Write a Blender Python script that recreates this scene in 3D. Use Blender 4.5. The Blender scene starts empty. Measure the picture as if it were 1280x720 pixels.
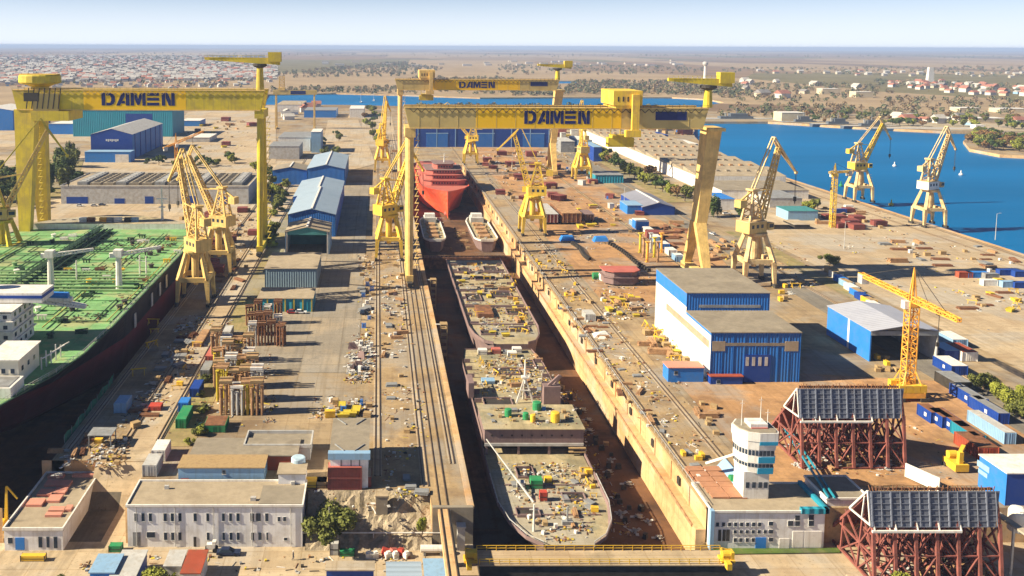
import bpy, bmesh, math, random
from mathutils import Vector, Matrix
from mathutils.geometry import delaunay_2d_cdt
random.seed(7)
R = math.radians
scene = bpy.context.scene
COL = scene.collection
# ------------------------------------------------------------------ camera
H, F = 100.0, 1100.0            # height above the yard, focal length in photo pixels
PPX, PPY = 480.0, 165.0         # principal point (the photo is a crop)
yaw, pitch, roll = math.atan(8/F), math.atan(107.5/F), R(.20)
fwd = Vector((math.sin(yaw)*math.cos(pitch), math.cos(yaw)*math.cos(pitch), -math.sin(pitch)))
rt = Vector((math.cos(yaw), -math.sin(yaw), 0)); up = rt.cross(fwd)
rt, up = rt*math.cos(roll)+up*math.sin(roll), up*math.cos(roll)-rt*math.sin(roll)
cam = bpy.data.cameras.new('camera'); camo = bpy.data.objects.new('camera', cam); COL.objects.link(camo)
M3 = Matrix((rt, up, -fwd)).transposed(); camo.matrix_world = Matrix.Translation((0,0,H)) @ M3.to_4x4()
cam.sensor_width = 36; cam.lens = F/1280*36; cam.shift_x = (640-PPX)/1280; cam.shift_y = (PPY-360)/1280
cam.clip_start = 1; cam.clip_end = 90000
scene.camera = camo
# ------------------------------------------------------------------ sky and sun
SUN_EL, SUN_AZ = 32.0, -97.0    # azimuth clockwise from +Y: the sun stands to the left
w = bpy.data.worlds.new('World'); scene.world = w; w.use_nodes = True
nt = w.node_tree; sky = nt.nodes.new('ShaderNodeTexSky'); sky.sky_type = 'NISHITA'; sky.sun_disc = False
sky.sun_elevation = R(SUN_EL); sky.sun_rotation = R(SUN_AZ); sky.air_density = 0.5; sky.dust_density = 0.15; sky.ozone_density = 3.0
# pale band of ground haze low on the horizon, added to the sky colour
tc_ = nt.nodes.new('ShaderNodeTexCoord'); sx_ = nt.nodes.new('ShaderNodeSeparateXYZ'); nt.links.new(tc_.outputs['Generated'], sx_.inputs[0])
mr_ = nt.nodes.new('ShaderNodeMapRange'); mr_.interpolation_type = 'SMOOTHERSTEP'; nt.links.new(sx_.outputs[2], mr_.inputs[0])
for i_, v_ in zip((1,2,3,4), (-.02, .11, 1, 0)): mr_.inputs[i_].default_value = v_
mx_ = nt.nodes.new('ShaderNodeMix'); mx_.data_type = 'RGBA'; nt.links.new(mr_.outputs[0], mx_.inputs[0]); nt.links.new(sky.outputs[0], mx_.inputs[6]); mx_.inputs[7].default_value = (8.3, 8.95, 9.9, 1)
nt.links.new(mx_.outputs[2], nt.nodes['Background'].inputs[0]); nt.nodes['Background'].inputs[1].default_value = .05
sl = bpy.data.lights.new('sun', 'SUN'); sl.energy = 5.0; sl.angle = R(.5); sl.color = (1, .86, .62)
so = bpy.data.objects.new('sun', sl); COL.objects.link(so)
sd = Vector((math.sin(R(SUN_AZ))*math.cos(R(SUN_EL)), math.cos(R(SUN_AZ))*math.cos(R(SUN_EL)), math.sin(R(SUN_EL))))
so.rotation_euler = sd.to_track_quat('Z', 'Y').to_euler()
scene.view_settings.view_transform = 'Standard'; scene.view_settings.look = 'None'
scene.view_settings.exposure = 1.16; scene.view_settings.gamma = 1
scene.cycles.volume_bounces = 0
# ------------------------------------------------------------------ photo pixel -> place in the yard
def ray(px, py): return fwd*F + rt*(px-PPX) + up*(PPY-py)
def g(px, py, z=0):
    d = ray(px, py); return Vector((0,0,H)) + d*((z-H)/d.z)
def gy(px, py, Y):
    d = ray(px, py); return Vector((0,0,H)) + d*(Y/d.y)
def gx(px, py, X):
    d = ray(px, py); return Vector((0,0,H)) + d*(X/d.x)
# ------------------------------------------------------------------ materials
def mat(name, col, rough=.75, var=.25, scale=.35, dirt=None, damt=.35, dscale=.12, metal=0, streak=False, ribs=None, bump=.0, world=False, slab=None, fine=None, rnd=0):
    """procedural paint / stone: two noises, optional dirt colour, vertical streaks, ribbing and slab joints"""
    m = bpy.data.materials.new(name); m.use_nodes = True; n = m.node_tree.nodes; L = m.node_tree.links.new
    b = n['Principled BSDF']; b.inputs['Roughness'].default_value = rough; b.inputs['Metallic'].default_value = metal
    b.inputs['Specular IOR Level'].default_value = .25
    if world: src = n.new('ShaderNodeNewGeometry').outputs['Position']
    else: src = n.new('ShaderNodeTexCoord').outputs['Object']
    def noise(sc, vec=src, det=4, ro=.6):
        t = n.new('ShaderNodeTexNoise'); t.inputs['Scale'].default_value = sc; t.inputs['Detail'].default_value = det; t.inputs['Roughness'].default_value = ro
        L(vec, t.inputs['Vector']); return t.outputs['Fac']
    def mr(v, a, bb, c, d):
        t = n.new('ShaderNodeMapRange'); L(v, t.inputs['Value'])
        for i, q in zip((1,2,3,4), (a, bb, c, d)): t.inputs[i].default_value = q
        return t.outputs[0]
    def mix(f, a, c, mode='MIX'):
        t = n.new('ShaderNodeMix'); t.data_type = 'RGBA'; t.blend_type = mode
        if hasattr(f, 'links'): L(f, t.inputs[0])
        else: t.inputs[0].default_value = f
        for s, q in ((t.inputs[6], a), (t.inputs[7], c)):
            if hasattr(q, 'links'): L(q, s)
            else: s.default_value = (*q[:3], 1)
        return t.outputs[2]
    hi = [min(1, c*(1+var)) for c in col]; lo = [c*(1-var) for c in col]
    c = mix(mr(noise(scale), .3, .7, 0, 1), lo, hi)
    if fine: c = mix(mr(noise(fine, det=6, ro=.7), .35, .65, 0, .5), c, [x*.62 for x in col])
    if dirt:
        c = mix(mr(noise(dscale, det=6, ro=.65), .48, .62, 0, damt), c, dirt)
    if streak:
        mp = n.new('ShaderNodeMapping'); L(src, mp.inputs[0]); mp.inputs[3].default_value = (1.3, 1.3, .06)
        c = mix(mr(noise(1.0, mp.outputs[0]), .5, .72, 0, .6), c, dirt or [x*.5 for x in col])
    if world:      # grey patches, wheel and drag marks along the yard
        gy_ = sum(col)/3; c = mix(mr(noise(.028, det=5, ro=.6), .5, .58, 0, .6), c, (gy_*1.02, gy_*.97, gy_*.88)); c = mix(mr(noise(.13, det=4, ro=.55), .6, .66, 0, .5), c, [x*.5 for x in col])
        mp = n.new('ShaderNodeMapping'); L(src, mp.inputs[0]); mp.inputs[3].default_value = (1, .045, 1)
        c = mix(mr(noise(.55, mp.outputs[0], 5, .6), .50, .68, 0, .55), c, [x*.55 for x in col])
        mp = n.new('ShaderNodeMapping'); L(src, mp.inputs[0]); mp.inputs[3].default_value = (.06, 1, 1)
        c = mix(mr(noise(.4, mp.outputs[0], 5, .6), .54, .72, 0, .35), c, [min(1, x*1.35) for x in col])
        c = mix(mr(noise(1.6, det=2), .62, .7, 0, .6), c, [x*.45 for x in col])
    if slab:
        br = n.new('ShaderNodeTexBrick'); L(src, br.inputs[0]); br.inputs['Scale'].default_value = 1/slab
        br.inputs['Color1'].default_value = (1,1,1,1); br.inputs['Color2'].default_value = (.87,.86,.84,1); br.inputs['Mortar'].default_value = (.78,.74,.68,1)
        br.inputs['Mortar Size'].default_value = .018; br.offset = 0; br.inputs['Row Height'].default_value = .8; br.inputs['Brick Width'].default_value = 1
        c = mix(.9, c, br.outputs[0], 'MULTIPLY')
    if rnd:
        oi = n.new('ShaderNodeObjectInfo'); c = mix(1, c, mix(oi.outputs['Random'], (1-rnd,)*3, (1+rnd,)*3), 'MULTIPLY')
    if ribs:
        ax, per = ribs
        sx = n.new('ShaderNodeSeparateXYZ'); L(src, sx.inputs[0])
        t = n.new('ShaderNodeMath'); t.operation = 'MULTIPLY'; L(sx.outputs[ax], t.inputs[0]); t.inputs[1].default_value = 2*math.pi/per
        s = n.new('ShaderNodeMath'); s.operation = 'SINE'; L(t.outputs[0], s.inputs[0])
        bp = n.new('ShaderNodeBump'); bp.inputs['Strength'].default_value = .8; bp.inputs['Distance'].default_value = .12; L(s.outputs[0], bp.inputs['Height']); L(bp.outputs[0], b.inputs['Normal'])
        c = mix(mr(s.outputs[0], .6, 1, 0, .13), c, [x*.55 for x in col])
    elif bump:
        bp = n.new('ShaderNodeBump'); bp.inputs['Strength'].default_value = bump; bp.inputs['Distance'].default_value = .3; L(noise(scale*4, det=6), bp.inputs['Height']); L(bp.outputs[0], b.inputs['Normal'])
    L(c, b.inputs['Base Color'])
    return m
# ------------------------------------------------------------------ mesh collector
def basis(d):
    d = d.normalized(); a = Vector((0,0,1)) if abs(d.z) < .95 else Vector((0,1,0))
    s = d.cross(a).normalized(); return s, s.cross(d)
class MB:
    def __init__(s): s.v = []; s.f = []; s.m = []; s.mi = 0
    def use(s, i): s.mi = i; return s
    def add(s, vs, fs):
        k = len(s.v); s.v += [tuple(v) for v in vs]
        for f in fs: s.f.append(tuple(i+k for i in f)); s.m.append(s.mi)
        return s
    def hexa(s, b, t):     # bottom ring, top ring (any equal count)
        n = len(b); s.add(list(b)+list(t), [tuple(range(n))[::-1], tuple(range(n, 2*n))] + [(i, (i+1)%n, n+(i+1)%n, n+i) for i in range(n)]); return s
    def box(s, x0, x1, y0, y1, z0, z1):
        return s.hexa([(x0,y0,z0),(x1,y0,z0),(x1,y1,z0),(x0,y1,z0)], [(x0,y0,z1),(x1,y0,z1),(x1,y1,z1),(x0,y1,z1)])
    def cbox(s, c, sz, rz=0, ry=0):
        m = Matrix.Rotation(rz, 3, 'Z') @ Matrix.Rotation(ry, 3, 'Y'); a, b, d = [q/2 for q in sz]; c = Vector(c)
        P = lambda x, y, z: c + m @ Vector((x, y, z))
        return s.hexa([P(-a,-b,-d),P(a,-b,-d),P(a,b,-d),P(-a,b,-d)], [P(-a,-b,d),P(a,-b,d),P(a,b,d),P(-a,b,d)])
    def bar(s, p, q, w, h=None, w2=None, h2=None):
        p, q = Vector(p), Vector(q); h = h or w; w2 = w2 or w; h2 = h2 or (h if w2 == w else w2); a, b = basis(q-p)
        rg = lambda c, w_, h_: [c-a*w_/2-b*h_/2, c+a*w_/2-b*h_/2, c+a*w_/2+b*h_/2, c-a*w_/2+b*h_/2]
        return s.hexa(rg(p, w, h), rg(q, w2, h2))
    def tube(s, p, q, r, r2=None, n=10):
        p, q = Vector(p), Vector(q); r2 = r if r2 is None else r2; a, b = basis(q-p)
        rg = lambda c, r_: [c + (a*math.cos(2*math.pi*i/n)+b*math.sin(2*math.pi*i/n))*r_ for i in range(n)]
        return s.hexa(rg(p, r), rg(q, max(r2, .01)))
    def lathe(s, c, prof, n=16):
        c = Vector(c); vs = []
        for r, z in prof: vs += [c + Vector((math.cos(2*math.pi*i/n)*r, math.sin(2*math.pi*i/n)*r, z)) for i in range(n)]
        fs = [(k*n+i, k*n+(i+1)%n, (k+1)*n+(i+1)%n, (k+1)*n+i) for k in range(len(prof)-1) for i in range(n)]
        fs += [tuple(range(n))[::-1], tuple(range((len(prof)-1)*n, len(prof)*n))]
        return s.add(vs, fs)
    def prism(s, pts, z0, z1): return s.hexa([(p[0],p[1],z0) for p in pts], [(p[0],p[1],z1) for p in pts])
    def truss(s, p, q, w, h, r, n, w2=None, h2=None):      # four chords with zigzag lacing
        p, q = Vector(p), Vector(q); a, b = basis(q-p); w2 = w if w2 is None else w2; h2 = h if h2 is None else h2
        def cor(t):
            c = p.lerp(q, t); ww = (w+(w2-w)*t)/2; hh = (h+(h2-h)*t)/2
            return [c-a*ww-b*hh, c+a*ww-b*hh, c+a*ww+b*hh, c-a*ww+b*hh]
        A, B = cor(0), cor(1)
        for i in range(4): s.bar(A[i], B[i], r*1.5)
        for k in range(n):
            A, B = cor(k/n), cor((k+1)/n)
            for i in range(4):
                j = (i+1) % 4
                s.bar(A[i], B[j], r) if (k+i) % 2 else s.bar(A[j], B[i], r)
                s.bar(B[i], B[j], r)
        return s
    def build(s, name, mats, parent=None, loc=None, smooth=False):
        me = bpy.data.meshes.new(name); me.from_pydata(s.v, [], s.f)
        for m in (mats if isinstance(mats, (list, tuple)) else [mats]): me.materials.append(m)
        me.polygons.foreach_set('material_index', s.m)
        if smooth: me.polygons.foreach_set('use_smooth', [True]*len(s.f))
        me.update(); o = bpy.data.objects.new(name, me); COL.objects.link(o)
        bm = bmesh.new(); bm.from_mesh(me); bmesh.ops.recalc_face_normals(bm, faces=bm.faces); bm.to_mesh(me); bm.free()
        if parent: o.parent = parent
        if loc is not None: o.location = loc
        return o
def tag(o, label, cat, group=None, kind=None):
    if label: o['label'] = label
    if cat: o['category'] = cat
    if group: o['group'] = group
    if kind: o['kind'] = kind
    return o
def thing(name, label, cat, loc=(0,0,0), rz=0, group=None):
    o = bpy.data.objects.new(name, None); COL.objects.link(o); o.location = loc; o.rotation_euler = (0,0,rz); o.empty_display_size = .5
    return tag(o, label, cat, group)
def dup(root, loc, rz=0, label=None, group=None, scale=None):
    r = root.copy(); COL.objects.link(r); r.location = loc; r.rotation_euler = (0,0,rz)
    if label: r['label'] = label
    if group: r['group'] = group
    if scale: r.scale = (scale,)*3 if isinstance(scale, (int, float)) else scale
    for ch in root.children:
        c = ch.copy(); COL.objects.link(c); c.parent = r
        for gc in ch.children:
            d = gc.copy(); COL.objects.link(d); d.parent = c
    return r
def inpoly(x, y, P):
    c = False; j = len(P)-1
    for i in range(len(P)):
        if (P[i][1] > y) != (P[j][1] > y) and x < (P[j][0]-P[i][0])*(y-P[i][1])/(P[j][1]-P[i][1])+P[i][0]: c = not c
        j = i
    return c
nth = ['first','second','third','fourth','fifth','sixth','seventh','eighth','ninth','tenth','eleventh','twelfth','thirteenth','fourteenth','fifteenth','sixteenth','seventeenth']
# ------------------------------------------------------------------ palette
CONC   = mat('yard_concrete', (.40,.30,.18), .9, .24, .02, (.19,.13,.08), .9, .045, world=True, slab=6, fine=.6)
CONCL  = mat('pale_concrete', (.53,.42,.28), .9, .16, .015, (.36,.26,.16), .7, .03, world=True, slab=8, fine=.5)
EARTH  = mat('rusty_earth', (.46,.265,.125), .95, .3, .05, (.24,.14,.075), .85, .09, world=True, fine=.7)
ASPH   = mat('worn_asphalt', (.315,.275,.22), .9, .15, .05, (.40,.32,.22), .7, .06, world=True, fine=.8, slab=12)
BALL   = mat('ballast_earth', (.40,.285,.155), .95, .24, .08, (.20,.135,.08), .7, .11, world=True, fine=.9)
ROADM  = mat('road_asphalt', (.215,.195,.165), .9, .15, .05, (.30,.25,.18), .6, .07, world=True, fine=.8)
GRASSD = mat('dry_grass', (.33,.26,.12), .95, .35, .1, (.18,.18,.06), .8, .15, world=True, fine=.9)
GRASS  = mat('green_grass', (.10,.16,.03), .95, .3, .1, (.22,.19,.08), .6, .2, world=True, fine=.9)
DOCKF  = mat('dock_floor_rust', (.19,.095,.045), .9, .35, .05, (.055,.033,.022), .9, .06, world=True, fine=.5)
DOCKW  = mat('dock_wall_concrete', (.60,.40,.205), .85, .14, .05, (.42,.22,.09), .75, .06, world=True, streak=True)
YEL    = mat('crane_yellow', (.82,.56,.06), .6, .16, .2, (.46,.29,.09), .7, .2, streak=True)
YELO   = mat('crane_olive_yellow', (.60,.47,.04), .55, .14, .2, (.36,.27,.08), .5, .15, streak=True)
YELB   = mat('girder_bright_yellow', (.85,.52,.01), .5, .07, .1, (.72,.42,.02), .3, .1)
BEIG   = mat('crane_beige', (.70,.49,.17), .6, .15, .3, (.40,.26,.10), .5, .2, streak=True)
BEIGD  = mat('girder_beige', (.52,.40,.15), .6, .1, .1, (.42,.31,.12), .5, .15)
ORNG   = mat('crane_orange', (.85,.42,.06), .55, .15, .4, (.4,.2,.08), .4, .3)
NAVY   = mat('lettering_navy', (.012,.02,.12), .5, .05)
DARK   = mat('dark_steel', (.05,.045,.04), .7, .3, .5)
RUST   = mat('rusty_steel', (.22,.10,.05), .9, .35, .5, (.11,.06,.04), .8, .4)
RUSTL  = mat('pale_rusty_steel', (.42,.25,.13), .9, .3, .5, (.2,.11,.06), .7, .4)
MARO   = mat('maroon_primer', (.23,.065,.055), .75, .2, .4, (.13,.06,.05), .6, .5)
WHITE  = mat('white_paint', (.76,.74,.70), .5, .06, .3, (.5,.45,.38), .4, .4, streak=True)
WALLW  = mat('white_render', (.82,.82,.83), .85, .05, .2, (.5,.47,.42), .5, .2, streak=True)
GREY   = mat('grey_steel', (.26,.27,.28), .6, .2, .4, (.16,.14,.12), .5, .5)
GREYL  = mat('light_grey_steel', (.48,.48,.47), .6, .15, .4, (.33,.28,.22), .5, .5)
BLUE   = mat('cladding_blue', (.018,.13,.46), .5, .1, .2, (.04,.12,.3), .4, .2, ribs=(0, .9))
BLUES  = mat('cladding_blue_side', (.018,.15,.50), .5, .1, .2, (.04,.12,.3), .4, .2, ribs=(1, .9))
BLUED  = mat('dark_blue_paint', (.012,.055,.30), .5, .15, .3, (.03,.06,.2), .4, .3)
BLUEB  = mat('bright_blue_paint', (.03,.20,.62), .5, .12, .4, (.08,.15,.3), .4, .4)
LBLUE  = mat('pale_blue_paint', (.25,.42,.62), .6, .12, .3, (.2,.28,.36), .5, .3, streak=True)
TEAL   = mat('teal_cladding', (.02,.25,.36), .6, .1, .05, (.03,.18,.28), .4, .1, ribs=(0, 2))
GREENP = mat('green_paint', (.03,.26,.10), .6, .25, .3, (.1,.15,.08), .5, .4)
REDP   = mat('red_paint', (.50,.07,.045), .6, .2, .3, (.25,.08,.05), .5, .4)
BRICK  = mat('red_brick_paint', (.34,.07,.035), .8, .15, .3, (.2,.08,.05), .5, .4)
TIMB   = mat('weathered_timber', (.40,.28,.14), .85, .3, .8, (.2,.13,.07), .6, .8)
YELP   = mat('yellow_paint', (.76,.48,.04), .6, .15, .4, (.4,.26,.08), .5, .4)
ROOFG  = mat('bitumen_roof', (.30,.26,.20), .9, .14, .12, (.20,.17,.13), .7, .16, fine=.6)
ROOFT  = mat('tan_gravel_roof', (.40,.33,.235), .9, .12, .12, (.27,.22,.155), .7, .16, fine=.8)
ROOFM  = mat('sheet_metal_roof', (.42,.44,.47), .45, .08, .1, (.30,.31,.33), .5, .12, ribs=(1, 1.2))
GLASS  = mat('window_glass', (.03,.045,.07), .15, .2, .5)
TYRE   = mat('tyre_rubber', (.02,.02,.02), .9, .2, 2)
SKIN   = mat('person_skin', (.45,.28,.2), .6, .05, 3)
# ================================================================== SETTING
DX0, DX1 = 21.0, 72.0                 # main dock, west and east coping
YD = 182.6                            # south edge of the upper yard
TX1, TX0 = -78.6, -168.0              # tanker dock
LOW = -8.0
def P2(l, z=0): return [tuple(g(x, y, z)[:2]) for x, y in l]
def region(name, outer, holes, z, mats, matfun=None, skirt=None, extra=[]):
    """flat sheet with holes (constrained triangulation), optional vertical skirts round the holes"""
    vs, es = [], []
    for lp in [outer]+holes+extra:
        k = len(vs); n = len(lp); vs += [Vector(p) for p in lp]; es += [(k+i, k+(i+1)%n) for i in range(n)]
    V, E_, Fc, *_ = delaunay_2d_cdt(vs, es, [], 0, 1e-5)
    mb = MB(); mb.v = [(p.x, p.y, z) for p in V]
    for f in Fc:
        cx = sum(V[i].x for i in f)/len(f); cy = sum(V[i].y for i in f)/len(f)
        if not inpoly(cx, cy, outer) or any(inpoly(cx, cy, h) for h in holes): continue
        mb.f.append(tuple(f)); mb.m.append(matfun(cx, cy) if matfun else 0)
    for h, d in (skirt or []):
        for i in range(len(h)):
            a, b = h[i], h[(i+1)%len(h)]
            if DX0-.1 < min(a[0],b[0]) and max(a[0],b[0]) < DX1+.1 and abs(a[1]-YD)+abs(b[1]-YD) < .1: continue
            if -81.3 < min(a[0],b[0]) and max(a[0],b[0]) < -80.9 and z > -1: continue
            mb.use(1).add([(a[0],a[1],z),(b[0],b[1],z),(b[0],b[1],z-d),(a[0],a[1],z-d)], [(0,1,2,3)]).use(0)
    o = mb.build(name, mats); 
    for p in o.data.polygons:
        if abs(p.normal.z) > .5 and p.normal.z < 0: p.flip()
    return tag(o, None, None, kind='structure')
# farmland: patchwork of strips
def field_mat():
    m = bpy.data.materials.new('farmland'); m.use_nodes = True; n = m.node_tree.nodes; L = m.node_tree.links.new
    b = n['Principled BSDF']; b.inputs['Roughness'].default_value = 1; b.inputs['Specular IOR Level'].default_value = 0
    ge = n.new('ShaderNodeNewGeometry'); mp = n.new('ShaderNodeMapping'); L(ge.outputs['Position'], mp.inputs[0]); mp.inputs[3].default_value = (.0011, .00042, 1); mp.inputs[2].default_value = (0, 0, .12)
    vo = n.new('ShaderNodeTexVoronoi'); vo.distance = 'CHEBYCHEV'; L(mp.outputs[0], vo.inputs['Vector']); vo.inputs['Scale'].default_value = 1
    cr = n.new('ShaderNodeValToRGB'); sp = n.new('ShaderNodeSeparateColor'); L(vo.outputs['Color'], sp.inputs[0]); L(sp.outputs[0], cr.inputs[0])
    e = cr.color_ramp; e.interpolation = 'CONSTANT'
    for i, (p, c) in enumerate([(0,(.23,.16,.10)),(.2,(.33,.25,.16)),(.42,(.19,.135,.09)),(.6,(.38,.30,.19)),(.72,(.26,.19,.12)),(.86,(.17,.15,.08))]):
        q = e.elements[i] if i < 2 else e.elements.new(p); q.position = p; q.color = (*c, 1)
    no = n.new('ShaderNodeTexNoise'); no.inputs['Scale'].default_value = .004; no.inputs['Detail'].default_value = 8; no.inputs['Roughness'].default_value = .7; L(ge.outputs['Position'], no.inputs['Vector'])
    mr = n.new('ShaderNodeMapRange'); L(no.outputs[0], mr.inputs[0]); mr.inputs[1].default_value = .3; mr.inputs[2].default_value = .7; mr.inputs[3].default_value = .75; mr.inputs[4].default_value = 1.2
    mx = n.new('ShaderNodeMix'); mx.data_type = 'RGBA'; mx.blend_type = 'MULTIPLY'; mx.inputs[0].default_value = 1; L(cr.outputs[0], mx.inputs[6]); L(mr.outputs[0], mx.inputs[7]); L(mx.outputs[2], b.inputs['Base Color'])
    return m
FIELD = field_mat()
def water_mat(name, col, sc=.08, rough=.5, bump=.5):
    m = bpy.data.materials.new(name); m.use_nodes = True; n = m.node_tree.nodes; L = m.node_tree.links.new
    b = n['Principled BSDF']; b.inputs['Roughness'].default_value = rough; b.inputs['Specular IOR Level'].default_value = .10
    ge = n.new('ShaderNodeNewGeometry')
    mp = n.new('ShaderNodeMapping'); L(ge.outputs['Position'], mp.inputs[0]); mp.inputs[3].default_value = (.3, 1, 1)
    no = n.new('ShaderNodeTexNoise'); no.inputs['Scale'].default_value = sc; no.inputs['Detail'].default_value = 6; L(mp.outputs[0], no.inputs['Vector'])
    n2 = n.new('ShaderNodeTexNoise'); n2.inputs['Scale'].default_value = .006; n2.inputs['Detail'].default_value = 5; L(mp.outputs[0], n2.inputs['Vector'])
    mr = n.new('ShaderNodeMapRange'); L(n2.outputs[0], mr.inputs[0]); mr.inputs[1].default_value = .35; mr.inputs[2].default_value = .65
    mx = n.new('ShaderNodeMix'); mx.data_type = 'RGBA'; L(mr.outputs[0], mx.inputs[0]); mx.inputs[6].default_value = (*[c*.85 for c in col], 1); mx.inputs[7].default_value = (*[c*1.15 for c in col], 1)
    L(mx.outputs[2], b.inputs['Base Color'])
    bp = n.new('ShaderNodeBump'); bp.inputs['Strength'].default_value = bump; bp.inputs['Distance'].default_value = .5; L(no.outputs[0], bp.inputs['Height']); L(bp.outputs[0], b.inputs['Normal'])
    return m
WATER = water_mat('harbour_water', (.0,.125,.34)); WATD = water_mat('dock_water', (.01,.03,.05))
SHORE = mat('shore_sand', (.42,.34,.24), .95, .2, .02, (.2,.2,.09), .5, .02, world=True)

dock = [(DX0,YD-12),(DX1,YD-12),(DX1,740),(DX0,740)]
tdock = [(TX0,YD),(-81.2,YD),(-81.2,206.5),(TX1,206.5),(TX1,560),(TX0,560)]
# harbour basin east of the quay and the channel behind the yard
QX = 315.0
basin = [(QX,300),(QX, g(882,192).y)] + P2([(868,170),(868,152),(960,152),(1075,159),(1180,164),(1262,165),(1262,168),(1215,167),(1204,176),(1212,186),(1250,193),(1330,197)]) + [(1500,300)]
chan = P2([(325,131),(335,118),(420,116.5),(500,118.5),(600,122),(700,121.5),(840,121.5),(885,124),(905,128),(868,134.5),(760,133),(640,134.5),(520,133),(430,131)])
chan2 = P2([(690,101),(722,101),(724,104),(692,104.5)])
yard_lim = [(-2500,20),(2500,20),(2500,1250),(1400,1330),(700,1330),(400,1400),(-2500,1500)]
low = [(-400,40),(420,40),(420,YD),(DX1+60,YD),(DX1,YD),(DX0,YD),(12,YD),(12,YD+8),(-22,YD+8),(-22,YD),(-54.6,YD),(-54.6,204),(-67.6,204),(-67.6,204.6),(-81,204.6),(-81,YD),(-81.2,YD),(TX0,YD),(-400,YD)]
outer = [(-30000,20),(30000,20),(30000,30000),(-30000,30000)]
dock_n = [(DX0,YD),(DX1,YD),(DX1,740),(DX0,740)]
tdock_n = [(TX0,YD),(TX1,YD),(TX1,560),(TX0,560)]
holes = [dock_n, tdock_n, basin, chan, chan2, low]
region('ground', outer, holes, 0, [CONC, DOCKW, FIELD], lambda x, y: 0 if inpoly(x, y, yard_lim) else 2, skirt=[(basin, 5), (chan, 5), (chan2, 5), (low, 8.5)], extra=[yard_lim])
region('lower_ground', [(-400,40),(420,40),(420,265),(-400,265)], [dock, tdock, [(DX0-.01,41),(DX1+25,41),(DX1+25,YD-13),(DX0-.01,YD-13)]], LOW, [CONCL, DOCKW], skirt=[([(DX0-.01,41),(DX1+25,41),(DX1+25,YD-13),(DX0-.01,YD-13)], 6), (tdock, 4)])
zr = lambda y: LOW+.012 + max(0, (y-196)/8.1)*(-LOW)
mb = MB()
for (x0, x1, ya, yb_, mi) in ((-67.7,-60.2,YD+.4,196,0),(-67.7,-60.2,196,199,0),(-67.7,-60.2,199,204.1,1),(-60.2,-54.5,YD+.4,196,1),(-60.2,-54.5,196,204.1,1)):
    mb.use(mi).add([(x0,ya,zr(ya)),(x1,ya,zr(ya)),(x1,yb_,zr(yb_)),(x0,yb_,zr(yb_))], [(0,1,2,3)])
o = mb.build('ramp_road', [mat('dark_asphalt', (.13,.115,.09), .9, .2, .1, (.2,.16,.11), .5, .2, world=True, fine=.9), CONCL]); tag(o, None, None, kind='structure')  # workshop's shadow over the asphalt is put into the darker colour
mb = MB(); N = 26
for i in range(N+1):
    for j in range(12):
        t = j/11; x = -15.4+27.4*i/N; mb.v.append((x, YD-3+11*t, LOW+8*t**1.15 + (random.random()*.8-.3 if 0 < j < 11 else .0)))
for i in range(N):
    for j in range(11): a = i*12+j; mb.f.append((a, a+12, a+13, a+1)); mb.m.append(0)
RUBB = mat('rubble_slope', (.42,.345,.245), .95, .35, .5, (.20,.16,.09), .7, .3, world=True, fine=1.5, bump=1)
tag(mb.build('rubble_slope', RUBB), None, None, kind='structure')
tag(MB().add([(QX-.5,250,-3),(4000,250,-3),(4000,1500,-3),(QX-60,1500,-3)], [(0,1,2,3)]).build('harbour_water', WATER), None, None, kind='structure')
tag(MB().add([(-1200,1300,-2.6),(2600,1510,-2.6),(2600,3400,-2.6),(-1200,3400,-2.6)], [(0,1,2,3)]).build('channel_water', WATER), None, None, kind='structure')
tag(MB().add([(DX0-1,42,-12),(DX1+26,42,-12),(DX1+26,YD-12,-12),(DX0-1,YD-12,-12)], [(0,1,2,3)]).build('dock_entrance_water', WATD), None, None, kind='structure')
# dock floors and walls
DZ = -13.0
tag(MB().box(DX0-2,DX1+2,YD-11,742,DZ-1,DZ).build('dock_floor', DOCKF), None, None, kind='structure')
tag(MB().box(TX0-2,TX1+2,YD-41,562,-12.5,-11.5).build('tanker_dock_floor', DOCKF), None, None, kind='structure')
def wall(name, boxes, m, label):
    mb = MB()
    for b in boxes: mb.box(*b)
    return tag(mb.build(name, m), label, 'wall')
ew = MB().box(DX1,DX1+3,YD,740,-5,-.02).box(DX1-2.2,DX1+3,YD,740,DZ,-5.0)
for k in range(44):
    y = YD+10+k*12.6; ew.box(DX1-.25, DX1, y, y+.5, -4.9, -.3)
e = tag(ew.build('dock_wall', DOCKW), 'sunlit ochre concrete side wall of the long dry dock, right of the hulls', 'wall')
mb = MB()
for k in range(27):
    y = YD+16+k*20; mb.box(DX1-.5, DX1+.02, y, y+1.6, -3.4, -1.6)
mb.build('fender', DARK, e)
MB().box(DX1-2.45,DX1-2.15,YD+2,740,-5.5,-4.9).build('ledge', RUSTL, e)
mb = MB().box(DX1-.2,DX1+.5,YD,740,-.3,.25).build('coping', TIMB, e)
mb = MB()
for k in range(186): y = YD+1+k*3; mb.tube((DX1+.2,y,.2),(DX1+.2,y,1.3),.05,n=4)
mb.bar((DX1+.2,YD,1.3),(DX1+.2,740,1.3),.09); mb.build('railing', GREYL, e)
ww = tag(MB().box(DX0-3,DX0,YD,740,DZ,-.02).build('dock_wall', DOCKW), 'shaded side wall of the long dry dock, beside the crane rails', 'wall')
MB().box(DX0-1.2,DX0+.25,YD,740,-.3,.3).build('coping', DOCKW, ww)
tag(MB().box(DX0-2,DX1+2,740,743,DZ,.02).build('dock_wall', DOCKW), 'end wall of the long dry dock, behind the red ship', 'wall')
tag(MB().box(TX1,TX1+3,204.6,562,-12,-.02).box(TX0,TX1,560,563,-12,-.02).build('dock_wall', DOCKW), 'dock side wall in deep shadow next to the green-decked tanker', 'wall')
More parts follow.
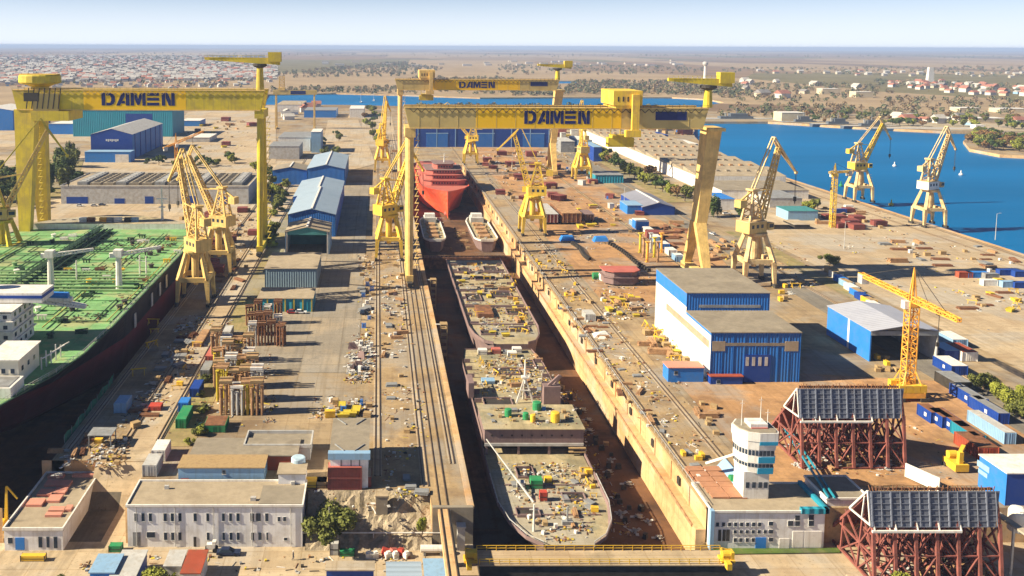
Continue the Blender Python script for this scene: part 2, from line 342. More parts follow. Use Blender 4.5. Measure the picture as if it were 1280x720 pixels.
tag(MB().box(TX0-3,TX0,YD-40,562,-12,-.02).build('dock_wall', DOCKW), 'left side wall of the tanker dock, behind the green-decked tanker', 'wall')
# retaining faces west of the dock mouth
rw = tag(MB().box(12.2,DX0,YD-.6,YD+.4,LOW,.4).build('retaining_wall', ROOFG), 'grey concrete retaining wall under the crane track, left of the dock mouth', 'wall')
# zones laid over the yard
zi = [0]
def zone(name, poly, m, px=False, z=0.0):
    zi[0] += 1; p = P2(poly, z) if px else poly
    o = MB().add([(x, y, z+.02+.012*zi[0]) for x, y in p], [tuple(range(len(p)))]).build(name, m)
    if o.data.polygons[0].normal.z < 0: o.data.polygons[0].flip()
    return tag(o, None, None, kind='structure')
def rect(x0, x1, y0, y1): return [(x0,y0),(x1,y0),(x1,y1),(x0,y1)]
zone('apron', [(TX0-260,430),(-64.5,430),(-60,760),(-300,800),(TX0-260,760)], CONCL)
zone('dirt_yard', rect(TX0-150,TX0-2,YD,430), EARTH)
zone('apron', rect(-75,-64.6,207,430), CONC)
zone('road', rect(-62.9,-55.8,204.1,960), CONCL)
zone('verge', rect(-54,-46,212,620), GRASSD)
zone('yard_paving', rect(-45.5,-6,262,640), ASPH)
zone('track_bed', [(-2.5,YD+8.2),(12.1,YD+8.2),(12.1,YD+.1),(20,YD+.1),(20,1000),(-2.5,1000)], BALL)
zone('quay_paving', rect(72,88,YD,980), BALL)
zone('dirt_yard', [(89,330),(150,330),(165,420),(160,900),(89,900)], EARTH)
zone('dirt_yard', [(90,192),(172,192),(172,255),(127,262),(90,262)], EARTH)
zone('road', [(168,200),(178,200),(187,760),(198,1150),(185,1150),(174,760)], ROADM)
zone('road', rect(-20,20,870,1250), CONCL)
zone('verge', [(187,560),(205,560),(214,1000),(200,1000)], GRASSD)
zone('verge', [(189,330),(196,330),(200,470),(189,470)], GRASSD)
zone('apron', [(201,250),(QX-4,250),(QX-4,640),(232,600),(202,470)], CONCL)
zone('verge', [(0,215),(60,190),(105,200),(90,245),(0,262)], GRASSD, True)
zone('sandy_ground', [(-60,190),(105,176),(235,205),(345,205),(345,132),(235,140),(220,160),(-60,165)], CONCL, True)
zone('road', [(395,215),(432,215),(470,205),(448,150),(410,150)], CONCL, True)
zone('verge', [(889,686.5),(1050,686),(1050,692),(891,694)], GRASS, True, LOW)
zone('apron', [(700,192),(745,192),(700,150),(640,150)], CONCL, True)
zone('quay_edge', rect(QX-3.5,QX,300,880), DOCKW)
# shore strips and the wooded spit
zone('shore', [(x, y) for x, y in P2([(868,151),(960,151),(1075,158),(1180,163),(1262,164.2),(1320,165),(1320,158),(1180,152),(960,146),(868,146)])], SHORE)
# crane and railway tracks: each track two rails
RAIL = mat('worn_rail_steel', (.13,.09,.06), .5, .2, .3)
def track(x, y0, y1, label, gauge=1.2, z=0, parts=True):
    t = thing('crane_track', label, 'rail track', (x,(y0+y1)/2,z)); L = (y1-y0)/2
    for s in (-1, 1): MB().box(s*gauge/2-.11, s*gauge/2+.11, -L, L, 0.0, .35).build('rail', RAIL, t)
    MB().box(-gauge/2-.45, gauge/2+.45, -L, L, .0, .16).build('track_beam', CONCL if gauge < 1.5 else BALL, t)
    return t
track(.2, YD+14, 1000, 'crane track along the left side of the strip beside the dry dock')
track(11.2, YD+9, 1000, 'crane track in the middle of the strip left of the dry dock')
track(14.6, YD, 1000, 'heavy gantry track running over the retaining wall beside the dry dock', 1.7)
track(18.2, YD+20, 1000, 'crane track closest to the left coping of the dry dock', .9)
track(73.4, YD+18, 900, 'crane track hard against the railing of the sunlit dock wall', 1)
track(84.4, YD+10, 900, 'crane track along the right edge of the quay, beside the control tower')
track(139.6, 315, 1000, 'gantry track behind the blue and white hall', 1.7)
track(-63.6, 208, 800, 'rusty crane track at the edge of the pale road beside the tanker')
track(-76.2, 210, 560, 'crane track in the shadow of the tanker', 1)
track(-55.4, 215, 800, 'rusty track between the pale road and the grass strip', .9)
track(QX-6, 320, 760, 'crane track along the harbour quay edge', 1)
track(QX-17, 320, 760, 'inner crane track on the harbour quay')
track(180, 250, 700, 'overgrown rail line beside the asphalt road, right of the yard', .9)
# elevated stub of the gantry track past the wall
t = thing('track_bridge', 'narrow gantry track beam carried past the dock mouth at the bottom edge', 'bridge', (14.6,YD-.7,0))
MB().box(-1.3,1.3,-60,0,-1.2,.1).build('beam', DOCKW, t)
for s in (-.8,.8): MB().box(s-.1,s+.1,-60,0,.1,.35).build('rail', RAIL, t)
for y in (-8,-20,-32): MB().box(-.7,.7,y-.7,y+.7,LOW,-1.2).build('pier', DOCKW, t)
# dock gate
gt = thing('dock_gate', 'flat caisson dock gate with yellow handrails across the dock mouth', 'dock gate', (46,YD-13,0))
MB().box(-25,25.8,0,5,DZ,-5.2).build('caisson', DARK, gt)
MB().box(-25.5,27,-.3,5.2,-5.2,-5).build('walkway', CONCL, gt)
for y in (.1, 5.0):
    mb = MB()
    for z in (.55, 1.1): mb.bar((-25,y,-5+z),(26,y,-5+z),.1)
    for k in range(26): mb.bar((-25+k*2.04,y,-5),(-25+k*2.04,y,-3.9),.12)
    mb.build('handrail', YELP, gt)
MB().box(-25,25,5.05,5.3,-11,-5.4).build('blue_band', BLUED, gt)
# low wall / parapet along the right lower quay
tag(MB().box(DX1+24,DX1+26.5,100,YD-13,LOW,LOW+.9).build('parapet', DOCKW), 'low stone parapet by the water at the bottom right', 'wall')
# ================================================================== GANTRY CRANES
def glyphs(word, x, h, adv, put):
    """stencil block capitals: strokes given to put(list of (x, z))"""
    G = {'D': [[(0,0),(.27,0),(.27,1),(0,1)], [(.33,.78),(.62,.78),(.62,1),(.33,1)], [(.33,0),(.62,0),(.62,.22),(.33,.22)], [(.62,0),(.85,.12),(.95,.32),(.95,.68),(.85,.88),(.62,1),(.62,.72),(.68,.62),(.68,.38),(.62,.28)]],
         'A': [[(.68,0),(.95,0),(.95,1),(.68,1)], [(0,0),(.27,0),(.62,.72),(.62,1),(.42,1)], [(.36,.16),(.62,.16),(.62,.36),(.46,.36)]],
         'M': [[(0,0),(.24,0),(.24,1),(0,1)], [(.82,0),(1.06,0),(1.06,1),(.82,1)], [(.27,1),(.27,.55),(.44,.05),(.53,.05),(.53,.5),(.40,1)], [(.53,.05),(.62,.05),(.79,.55),(.79,1),(.66,1),(.53,.5)]],
         'E': [[(0,.76),(.85,.76),(.85,1),(0,1)], [(0,.39),(.85,.39),(.85,.61),(0,.61)], [(0,0),(.85,0),(.85,.24),(0,.24)]],
         'N': [[(0,0),(.25,0),(.25,1),(0,1)], [(.68,0),(.93,0),(.93,1),(.68,1)], [(.28,1),(.28,.6),(.5,0),(.65,0),(.65,.4),(.43,1)]]}
    for ch in word:
        for pl in G[ch]: put([(x+a*adv*.97, b*h) for a, b in pl])
        x += adv*(1.13 if ch == 'M' else 1)
def goliath(label, X0, X1, Y, zb, zt, xl, xr, tx0, tx1, tz0, tz1, pan, mg, ml, trolley, mastX, jibL, jibR, mz, rigid='right', hutX=None):
    t = thing('gantry_crane', label, 'gantry crane', ((X0+X1)/2, Y, 0), group='giant gantry cranes spanning the dry docks'); cx = (X0+X1)/2
    D = 7.0; hz = zt-zb
    def tr(x): return x-cx
    mb = MB()
    for s in (-1, 1): mb.hexa([(tr(xl)+2,s*D-1.6,zb),(tr(xr)-2,s*D-1.6,zb),(tr(xr)-2,s*D+1.6,zb),(tr(xl)+2,s*D+1.6,zb)], [(tr(xl),s*D-1.6,zt),(tr(xr),s*D-1.6,zt),(tr(xr),s*D+1.6,zt),(tr(xl),s*D+1.6,zt)])
    n = 12
    for k in range(n+1):
        x = tr(xl)+3+(xr-xl-6)*k/n; mb.bar((x,-D,zt-.8),(x,D,zt-.8),.5)
    gd = mb.build('girder', mg, t)
    mb = MB()
    for s in (-1, 1):
        mb.box(tr(xl), tr(xr), s*D-1.75, s*D+1.75, zt, zt+.3); mb.box(tr(xl)+2, tr(xr)-2, s*D-1.8, s*D+1.8, zb-.3, zb+.1)
    mb.build('flange', DOCKF if False else BEIG, gd)
    if pan: MB().box(tr(pan[0]), tr(pan[1]), -D-1.63, -D-1.58, zb+.15, zt-.02).build('painted_panel', YELB, gd)
    mb = MB(); adv = (tx1-tx0)/5.13
    def put(pl):
        y0, y1 = -D-1.72, -D-1.64; mb.hexa([(tr(tx0)+a, y0, tz0+b) for a, b in pl], [(tr(tx0)+a, y1, tz0+b) for a, b in pl])
    glyphs('DAMEN', 0, tz1-tz0, adv, put); mb.build('lettering', NAVY, gd)
    if rigid == 'right':
        MB().box(tr(xr)-22,tr(xr)-9,-D-1.7,-D-1.58,zb+hz*.42,zt-1.2).build('dark_panel', NAVY, gd)
        for k in range(int((xr-xl)/8)): x = tr(xl)+6+k*8; MB().box(x-.08,x+.08,-D-1.67,-D-1.58,zb+.2,zt-.1).build('plate_seam', BEIGD, gd)
    mb = MB(); k = tr(xl)
    while k < tr(xr): mb.bar((k,-D-1.7,zt+.3),(k,-D-1.7,zt+1.5),.12); k += 3
    for z in (.7, 1.4): mb.bar((tr(xl),-D-1.7,zt+z),(tr(xr),-D-1.7,zt+z),.12)
    k = tr(xl)+2
    while k < tr(xr)-4: mb.bar((k,-D-1.95,zt-.2),(k+1.6,-D-1.95,zt-1.8),.22); mb.bar((k+1.6,-D-1.95,zt-1.8),(k+3.2,-D-1.95,zt-.2),.22); k += 3.2
    mb.build('handrail', DARK if hutX is None else BEIGD, gd)
    # legs: rigid A-frame one side, slender pipe legs the other
    def rigid_leg(x):
        if rigid == 'right':          # one broad column that forks near the ground
            MB().hexa([(x-1.9,-3.4,25),(x+2.5,-3.4,25),(x+2.5,3.4,25),(x-1.9,3.4,25)], [(x+1,-4.2,zb),(x+7.2,-4.2,zb),(x+7.2,4.2,zb),(x+1,4.2,zb)]).build('leg_column', ml, t)
            for s in (-1, 1): MB().hexa([(x-1.5,s*12.5-1.3,3.6),(x+1.5,s*12.5-1.3,3.6),(x+1.5,s*12.5+1.3,3.6),(x-1.5,s*12.5+1.3,3.6)], [(x-2.3,s*1.75-1.7,25.4),(x+2.3,s*1.75-1.7,25.4),(x+2.3,s*1.75+1.7,25.4),(x-2.3,s*1.75+1.7,25.4)]).build('rigid_leg', ml, t)
        else:
          for s in (-1, 1):
            L = MB().hexa([(x-2.3,s*12.5-1.8,3.6),(x+2.3,s*12.5-1.8,3.6),(x+2.3,s*12.5+1.8,3.6),(x-2.3,s*12.5+1.8,3.6)], [(x-5,s*5.2-3.2,zb),(x+5,s*5.2-3.2,zb),(x+5,s*5.2+3.2,zb),(x-5,s*5.2+3.2,zb)]).build('rigid_leg', ml, t)
        MB().box(x-2,x+2,-14,14,2.2,5).build('sill_beam', ml, t)
        mb = MB().box(*((x+.7,x+7.5,-7,7,zb-1.3,zb+.02) if rigid == 'right' else (x-4.6,x+4.6,-7,7,zb-4,zb+.02)))
        mb.build('leg_head', ml, t)
    def slim_leg(x):
        for s in (-1, 1): MB().tube((x,s*10.5,3.6),(x,s*3.2,zb-3),1.35,1.75,12).build('slender_leg', ml, t)
        MB().box(x-1.5,x+1.5,-12.5,12.5,2,4.6).build('sill_beam', ml, t)
        MB().box(x-2.2,x+2.2,-8.5,8.5,zb-4,zb+.02).build('leg_head', ml, t)
    (rigid_leg if rigid == 'right' else slim_leg)(tr(X1)); (slim_leg if rigid == 'right' else rigid_leg)(tr(X0))
    for x in (tr(X0), tr(X1)):
        for s in (-1, 1):
            mb = MB()
            for k in (-1, 1):
                mb.box(x-1,x+1,s*12+k*2.6-2,s*12+k*2.6+2,1.0,2.3)
                for q in (-1, 1): mb.tube((x-.6,s*12+k*2.6+q,.9),(x+.6,s*12+k*2.6+q,.9),.6,n=8)
            mb.build('bogie', DARK, t)
        mb = MB(); 
        for z in range(6, int(zb)-4, 3): mb.box(x+2.4,x+4.2,-1,1,z,z+.15).bar((x+2.5,-.9,z),(x+4.1,.9,z+3),.15)
        mb.build('stair', ml, t)
    # trolley straddling the girders with hanging hoist
    if trolley:
        q, mt = trolley; x = tr(q)
        T = MB().box(x-6,x+6,-D-3.6,D+3,zt+1.4,zt+7.4).box(x-5,x+5,-D-3.4,D+2.8,zt+.2,zt+1.4).build('trolley', mt, t)
        MB().box(x+1.5,x+4.4,-D-5.2,-D-3.6,zb-.5,zt+6).box(x-1,x+5.2,-D-5.6,-D-3,zb-3.2,zb-.4).build('hanging_post', mt, T)
        mb = MB()
        for s in (-4, 0, 4): mb.bar((x+s,0,zt),(x+s,0,zb-5),.35)
        mb.box(x-5.5,x+5.5,-2,2,zb-8.5,zb-4.6).box(x-4,x+4,-3,3,zb-4.6,zb-3.4).build('hoist_block', YELO, T)
        mb = MB()
        for s in range(-4, 5, 2): mb.box(x+s-.3,x+s+.3,-D-3.68,-D-3.6,zt+3,zt+5)
        mb.build('vent', DARK, T)
    if hutX is not None:
        x = tr(hutX)
        M_ = MB().lathe((x,0,zt), [(4.5,0),(4,1.2),(6,2.2),(9.3,3),(9.8,3.6),(9.6,6.6),(9,7.2)], 20).build('drum_house', YELO, t)
        MB().box(x-9.2,x+9.2,-2,2,zt+7.2,zt+7.6).build('roof_walk', BEIG, M_)
        T = MB().box(x-1,x+17,-D-3.4,D+2,zb-5.2,zb-.6).build('lower_trolley', YELO, t); MB().box(x,x+12,-D-3.0,-D-1.8,zb-.6,zt-1.5).build('trolley_frame', BEIGD, T)
        mb = MB()
        for q in range(7): mb.bar((x-3+q*2.5,-D-3.2,zb+.5),(x-1.5+q*2.5,-D-3.2,zt+1.2),.4)
        mb.build('trolley_lattice', DARK, T); MB().box(x-4,x+3,-D-3.5,-D-2.6,zb+4,zt-1).build('machinery', DARK, T)
    # slewing mast with top jib
    mx = tr(mastX)
    MB().tube((mx,0,zt),(mx,0,mz-2.5),2.0,1.5,12).build('mast', YELO, t)
    jb = MB().hexa([(tr(jibL),-.8,mz+.2),(tr(jibR),-1.4,mz-2.2),(tr(jibR),1.4,mz-2.2),(tr(jibL),.8,mz+.2)], [(tr(jibL),-.8,mz+1.5),(tr(jibR),-1.4,mz+1.2),(tr(jibR),1.4,mz+1.2),(tr(jibL),.8,mz+1.5)]).build('top_jib', YELO, t)
    mb = MB(); k = tr(jibL)
    while k < tr(jibR): mb.bar((k,-1.2,mz+1.2),(k,-1.2,mz+2.4),.14); k += 2
    mb.bar((tr(jibL),-1.2,mz+2.4),(tr(jibR),-1.2,mz+2.4),.14); mb.build('handrail', YELO, jb)
    MB().lathe((mx,0,mz-3.6), [(1.6,0),(3.4,1),(3.4,2)], 14).build('slew_ring', DARK, t)
    MB().box(tr(jibR)-5.5,tr(jibR)+.6,-2.3,2.3,mz-.6,mz+4.0).build('winch_house', YELO, jb)
    return t
def gp(px, py, Y): p = gy(px, py, Y); return p.x, p.z
# central
Y1 = 372
a = gp(512,160,Y1); b = gp(870,160,Y1)
goliath('biggest gantry crane, in the middle, bright yellow panel and trolley near its right leg', a[0], g(855,338).x, Y1, gp(600,160,Y1-8)[1], gp(600,135,Y1-8)[1], gp(506,140,Y1-8)[0], gp(885,140,Y1-8)[0],
        gp(655.5,150,Y1-9)[0], gp(739,150,Y1-9)[0], gp(700,155,Y1-9)[1], gp(700,138.5,Y1-9)[1], (gp(595,150,Y1-9)[0], gp(777,150,Y1-9)[0]), BEIGD, BEIG, (gp(784,120,Y1-9)[0], YEL), gp(885,120,Y1)[0], gp(835,100,Y1)[0], gp(914,100,Y1)[0], gp(880,102,Y1)[1])
Y2 = 425
a = gp(36,140,Y2)
goliath('olive-yellow gantry crane on the left, over the tanker, with a drum-shaped house', gp(40,160,Y2)[0], g(330,310).x, Y2, gp(100,137,Y2-8)[1], gp(100,113,Y2-8)[1], gp(16,125,Y2-8)[0], gp(331,125,Y2-8)[0],
        gp(126.5,120,Y2-9)[0], gp(220,120,Y2-9)[0], gp(170,132,Y2-9)[1], gp(170,116,Y2-9)[1], (gp(104,120,Y2-9)[0], gp(232,120,Y2-9)[0]), YELO, YELO, None, gp(325,100,Y2)[0], gp(256,74,Y2)[0], gp(350,74,Y2)[0], gp(325,75.5,Y2)[1], rigid='left', hutX=gp(50,100,Y2)[0])
Y3 = 680
goliath('far gantry crane standing behind the central one, over the red ship', gp(500,150,Y3)[0], gp(691,150,Y3)[0], Y3, gp(600,112.5,Y3-8)[1], gp(600,100,Y3-8)[1], gp(494,106,Y3-8)[0], gp(699,106,Y3-8)[0],
        gp(574,106,Y3-9)[0], gp(619.5,106,Y3-9)[0], gp(600,110,Y3-9)[1], gp(600,102,Y3-9)[1], (gp(541,106,Y3-9)[0], gp(650,106,Y3-9)[0]), BEIGD, BEIG, (gp(533,95,Y3)[0], BEIG), gp(697,90,Y3)[0], gp(672,81,Y3)[0], gp(714,81,Y3)[0], gp(697,82.5,Y3)[1])
# ================================================================== PORTAL LUFFING CRANES
def portal(label, px, py, az, lift, m=BEIG, m2=None, s=1.0, jl=28, beak=13, lattice=True, hookdrop=10, mh=None, house_m=None, rz=0):
    """az: heading of the jib (degrees, 0 = to the right, 90 = away); lift: jib elevation"""
    p = g(px, py); t = thing('luffing_crane', label, 'harbour crane', (p.x, p.y, 0), rz, 'slewing luffing cranes around the yard'); t.scale = (s,)*3
    m2 = m2 or m
    for sx in (-1, 1):
        for sy in (-1, 1):
            MB().bar((sx*6,sy*6,1.2),(sx*5.4,sy*5.4,10),1.1,1.1,1.9,1.9).bar((sx*5.4,sy*5.4,10),(sx*2.9,sy*2.9,20),1.7,1.7,1.3,1.3).build('portal_leg', m, t)
            MB().box(sx*6-.6,sx*6+.6,sy*6-2,sy*6+2,.1,1.5).build('bogie', DARK, t)
    mb = MB()
    for sx in (-1, 1): mb.box(sx*5.4-.7,sx*5.4+.7,-5.4,5.4,9.2,11).box(-5.4,5.4,sx*5.4-.7,sx*5.4+.7,9.2,11)
    mb.build('ring_beam', m, t)
    mb = MB().tube((0,0,11),(0,0,20),1.5,n=10); mb.tube((0,0,7),(0,0,11),1.0,1.5,n=10); mb.lathe((0,0,19.6),[(4.2,0),(4.6,.8),(4.6,1.4),(3.6,1.5)],16); mb.build('slew_column', m, t)
    # upper works, built with the jib along local +X then turned
    a = R(az)-rz; ca, sa = math.cos(a), math.sin(a)
    def T(x, y, z): return (x*ca-y*sa, x*sa+y*ca, z)
    def tb(mb): mb.v = [T(*v) for v in mb.v]; return mb
    h = tb(MB().hexa([(-7,-3.4,21.2),(2.5,-3.4,21.2),(3.6,0,21.2),(2.5,3.4,21.2),(-7,3.4,21.2)], [(-7,-3.4,25.6),(2.5,-3.4,25.6),(3.6,0,25.6),(2.5,3.4,25.6),(-7,3.4,25.6)])).build('machinery_house', house_m or m2, t)
    tb(MB().box(-7.05,2.5,-3.45,3.45,25.6,25.9)).build('house_roof', m, h)
    mb = MB()
    for k in (-1, 1):
        for x in (-5, -2.5, 0): mb.box(x-.6,x+.6,k*3.42-.04,k*3.42+.04,23.2,24.6)
    tb(mb).build('window', GLASS, h)
    c = tb(MB().box(2.8,5.6,-4.2,-1.8,22.2,25)).build('operator_cab', m2, t); tb(MB().box(5.55,5.66,-4,-2,23.2,24.6).box(3,5.3,-4.28,-4.18,23.2,24.6)).build('window', GLASS, c)
    # A tower
    mb = MB(); top = (-2.4, 0, 38)
    for k in (-1, 1):
        mb.bar((1.5,k*2.2,25.9),(-1.6,k*1.1,38),.8,.8,.5,.5); mb.bar((-5.5,k*2.2,25.9),(-3.2,k*1.1,38),.8,.8,.5,.5)
        for q in range(5):
            u, v = q/5, (q+1)/5; A = Vector((1.5,k*2.2,25.9)).lerp(Vector((-1.6,k*1.1,38)), u); B = Vector((-5.5,k*2.2,25.9)).lerp(Vector((-3.2,k*1.1,38)), v); mb.bar(A, B, .28)
            A = Vector((-5.5,k*2.2,25.9)).lerp(Vector((-3.2,k*1.1,38)), u); B = Vector((1.5,k*2.2,25.9)).lerp(Vector((-1.6,k*1.1,38)), v); mb.bar(A, B, .28)
    mb.box(-4.2,-.6,-1.8,1.8,37.8,38.6); tb(mb).build('tower_frame', m, t)
    # jib, beak, stay
    e = R(lift); J0 = Vector((2.6,0,26.5)); J1 = J0 + Vector((math.cos(e),0,math.sin(e)))*jl
    mb = MB(); (mb.truss(J0, J1, 3.0, 1.9, .34, 10, 1.5, 1.1)); mb.bar((2.6,-1.6,25.6),(2.6,1.6,26.4),.9)
    tb(mb).build('jib', m2, t)
    be = R(lift-118 if lift > 50 else lift-75); dv = Vector((math.cos(be),0,math.sin(be))); B1 = J1 + dv*beak; B0 = J1 - dv*4.5 + Vector((0,0,1.2)); tp = J1 + Vector((dv.z,0,-dv.x))*-2.6
    mb = MB()
    for k in (-1, 1):
        f = Vector((0,k*.8,0)); mb.bar(J1+f, B1+f*.3, .5); mb.bar(B0+f, B1+f*.3, .45); mb.bar(B0+f, J1+f, .45)
        for q in range(5):
            A = (J1+f).lerp(B1+f*.3, q/5); B = (B0+f).lerp(B1+f*.3, (q+.6)/5.4); mb.bar(A, B, .26)
            A = (J1+f).lerp(B1+f*.3, (q+1)/5); mb.bar(A, B, .26)
    mb.bar(B0+Vector((0,-.8,0)), B0+Vector((0,.8,0)), .5); mb.bar(J1+Vector((0,-1,0)), J1+Vector((0,1,0)), .7); mb.tube(B1+Vector((0,-.4,0)), B1+Vector((0,.4,0)), .7, n=8)
    tb(mb).build('beak', m, t)
    mb = MB()
    for k in (-.7, .7): mb.bar((-2.4,k,38.3), B0+Vector((0,k,0)), .42)
    tb(mb).build('stay', m, t)
    mb = MB()
    for k in (-1.2, 1.2): mb.bar((-2.4,k,37.5), J0.lerp(J1,.42)+Vector((0,k,0)), .3)
    mb.cbox((-8.6,0,33),(3.4,3.2,3.0)); mb.bar((-8.6,0,34.2),(-2.4,0,37.8),.6); mb.bar((-7.2,0,32),(-3,0,30),.4)
    tb(mb).build('counterweight', m2, t)
    hk = B1 - Vector((0,0,hookdrop))
    tb(MB().bar(B1+Vector((.25,0,0)), hk+Vector((.25,0,0)), .1).bar(B1-Vector((.25,0,0)), hk-Vector((.25,0,0)), .1).cbox(hk-Vector((0,0,.9)), (1.1,.7,1.8)).tube(hk-Vector((0,0,1.8)), hk-Vector((0,0,3)), .25, .1, 6)).build('hook', DARK, t)
    # ladder on the portal
    mb = MB(); 
    for z in range(2, 19): mb.bar((5.9-.15*max(0,z-10)*.9-.5,-6.4+.28*max(0,z-10),z),(5.9-.15*max(0,z-10)*.9+.5,-6.4+.28*max(0,z-10),z),.12)
    mb.build('ladder', m, t)
    return t
CREM = mat('crane_cream', (.68,.52,.27), .65, .15, .3, (.42,.24,.11), .6, .25, streak=True)
portal('beige lattice harbour crane at the tanker side, nearest of the pair there', 245, 377, 130, 72, BEIG, jl=30)
portal('beige harbour crane behind the nearest one on the tanker side', 274, 340, 150, 60, BEIG, jl=28)
portal('yellow-beige harbour crane at the left edge of the photo beyond the tanker', 4, 338, 20, 62, YELO, BEIG, jl=34, s=1.1)
portal('yellow harbour crane with a hexagonal house astride the tracks beside the thin gantry leg', 486, 322, 38, 66, YEL, jl=26)
portal('yellow harbour crane far up the left track strip, its house low and jib upright', 478, 214, 70, 78, YEL, jl=30)
portal('yellow harbour crane on the quay right of the dock, jib leaning left', 665, 292, 172, 74, YEL, jl=28, beak=12)
portal('pale yellow harbour crane beside the far gantry leg', 727, 225, 95, 82, YEL, BEIG, jl=30, beak=8)
portal('yellow harbour crane with a long jib pointing left over the red ship', 588, 205, 168, 48, YEL, jl=34, s=.95)
portal('large beige lattice crane behind the blue and white hall', 941, 354, 25, 73, CREM, BEIG, jl=29, beak=15, s=1.06)
portal('cream and yellow quay crane, left of the two with jibs over the water', 1073, 251, 12, 62, CREM, YEL, jl=27, beak=12)
portal('beige harbour crane on the quay edge, right of the two with jibs over the water', 1160, 282, 25, 66, CREM, jl=27, beak=11, house_m=WHITE)
# ------------------------------------------------------------------ tower cranes
def tower(name, label, px, py, mast_h, az, jl, cj, m, mw=1.9, base=True, s=1.0, peak=7, lift=0, zbase=0):
    p = g(px, py, zbase); t = thing(name, label, 'tower crane', (p.x, p.y, zbase)); t.scale = (s,)*3
    MB().truss((0,0,2.2 if base else .3),(0,0,mast_h),mw,mw,.2,max(6,int(mast_h/1.9))).build('mast', m, t)
    d = Vector((math.cos(R(az)), math.sin(R(az)), math.tan(R(lift)))); u = Vector((0,0,1))
    MB().box(-1.4,1.4,-1.4,1.4,mast_h,mast_h+1.6).build('slew_unit', m, t)
    MB().truss(u*(mast_h+2.3)+d*1, u*(mast_h+2.3)+d*jl, 1.5, 1.6, .18, int(jl/1.8), 1.1, .9).build('jib', m, t)
    MB().truss(u*(mast_h+2.3)-d*1, u*(mast_h+2.3)-d*cj, 1.5, .9, .18, int(cj/1.8)).build('counter_jib', m, t)
    pk = u*(mast_h+2.3+peak)
    mb = MB()
    for k in (-.7,.7):
        sd_ = Vector((-d.y, d.x, 0))*k
        mb.bar(u*(mast_h+1.6)+sd_+d*.7, pk, .28); mb.bar(u*(mast_h+1.6)+sd_-d*.7, pk, .28)
    for q in range(1,5): 
        mb.bar(u*(mast_h+1.6+q*peak/5.5)+d*.6*(1-q/5), u*(mast_h+1.6+(q+1)*peak/5.5)-d*.6*(1-q/5), .16)
    mb.build('peak', m, t)
    MB().bar(pk, u*(mast_h+3)+d*jl*.72, .13).bar(pk, u*(mast_h+3)-d*cj*.9, .13).bar(pk, u*(mast_h+3)+d*jl*.35, .1).build('tie', DARK, t)
    q = u*(mast_h+1.2)-d*(cj-1.6); MB().cbox(q, (2.6,2.2,2.8), math.atan2(d.y,d.x)).build('counterweight', GREYL, t)
    cb = Vector((-d.y,d.x,0))*-1.9+u*(mast_h+.6); MB().cbox(cb, (1.8,1.6,2.2), math.atan2(d.y,d.x)).build('cab', WHITE, t)
    q = u*(mast_h+1.5)+d*jl*.6; MB().cbox(q,(1.2,1.2,.6)).bar(q, q-u*8, .12).cbox(q-u*8.4,(.8,.5,1.1)).build('hook', DARK, t)
    if base:
        MB().box(-3.6,3.6,-3,3,1.2,2.6).build('chassis', m, t)
        mb = MB()
        for x in (-3,-1,1,3):
            for y in (-2.1,2.1): mb.box(x-.92,x+.92,y-.8,y+.8,2.6,4.8)
        mb.box(-3.9,3.9,-2.9,2.9,2.5,2.75).build('ballast', YELP, t)
        for a_, b_ in ((-1,-1),(1,-1),(1,1),(-1,1)): MB().bar((a_*3.4,b_*2.8,2.6),(a_*mw/2,b_*mw/2,8.5),.3).build('brace', m, t)
        mb = MB()
        for x in (-3.4,3.4):
            for y in (-2.8,2.8): mb.box(x-1.2,x+1.2,y-.5,y+.5,.1,1.2)
        mb.build('bogie', DARK, t)
    return t
tower('tower_crane', 'orange-yellow lattice tower crane on yellow ballast beside the maroon support frame', 1133, 498, 27, -90, 20, 27, ORNG, 2.6, peak=9)
tower('tower_crane', 'thin orange tower crane with angled jib behind the tanker dock', 221, 236, 30, 30, 20, 9, ORNG, 1.8, base=False, lift=20)
tower('tower_crane', 'small orange tower crane beyond the blue halls, against the town', 218, 150, 38, 200, 22, 8, ORNG, 2.2, base=False)
tower('tower_crane', 'small yellow tower crane on the quay, left of the harbour cranes', 1040, 285, 29, 200, 4, 12, YEL, 2.2, base=False, peak=5)
# far small gantry
def small_gantry(label, pl, pr, ptop, pbot, Y):
    a = gy(pl, ptop, Y); b = gy(pr, ptop, Y); zb = gy(pl, pbot, Y).z; zt = a.z; cx = (a.x+b.x)/2; hw = (b.x-a.x)/2
    t = thing('gantry_crane', label, 'gantry crane', (cx, Y, 0))
    MB().box(-hw,hw,-4.5,-1.8,zb,zt).box(-hw,hw,1.8,4.5,zb,zt).build('girder', BEIGD, t)
    for s in (-1, 1):
        for q in (-1, 1): MB().bar((s*(hw-3),q*8,0),(s*(hw-3),q*3,zb),1.6).build('leg', BEIG, t)
        MB().box(s*(hw-3)-1,s*(hw-3)+1,-9,9,.2,2).build('sill_beam', BEIG, t)
    MB().box(-hw+6,-hw+14,-5,5,zt,zt+3).truss((-hw+10,0,zt+3),(-hw+10,0,zt+16),6,4,.5,4).build('trolley', BEIG, t)
    MB().box(-hw*.2,hw*.5,-4.56,-4.5,zb+.5,zt-.5).build('sign_panel', NAVY, t)
    return t
small_gantry('tiny gantry crane far beyond the grey tower crane mast of the left gantry', 342, 396, 112.5, 118, 1060)
